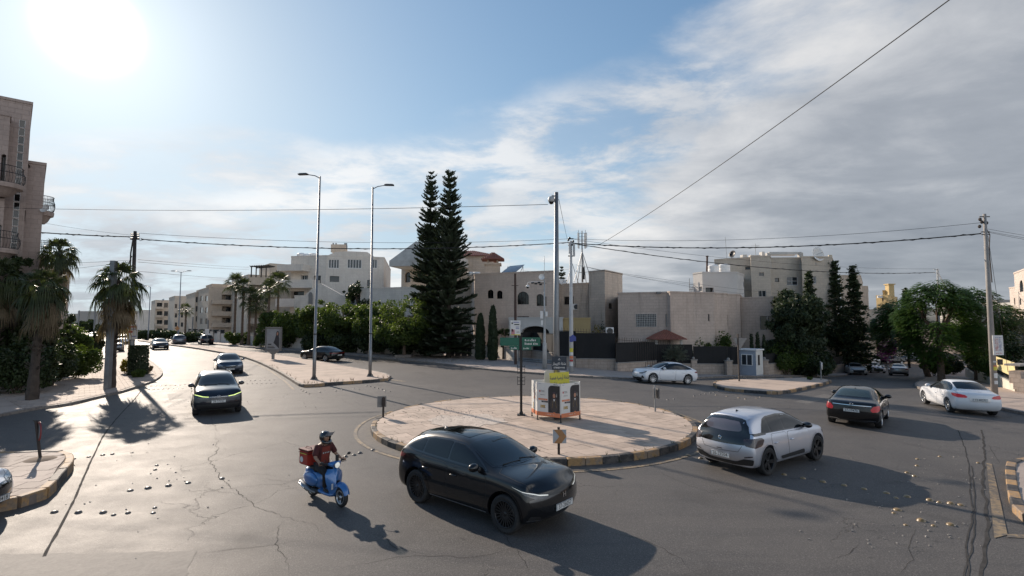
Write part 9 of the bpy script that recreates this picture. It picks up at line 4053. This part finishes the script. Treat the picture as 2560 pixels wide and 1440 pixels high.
# weeds along the median kerb
q=MB()
q.mat(L_DEAD)
for i in range(40):
	k=rnd.randrange(0,len(mn)-8)
	px_,py__=mn[k]
	c=Vector((px_+rnd.uniform(-.2,.2),py__+rnd.uniform(.1,.5),.17))
	for j in range(10):
		a=rnd.uniform(0,6.28)
		e=c+Vector((.08*cos(a),.08*sin(a),rnd.uniform(.08,.28)))
		q.tube([c,e],[.004,.001],3,cap=False)
o=mkobj('weeds',q.mesh('weeds'),None,kind='stuff')
o['label']='dry weeds sprouting along the median kerb'
# fan palms
def fan_leaf(q,rnd,base,d,L,fan,droop,n=17):
	"""petiole and a fan of narrow blades that bend over at their tips"""
	d=d.normalized()
	side=d.cross(Vector((0,0,1)))
	if side.length<.05:
		side=Vector((1,0,0))
	side.normalize()
	up=side.cross(d).normalized()
	hub=base+d*L
	hub.z-=L*L*.10
	w=side*.025
	b_=len(q.v)
	q.v.extend([base-w,base+w,hub+w,hub-w])
	q.face((b_,b_+1,b_+2,b_+3))
	droop*=rnd.uniform(.55,1.35)
	d2=(d-Vector((0,0,droop*.35))).normalized()
	up=(up+side*rnd.gauss(0,.35)).normalized()
	for i in range(n):
		a=(i/(n-1)-.5)*2.5
		dr=(d2*cos(a)+side*sin(a)+up*.10*cos(a*2)).normalized()
		ln=fan*(.72+.28*cos(a))*rnd.uniform(.70,1.1)
		wv=(up.cross(dr)).normalized()*fan*.042
		p1=hub+dr*ln*.55+Vector((0,0,-droop*ln*.12))
		p2=hub+dr*ln*.82+Vector((0,0,-droop*ln*.36))
		p3_=hub+dr*ln*.95+Vector((0,0,-droop*ln*.72))
		b_=len(q.v)
		q.v.extend([hub,p1+wv,p1-wv,p2+wv*.6,p2-wv*.6,p3_])
		q.face((b_,b_+2,b_+1))
		q.face((b_+1,b_+2,b_+4,b_+3))
		q.face((b_+3,b_+4,b_+5))
def palm(label,b,H,R,seed,r=.17,bark=None,n=34,skirt=0,group=None,name='fan_palm',lean=(0,0),droop=.7,nb=17,dead_n=None):
	rnd=random.Random(seed)
	b=Vector(b)
	t=thing(name,label,'palm tree',tuple(b),group=group)
	q=MB()
	q.mat(bark or(M_BARKD if skirt else M_WOOD))
	top=b+Vector((lean[0],lean[1],H))
	P=[]
	rr=[]
	k=max(6,int(H/.28))
	for i in range(k+1):
		f=i/k
		P.append(b+Vector((lean[0]*f**1.4,lean[1]*f**1.4,H*f)))
		rr.append(r*(1.35-.5*min(1,f*3))*(1+.10*(i%2)))
	q.tube(P,rr,10)
	# old leaf stubs
	for i in range(int(H*14)if skirt else 0):
		f=rnd.uniform(.25,1)
		p=b+Vector((lean[0]*f**1.4,lean[1]*f**1.4,H*f))
		a=rnd.uniform(0,6.28)
		q.bar(p+Vector((r*.8*cos(a),r*.8*sin(a),0)),p+Vector((r*1.9*cos(a),r*1.9*sin(a),.16)),.06,.02)
	part('trunk',q,t,True)
	q=MB()
	q.mat(L_PALM)
	for i in range(n):
		f=(i+.5)/n
		a=i*2.4+rnd.uniform(-.2,.2)
		e=radians(78-108*f+rnd.uniform(-8,8))
		d=Vector((cos(a)*cos(e),sin(a)*cos(e),sin(e)))
		fan_leaf(q,rnd,top-Vector((0,0,.25*f)),d,R*.48,R*.62,droop*(.5+f),nb)
	part('crown',q,t,True)
	if skirt:
		q=MB()
		q.mat(L_DEAD)
		for i in range(dead_n or 26):
			a=rnd.uniform(0,6.28)
			e=radians(rnd.uniform(-75,-25))
			d=Vector((cos(a)*cos(e),sin(a)*cos(e),sin(e)))
			p=top-Vector((0,0,rnd.uniform(.2,skirt)))
			fan_leaf(q,rnd,p,d,R*.42,R*.55,1.6,13)
		part('dead_fronds',q,t,True)
	return t
far_palms=[(585,861,688,52,'leftmost tall palm of the far row'),(604,862,700,44,'second palm of the far row, tucked behind the first'),(621,863,722,52,'third palm of the far row, lower crown'),(637,864,738,52,'fourth and lowest palm of the far row'),(669,866,702,48,'fifth palm of the far row beside the poster panel'),(692,860,684,58,'rightmost and tallest palm of the far row')]
for i,(px,py,tp,wd,lab)in enumerate(far_palms):
	b=G(px,py,.12)
	tz=at(px,tp+wd*.36,b.y).z
	palm(lab,b,tz-b.z,wd/1280*b.y*.62,201+i,r=.19,n=30,group='tall palms along the far carriageway',nb=13)
b=at(462,850,92)
palm('small far palm beyond the parked cars up the left road',(b.x,b.y,gz(b.x,b.y)),at(462,775,92).z-.3,1.5,210,n=20,nb=11)
# drooping palm behind the square post
b=G(276,970,.12)
palm('shaggy palm with hanging dead fronds behind the square post',b,at(276,700,b.y).z-b.z,1.5,220,r=.19,n=30,skirt=1.9,lean=(.18,0),droop=1.5,nb=17,dead_n=46,name='shaggy_palm')
# palms at the left edge
b=G(80,1000,.12)
palm('big palm trunk at the left edge with a ragged crown',b,at(70,715,b.y).z-b.z,1.2,221,r=.19,n=34,skirt=1.7,lean=(.2,0),droop=1.3,dead_n=30,name='shaggy_palm')
b=G(122,965,.12)
palm('taller shaggy palm leaning beside the left tower',b,at(140,628,b.y).z-b.z,1.1,222,r=.17,n=36,skirt=2.2,lean=(.15,0),droop=1.3,dead_n=36,name='shaggy_palm')
b=G(-20,985,.12)
palm('palm half out of the picture at the left edge',b,at(-10,690,b.y).z-b.z,1.3,223,r=.18,n=28,skirt=1.4,droop=1.2,dead_n=20,name='shaggy_palm')
# ================================================================== SCOOTER AND RIDER
SC_A,SC_B=G(855,1268),G(779,1238)        # front and rear tyre contact
SC_H=atan2(SC_A.y-SC_B.y,SC_A.x-SC_B.x)
SC_C=(SC_A+SC_B)/2
print('FIT scooter wheelbase %.2f heading %.0f at %.2f %.2f'%((SC_A-SC_B).length,math.degrees(SC_H),SC_C.x,SC_C.y))
M_BLUEP=paint('blue_scooter_paint',(0.022,0.13,0.36),.2,.3,dust=.08)
def skin_mesh(name,pts,edges,radii,mat,sub=2,smooth=True):
	"""limbs and bodies: a skinned skeleton grown into one continuous surface"""
	me=bpy.data.meshes.new(name)
	me.from_pydata([tuple(p)for p in pts],edges,[])
	ob=bpy.data.objects.new(name,me)
	col.objects.link(ob)
	sk=ob.modifiers.new('k','SKIN')
	sk.use_smooth_shade=True
	for i,r in enumerate(radii):
		v=me.skin_vertices[0].data[i]
		v.radius=r if isinstance(r,(tuple,list))else(r,r)
		v.use_root=(i==0)
	sb=ob.modifiers.new('s','SUBSURF')
	sb.levels=sub
	out=ev(ob)
	bpy.data.objects.remove(ob)
	out.materials.clear()
	out.materials.append(mat)
	out.polygons.foreach_set('use_smooth',[True]*len(out.polygons))
	out.name=name
	return out
sc=thing('scooter','blue delivery scooter riding towards the camera left of the black crossover','scooter',(SC_C.x,SC_C.y,0),SC_H)
WB=1.30
# x forward, y left
def loft(mb,secs,n=16,closed=True,pw=2.4):
	"""secs: list of (x, yc, zc, ry, rz)"""
	P=[]
	for x,yc,zc,ry,rz in secs:
		row=[]
		for k in range(n+1):
			a=2*pi*k/n
			c_,s_=cos(a),sin(a)
			row.append((x,yc+ry*abs(c_)**(2/pw)*(1 if c_>=0 else-1),zc+rz*abs(s_)**(2/pw)*(1 if s_>=0 else-1)))
		P.append(row)
	mb.grid(P)
	mb.face([len(mb.v)-(n+1)+i for i in range(n)])
	b=len(mb.v)-(n+1)*len(secs)
	mb.face([b+i for i in range(n)][::-1])
def wheel2(x,r,w,root):
	t=MB()
	t.mat(M_RUBBER)
	t.smooth=True
	t.lathe([(r*.68,-w*.4),(r*.86,-w*.5),(r*.97,-w*.3),(r,0),(r*.97,w*.3),(r*.86,w*.5),(r*.68,w*.4)],32,axis='Y')
	o=mkobj('wheel',t.mesh('wheel'),root,(x,0,r))
	m=MB()
	m.mat(M_ALLOY)
	m.smooth=True
	m.lathe([(r*.70,w*.42),(r*.66,w*.44),(r*.60,w*.34),(r*.60,-w*.34),(r*.66,-w*.44),(r*.70,-w*.42)],28,axis='Y')
	m.mat(M_PLASTIC)
	for k in range(5):
		a=2*pi*k/5
		m.bar((0,0,0),(r*.63*cos(a),0,r*.63*sin(a)),.05,.045,up=(0,1,0))
	m.mat(M_ALLOY)
	m.lathe([(.001,.05),(.035,.05),(.05,.02),(.05,-.02),(.035,-.05),(.001,-.05)],14,axis='Y')
	mkobj('rim',m.mesh('rim'),o)
	return o
wf=wheel2(.66,.235,.11,sc)
wr_=wheel2(-.64,.235,.12,sc)
# front mudguard
q=MB()
q.mat(M_BLUEP)
q.smooth=True
P=[]
for i in range(13):
	a=radians(20+i*12.5)
	row=[]
	for j in range(9):
		b_=(j/8-.5)*2
		rr=.285+.05*sin(radians(20+i*12.5))-.06*abs(b_)**3
		wd=.105*(1-.35*abs(i/12-.45)*1.6)
		row.append((.66+rr*cos(a),b_*wd,.24+rr*sin(a)+(.02 if abs(b_)<.5 else 0)))
	P.append(row)
q.grid(P)
q.grid([[(x,y,z-.008)for x,y,z in r][::-1]for r in P])
mkobj('front_mudguard',q.mesh('front_mudguard'),sc)
# leg shield: wide curved shell
q=MB()
q.mat(M_BLUEP)
q.smooth=True
P=[]
for i in range(12):
	f=i/11
	z=.26+.60*f
	x=.50-.13*f+.02*sin(f*pi)
	hw=.12+.115*sin(min(1,f*1.15)*pi*.62)**1.2
	if f>.82:
		hw*=1-(f-.82)*1.9
	row=[]
	for j in range(15):
		b_=(j/14-.5)*2
		row.append((x-.16*abs(b_)**2.1*(.6+.4*(1-f))+(.03*exp(-(b_*3.2)**2)),b_*hw,z))
	P.append(row)
q.grid([r[::-1]for r in P])
q.grid([[(x-.02,y*.97,z)for x,y,z in r]for r in P])
mkobj('leg_shield',q.mesh('leg_shield'),sc)
# steering column cover and headset
q=MB()
q.mat(M_BLUEP)
q.smooth=True
loft(q,[(.44,0,.96,.10,.045),(.41,0,.97,.12,.07),(.36,0,.985,.17,.065),(.31,0,.99,.20,.05),(.25,0,.985,.14,.035)],18)
q.tube([(.46,0,.50),(.41,0,.70),(.37,0,.93)],[.05,.045,.06],12)
mkobj('headset_cover',q.mesh('headset_cover'),sc)
q=MB()
q.mat(M_CHROME)
q.smooth=True
q.lathe([(.055,-.012),(.075,-.006),(.078,.006),(.07,.016)],24,origin=(.455,0,.965),axis='X')
q.mat(M_DRLW)
q.lathe([(.001,.026),(.035,.022),(.060,.012),(.068,.0)],24,origin=(.455,0,.965),axis='X')
mkobj('headlight',q.mesh('headlight'),sc)
# handlebars, grips, levers, mirrors
q=MB()
q.mat(M_PLASTIC)
q.smooth=True
for sd in(1,-1):
	q.tube([(.33,.14*sd,1.0),(.27,.26*sd,1.01),(.22,.37*sd,1.0)],[.02,.02,.018],10)
	q.tube([(.37,.18*sd,.995),(.33,.34*sd,.985)],[.007,.006],6)
mkobj('handlebar',q.mesh('handlebar'),sc)
for sd in(1,-1):
	q=MB()
	q.mat(M_PLASTIC)
	q.smooth=True
	q.tube([(.31,.20*sd,1.02),(.36,.28*sd,1.12),(.37,.33*sd,1.15 if sd>0 else 1.06)],.008,6)
	c=Vector((.37,.38*sd,1.17 if sd>0 else 1.07))
	q.ball(c,.045,12,8,(.45,1.15,.8))
	q.mat(M_CHROME)
	q.ball(c-Vector((.012,0,0)),.038,12,8,(.3,1.1,.8))
	mkobj('mirror',q.mesh('mirror'),sc)
q=MB()
q.mat(M_PLASTIC)
q.box((.36,.05,1.12),(.03,.075,.15),-.1)
q.tube([(.34,.05,1.03),(.36,.05,1.06)],.014,8)
mkobj('phone_holder',q.mesh('phone_holder'),sc)
# floor board and rear body
q=MB()
q.mat(M_BLUEP)
q.smooth=True
loft(q,[(.47,0,.27,.10,.05),(.36,0,.25,.16,.045),(.12,0,.25,.18,.04),(-.12,0,.27,.17,.05)],16,pw=3.5)
q.mat(M_PLASTIC)
q.smooth=False
for y in(-.09,-.03,.03,.09):
	q.box((.14,y,.297),(.40,.022,.012))
mkobj('floor_board',q.mesh('floor_board'),sc)
q=MB()
q.mat(M_BLUEP)
q.smooth=True
loft(q,[(-.04,0,.47,.10,.19),(-.12,0,.49,.155,.22),(-.28,0,.50,.195,.215),(-.46,0,.52,.215,.205),(-.64,0,.56,.20,.17),(-.80,0,.61,.15,.12),(-.90,0,.64,.07,.06)],20,pw=2.3)
body=mkobj('rear_body',q.mesh('rear_body'),sc)
for sd in(1,-1):
	q=MB()
	q.mat(M_BLUEP)
	q.smooth=True
	q.ball((-.48,.165*sd,.50),1,18,12,(.34,.085,.175))
	mkobj('side_panel',q.mesh('side_panel'),sc)
q=MB()
q.mat(M_PLASTIC)
q.smooth=True
loft(q,[(-.02,0,.70,.09,.035),(-.12,0,.735,.13,.045),(-.32,0,.755,.15,.05),(-.55,0,.775,.14,.05),(-.70,0,.77,.10,.035)],16,pw=2.6)
mkobj('seat',q.mesh('seat'),sc)
q=MB()
q.mat(M_TAIL)
q.smooth=True
q.ball((-.89,0,.62),.05,12,8,(.5,1.2,.9))
mkobj('taillight',q.mesh('taillight'),sc)
q=MB()
q.mat(M_PLASTIC)
q.box((-.86,0,.40),(.02,.16,.30))
q.mat(M_PLATE)
q.box((-.875,0,.42),(.008,.18,.13))
mkobj('number_plate',q.mesh('number_plate'),sc)
q=MB()
q.mat(M_PLASTIC)
q.smooth=True
q.tube([(-.05,-.10,.24),(-.35,-.16,.23),(-.64,-.14,.25)],[.05,.07,.06],12)
q.ball((-.62,-.15,.26),.11,14,8,(1,.5,.9))
mkobj('engine',q.mesh('engine'),sc)
q=MB()
q.mat(M_STEEL)
q.smooth=True
q.tube([(-.2,-.20,.22),(-.42,-.22,.24),(-.50,-.225,.26),(-.84,-.225,.36),(-.88,-.225,.37)],[.02,.03,.06,.068,.05],14)
q.mat(M_CHROME)
q.tube([(-.56,-.292,.29),(-.80,-.292,.355)],[.02,.02],8)
mkobj('exhaust',q.mesh('exhaust'),sc)
q=MB()
q.mat(M_PLASTIC)
q.smooth=True
q.tube([(.64,.06,.24),(.56,.04,.42),(.49,.02,.56)],.025,8)
mkobj('fork',q.mesh('fork'),sc)
q=MB()
q.mat(M_CHROME)
q.box((.452,-.105,.47),(.01,.008,.16),.0)
q.box((.452,-.135,.47),(.01,.008,.16),.0)
q.mat(M_PLATE)
q.box((.448,-.12,.47),(.008,.05,.14),.0)
q.mat(M_GLOSSBLK)
q.box((.505,0,.56),(.02,.07,.09))
mkobj('shield_badge',q.mesh('shield_badge'),sc)
# top box
M_BOXR=plain('red_delivery_box',(.33,.022,.012),.5,var=.15,nscale=5,dirt=.25)
M_BOXD=plain('dark_red_trim',(.10,.010,.010),.55,var=.2,nscale=5)
bx_l=Matrix.Rotation(SC_H,3,'Z')@Vector((-.72,0,.82))+Vector((SC_C.x,SC_C.y,0))
bt=thing('delivery_box','red insulated delivery box strapped behind the scooter rider','delivery box',tuple(bx_l),SC_H)
bm=bmesh.new()
bmesh.ops.create_cube(bm,size=1)
bmesh.ops.scale(bm,vec=(.44,.48,.36),verts=bm.verts)
bmesh.ops.translate(bm,vec=(0,0,.18),verts=bm.verts)
bmesh.ops.bevel(bm,geom=bm.edges[:],offset=.025,segments=2,affect='EDGES')
me=bpy.data.meshes.new('box_body')
bm.to_mesh(me)
bm.free()
me.materials.append(M_BOXR)
mkobj('box_body',me,bt)
q=MB()
q.mat(M_BOXD)
q.box((0,0,.375),(.46,.50,.035))
q.box((0,0,.30),(.452,.492,.02))
q.box((0,0,.355),(.462,.502,.012))
q.tube([(.15,-.1,.395),(.1,-.09,.43),(-.1,-.09,.43),(-.15,-.1,.395)],.01,6)
mkobj('lid',q.mesh('lid'),bt)
q=MB()
q.mat(M_YEL)
q.box((.0,-.2445,.285),(.30,.006,.018))
q.mat(M_SWHITE)
q.smooth=True
q.lathe([(.001,-.2465),(.075,-.2455)],20,origin=(-.08,0,.13),axis='Y')
q.lathe([(.001,.2465),(.075,.2455)],20,origin=(-.08,0,.13),axis='Y')
q.smooth=False
q.mat(M_YEL)
q.box((-.226,0,.16),(.006,.30,.03))
q.mat(M_SWHITE)
q.box((-.226,0,.10),(.006,.16,.05))
mkobj('printed_logo',q.mesh('printed_logo'),bt)
q=MB()
q.mat(M_PLASTIC)
q.box((0,0,-.012),(.46,.36,.02))
q.bar((.15,-.1,-.02),(.25,-.08,-.10),.03)
q.bar((.15,.1,-.02),(.25,.08,-.10),.03)
mkobj('carrier',q.mesh('carrier',None),bt)
# --- the rider
rd=thing('person','scooter rider in a red and dark shirt, black trousers and black helmet','person',(SC_C.x,SC_C.y,0),SC_H)
M_SHIRT=plain('dark_red_shirt',(.060,.012,.012),.85,var=.2,nscale=5,bump=.5,bscale=9)
M_SHIRTR=plain('red_shirt_front',(.16,.025,.016),.85,var=.18,nscale=5,bump=.5,bscale=9)
M_TROUS=plain('black_trousers',(.010,.010,.012),.85,var=.3,nscale=5,bump=.5,bscale=9)
M_SKINP=plain('skin',(.30,.17,.11),.55,var=.08,nscale=8)
M_SHOE=plain('dark_shoe',(.02,.02,.022),.6,var=.2)
# body: pelvis, spine, neck, head core, arms to wrists
pts=[(-.22,0,.84),(-.21,0,.96),(-.19,0,1.12),(-.17,0,1.26),(-.155,0,1.36),(-.15,0,1.43),(-.13,0,1.50),
       (-.155,.185,1.335),(-.155,-.185,1.335),(-.10,.285,1.12),(-.08,-.29,1.12),(.12,.30,1.035),(.13,-.30,1.035)]
edges=[(0,1),(1,2),(2,3),(3,4),(4,5),(5,6),(4,7),(4,8),(7,9),(8,10),(9,11),(10,12)]
rad=[(.165,.135),(.15,.12),(.155,.115),(.17,.115),(.12,.09),(.058,.058),(.062,.07),(.075,.075),(.075,.075),(.048,.048),(.048,.048),(.032,.032),(.032,.032)]
mkobj('body',skin_mesh('body',pts,edges,rad,M_SKINP,2),rd)
# shirt: same skeleton, wider, short sleeves
pts=[(-.225,0,.80),(-.215,0,.90),(-.20,0,1.02),(-.185,0,1.16),(-.165,0,1.30),(-.155,0,1.385),(-.155,.19,1.335),(-.155,-.19,1.335),(-.115,.262,1.19),(-.105,-.266,1.19),(-.095,.285,1.13),(-.08,-.29,1.13)]
edges=[(0,1),(1,2),(2,3),(3,4),(4,5),(4,6),(4,7),(6,8),(7,9),(8,10),(9,11)]
rad=[(.205,.165),(.195,.16),(.18,.14),(.19,.135),(.17,.12),(.085,.08),(.092,.09),(.092,.09),(.078,.078),(.078,.078),(.074,.074),(.074,.074)]
sh=mkobj('shirt',skin_mesh('shirt',pts,edges,rad,M_SHIRT,2),rd)
prs=Proj(sh.data)
prs.xf=max(v.x for v in prs.vs)
prs.xr=min(v.x for v in prs.vs)
def shirt_patch(poly,mt,off,nm):
	vs,fs=tess(poly,.04)
	P,N=[],[]
	for v in vs:
		p,nn=prs.hit(Vector((3,v.x,v.y)),Vector((-1,0,0)))
		P.append(p+nn*off)
		N.append(nn)
	me=bpy.data.meshes.new(nm)
	F=[]
	for f in fs:
		a,b,c=P[f[0]],P[f[1]],P[f[2]]
		F.append(tuple(f)if(b-a).cross(c-a).dot(N[f[0]])>0 else tuple(f[::-1]))
	me.from_pydata(P,[],F)
	me.materials.append(mt)
	me.polygons.foreach_set('use_smooth',[True]*len(F))
	mkobj(nm,me,sh)
shirt_patch([(-.115,.93),(.115,.93),(.105,1.34),(-.105,1.34)],M_SHIRTR,.004,'chest_panel')
shirt_patch([(-.09,1.17),(.09,1.17),(.09,1.215),(-.09,1.215)],M_PLATETXT,.008,'chest_print')
scr=[(-.085+k*.024,1.178,-.085+k*.024+.016,1.206)for k in range(7)]
for(a,b_,c,d_)in scr[::1]:
	shirt_patch([(a,b_),(c,b_),(c,d_),(a,d_)],M_SWHITE if scr.index((a,b_,c,d_))%2==0 else M_SHIRTR,.011,'chest_letter')
# trousers
for sd in(1,-1):
	pass
pts=[(-.24,0,.83),(-.22,.10,.82),(-.22,-.10,.82),(.02,.145,.80),(.02,-.145,.80),(.20,.165,.74),(.20,-.165,.74),(.17,.15,.55),(.17,-.15,.55),(.13,.135,.38),(.13,-.135,.38)]
edges=[(0,1),(0,2),(1,3),(2,4),(3,5),(4,6),(5,7),(6,8),(7,9),(8,10)]
rad=[(.15,.12),(.115,.11),(.115,.11),(.10,.10),(.10,.10),(.08,.08),(.08,.08),(.068,.068),(.068,.068),(.058,.058),(.058,.058)]
mkobj('trousers',skin_mesh('trousers',pts,edges,rad,M_TROUS,2),rd)
for sd in(1,-1):
	me=skin_mesh('shoe',[(.09,.135*sd,.345),(.15,.137*sd,.335),(.25,.145*sd,.325),(.31,.15*sd,.322)],[(0,1),(1,2),(2,3)],[(.040,.040),(.046,.042),(.044,.034),(.030,.022)],M_SHOE,2)
	mkobj('shoe',me,rd)
# hands: palm, four fingers closed round the grip, thumb
for sd in(1,-1):
	w0=Vector((.12,.30*sd,1.035))
	g=Vector((.235,.33*sd,1.005))
	pts=[w0,w0+(g-w0)*.35,w0+(g-w0)*.72]
	edges=[(0,1),(1,2)]
	rad=[(.030,.026),(.036,.024),(.040,.020)]
	me=skin_mesh('hand',pts,edges,rad,M_SKINP,2)
	ho=mkobj('hand',me,rd)
	for k in range(4):
		y=(.295+k*.024)*sd
		L=(.96,1.05,1.0,.85)[k]
		a=Vector((.20,y,1.020))
		me=skin_mesh('finger',[a,a+Vector((.032*L,0,.012)),a+Vector((.058*L,0,-.008)),a+Vector((.050*L,0,-.036)),a+Vector((.026*L,0,-.046))],[(0,1),(1,2),(2,3),(3,4)],[.0105,.010,.0095,.009,.008],M_SKINP,1)
		mkobj('finger',me,ho)
	a=Vector((.175,.283*sd,1.018))
	me=skin_mesh('thumb',[a,a+Vector((.028,-.014*sd,-.014)),a+Vector((.052,-.004*sd,-.038))],[(0,1),(1,2)],[.013,.011,.009],M_SKINP,1)
	mkobj('finger',me,ho)
# helmet with open visor; head turned to the rider's left (picture right)
hm=mkobj('helmet',None,rd)
hm_me=MB()
hm_me.mat(M_GLOSSBLK)
hm_me.smooth=True
P=[]
for i in range(15):
	th=radians(3+i*9.4)
	row=[]
	for j in range(29):
		a=2*pi*j/28
		r=.142
		x,y,z=r*1.08*sin(th)*cos(a),r*.93*sin(th)*sin(a),r*1.05*cos(th)
		if z<-.03:
			k=1+(z+.03)*1.2
			x,y=x*k,y*k
		row.append((x,y,z))
	P.append(row)
# leave the face opening out: faces whose centre looks forward, between brow and chin
b0=len(hm_me.v)
for r in P:
	hm_me.v.extend([Vector(p)for p in r])
n_=29
for i in range(14):
	for j in range(28):
		c=(Vector(P[i][j])+Vector(P[i+1][j+1]))/2
		if c.x>.075 and-.060<c.z<.050:
			continue
		hm_me.face((b0+i*n_+j,b0+(i+1)*n_+j,b0+(i+1)*n_+j+1,b0+i*n_+j+1))
# chin bar
hm_me.tube([(.03,.125,-.075),(.10,.095,-.098),(.150,.04,-.105),(.155,0,-.106),(.150,-.04,-.105),(.10,-.095,-.098),(.03,-.125,-.075)],[.026,.028,.028,.028,.028,.028,.026],10)
HR=Matrix.Rotation(radians(14),3,'Z')@Matrix.Rotation(radians(8),3,'Y')
HC=Vector((-.115,0,1.565))
hm_me.v=[HR@v+HC for v in hm_me.v]
bpy.data.objects.remove(hm)
hmo=mkobj('helmet',hm_me.mesh('helmet'),rd)
sol=hmo.modifiers.new('t','SOLIDIFY')
sol.thickness=-.012
q=MB()
q.mat(M_SWHITE)
for(a,z,w_,h_)in((60,.05,.05,.02),(75,.0,.06,.018),(110,.03,.05,.03),(-60,.05,.05,.02),(-75,.0,.06,.018),(-110,.03,.05,.03),(150,.02,.04,.02),(-150,.02,.04,.02),(95,-.05,.07,.015),(-95,-.05,.07,.015)):
	ar=radians(a)
	rr=.145*sqrt(max(.1,1-(z/.155)**2))
	tx=Vector((-sin(ar),cos(ar),0))
	c=Vector((rr*1.075*cos(ar),rr*.94*sin(ar),z))*1.012
	q.add([HR@(c+tx*sx*w_/2+Vector((0,0,sz*h_/2+sx*.006)))+HC for sx,sz in((-1,-1),(1,-1),(1,1),(-1,1))],[(0,1,2,3),(3,2,1,0)])
mkobj('helmet_print',q.mesh('helmet_print'),hmo)
q=MB()
q.mat(glassm('visor_plastic',(.25,.26,.28),.06,.55))
q.smooth=True
P=[]
for i in range(7):
	z=.055+i*.018
	row=[]
	for j in range(13):
		a=radians(-62+j*124/12)
		row.append(HR@Vector((.165*cos(a)+.02+i*.010,.150*sin(a),z+.03*cos(a)))+HC)
	P.append(row)
q.grid(P)
mkobj('visor',q.mesh('visor'),hmo)
# head and face inside the helmet
q=MB()
q.mat(M_SKINP)
q.smooth=True
q.ball((.012,0,-.01),.1,18,14,(.92,.78,1.12))
q.ball((.10,0,-.012),.016,8,6,(1.0,.8,1.5))
q.ball((.065,0,-.085),.03,10,6,(1,1.3,.8))
q.mat(M_SWHITE)
for sd in(1,-1):
	q.ball((.084,.032*sd,.012),.012,8,6,(.6,1.2,.7))
q.mat(M_PLATETXT)
for sd in(1,-1):
	q.ball((.0915,.032*sd,.012),.005,6,5)
	q.box((.090,.032*sd,.033),(.008,.034,.006))
q.mat(plain('lips',(.20,.08,.06),.5,var=0))
q.ball((.091,0,-.052),.014,8,5,(.5,1.4,.45))
q.v=[HR@v+HC for v in q.v]
mkobj('head',q.mesh('head'),rd)
# the scooter group at its size in the photograph
K_=.86
for o in(sc,rd):
	o.scale=(K_,K_,K_)
bt.scale=(K_,K_,K_)
bt.location=(SC_C.x+(bt.location.x-SC_C.x)*K_,SC_C.y+(bt.location.y-SC_C.y)*K_,bt.location.z*K_)
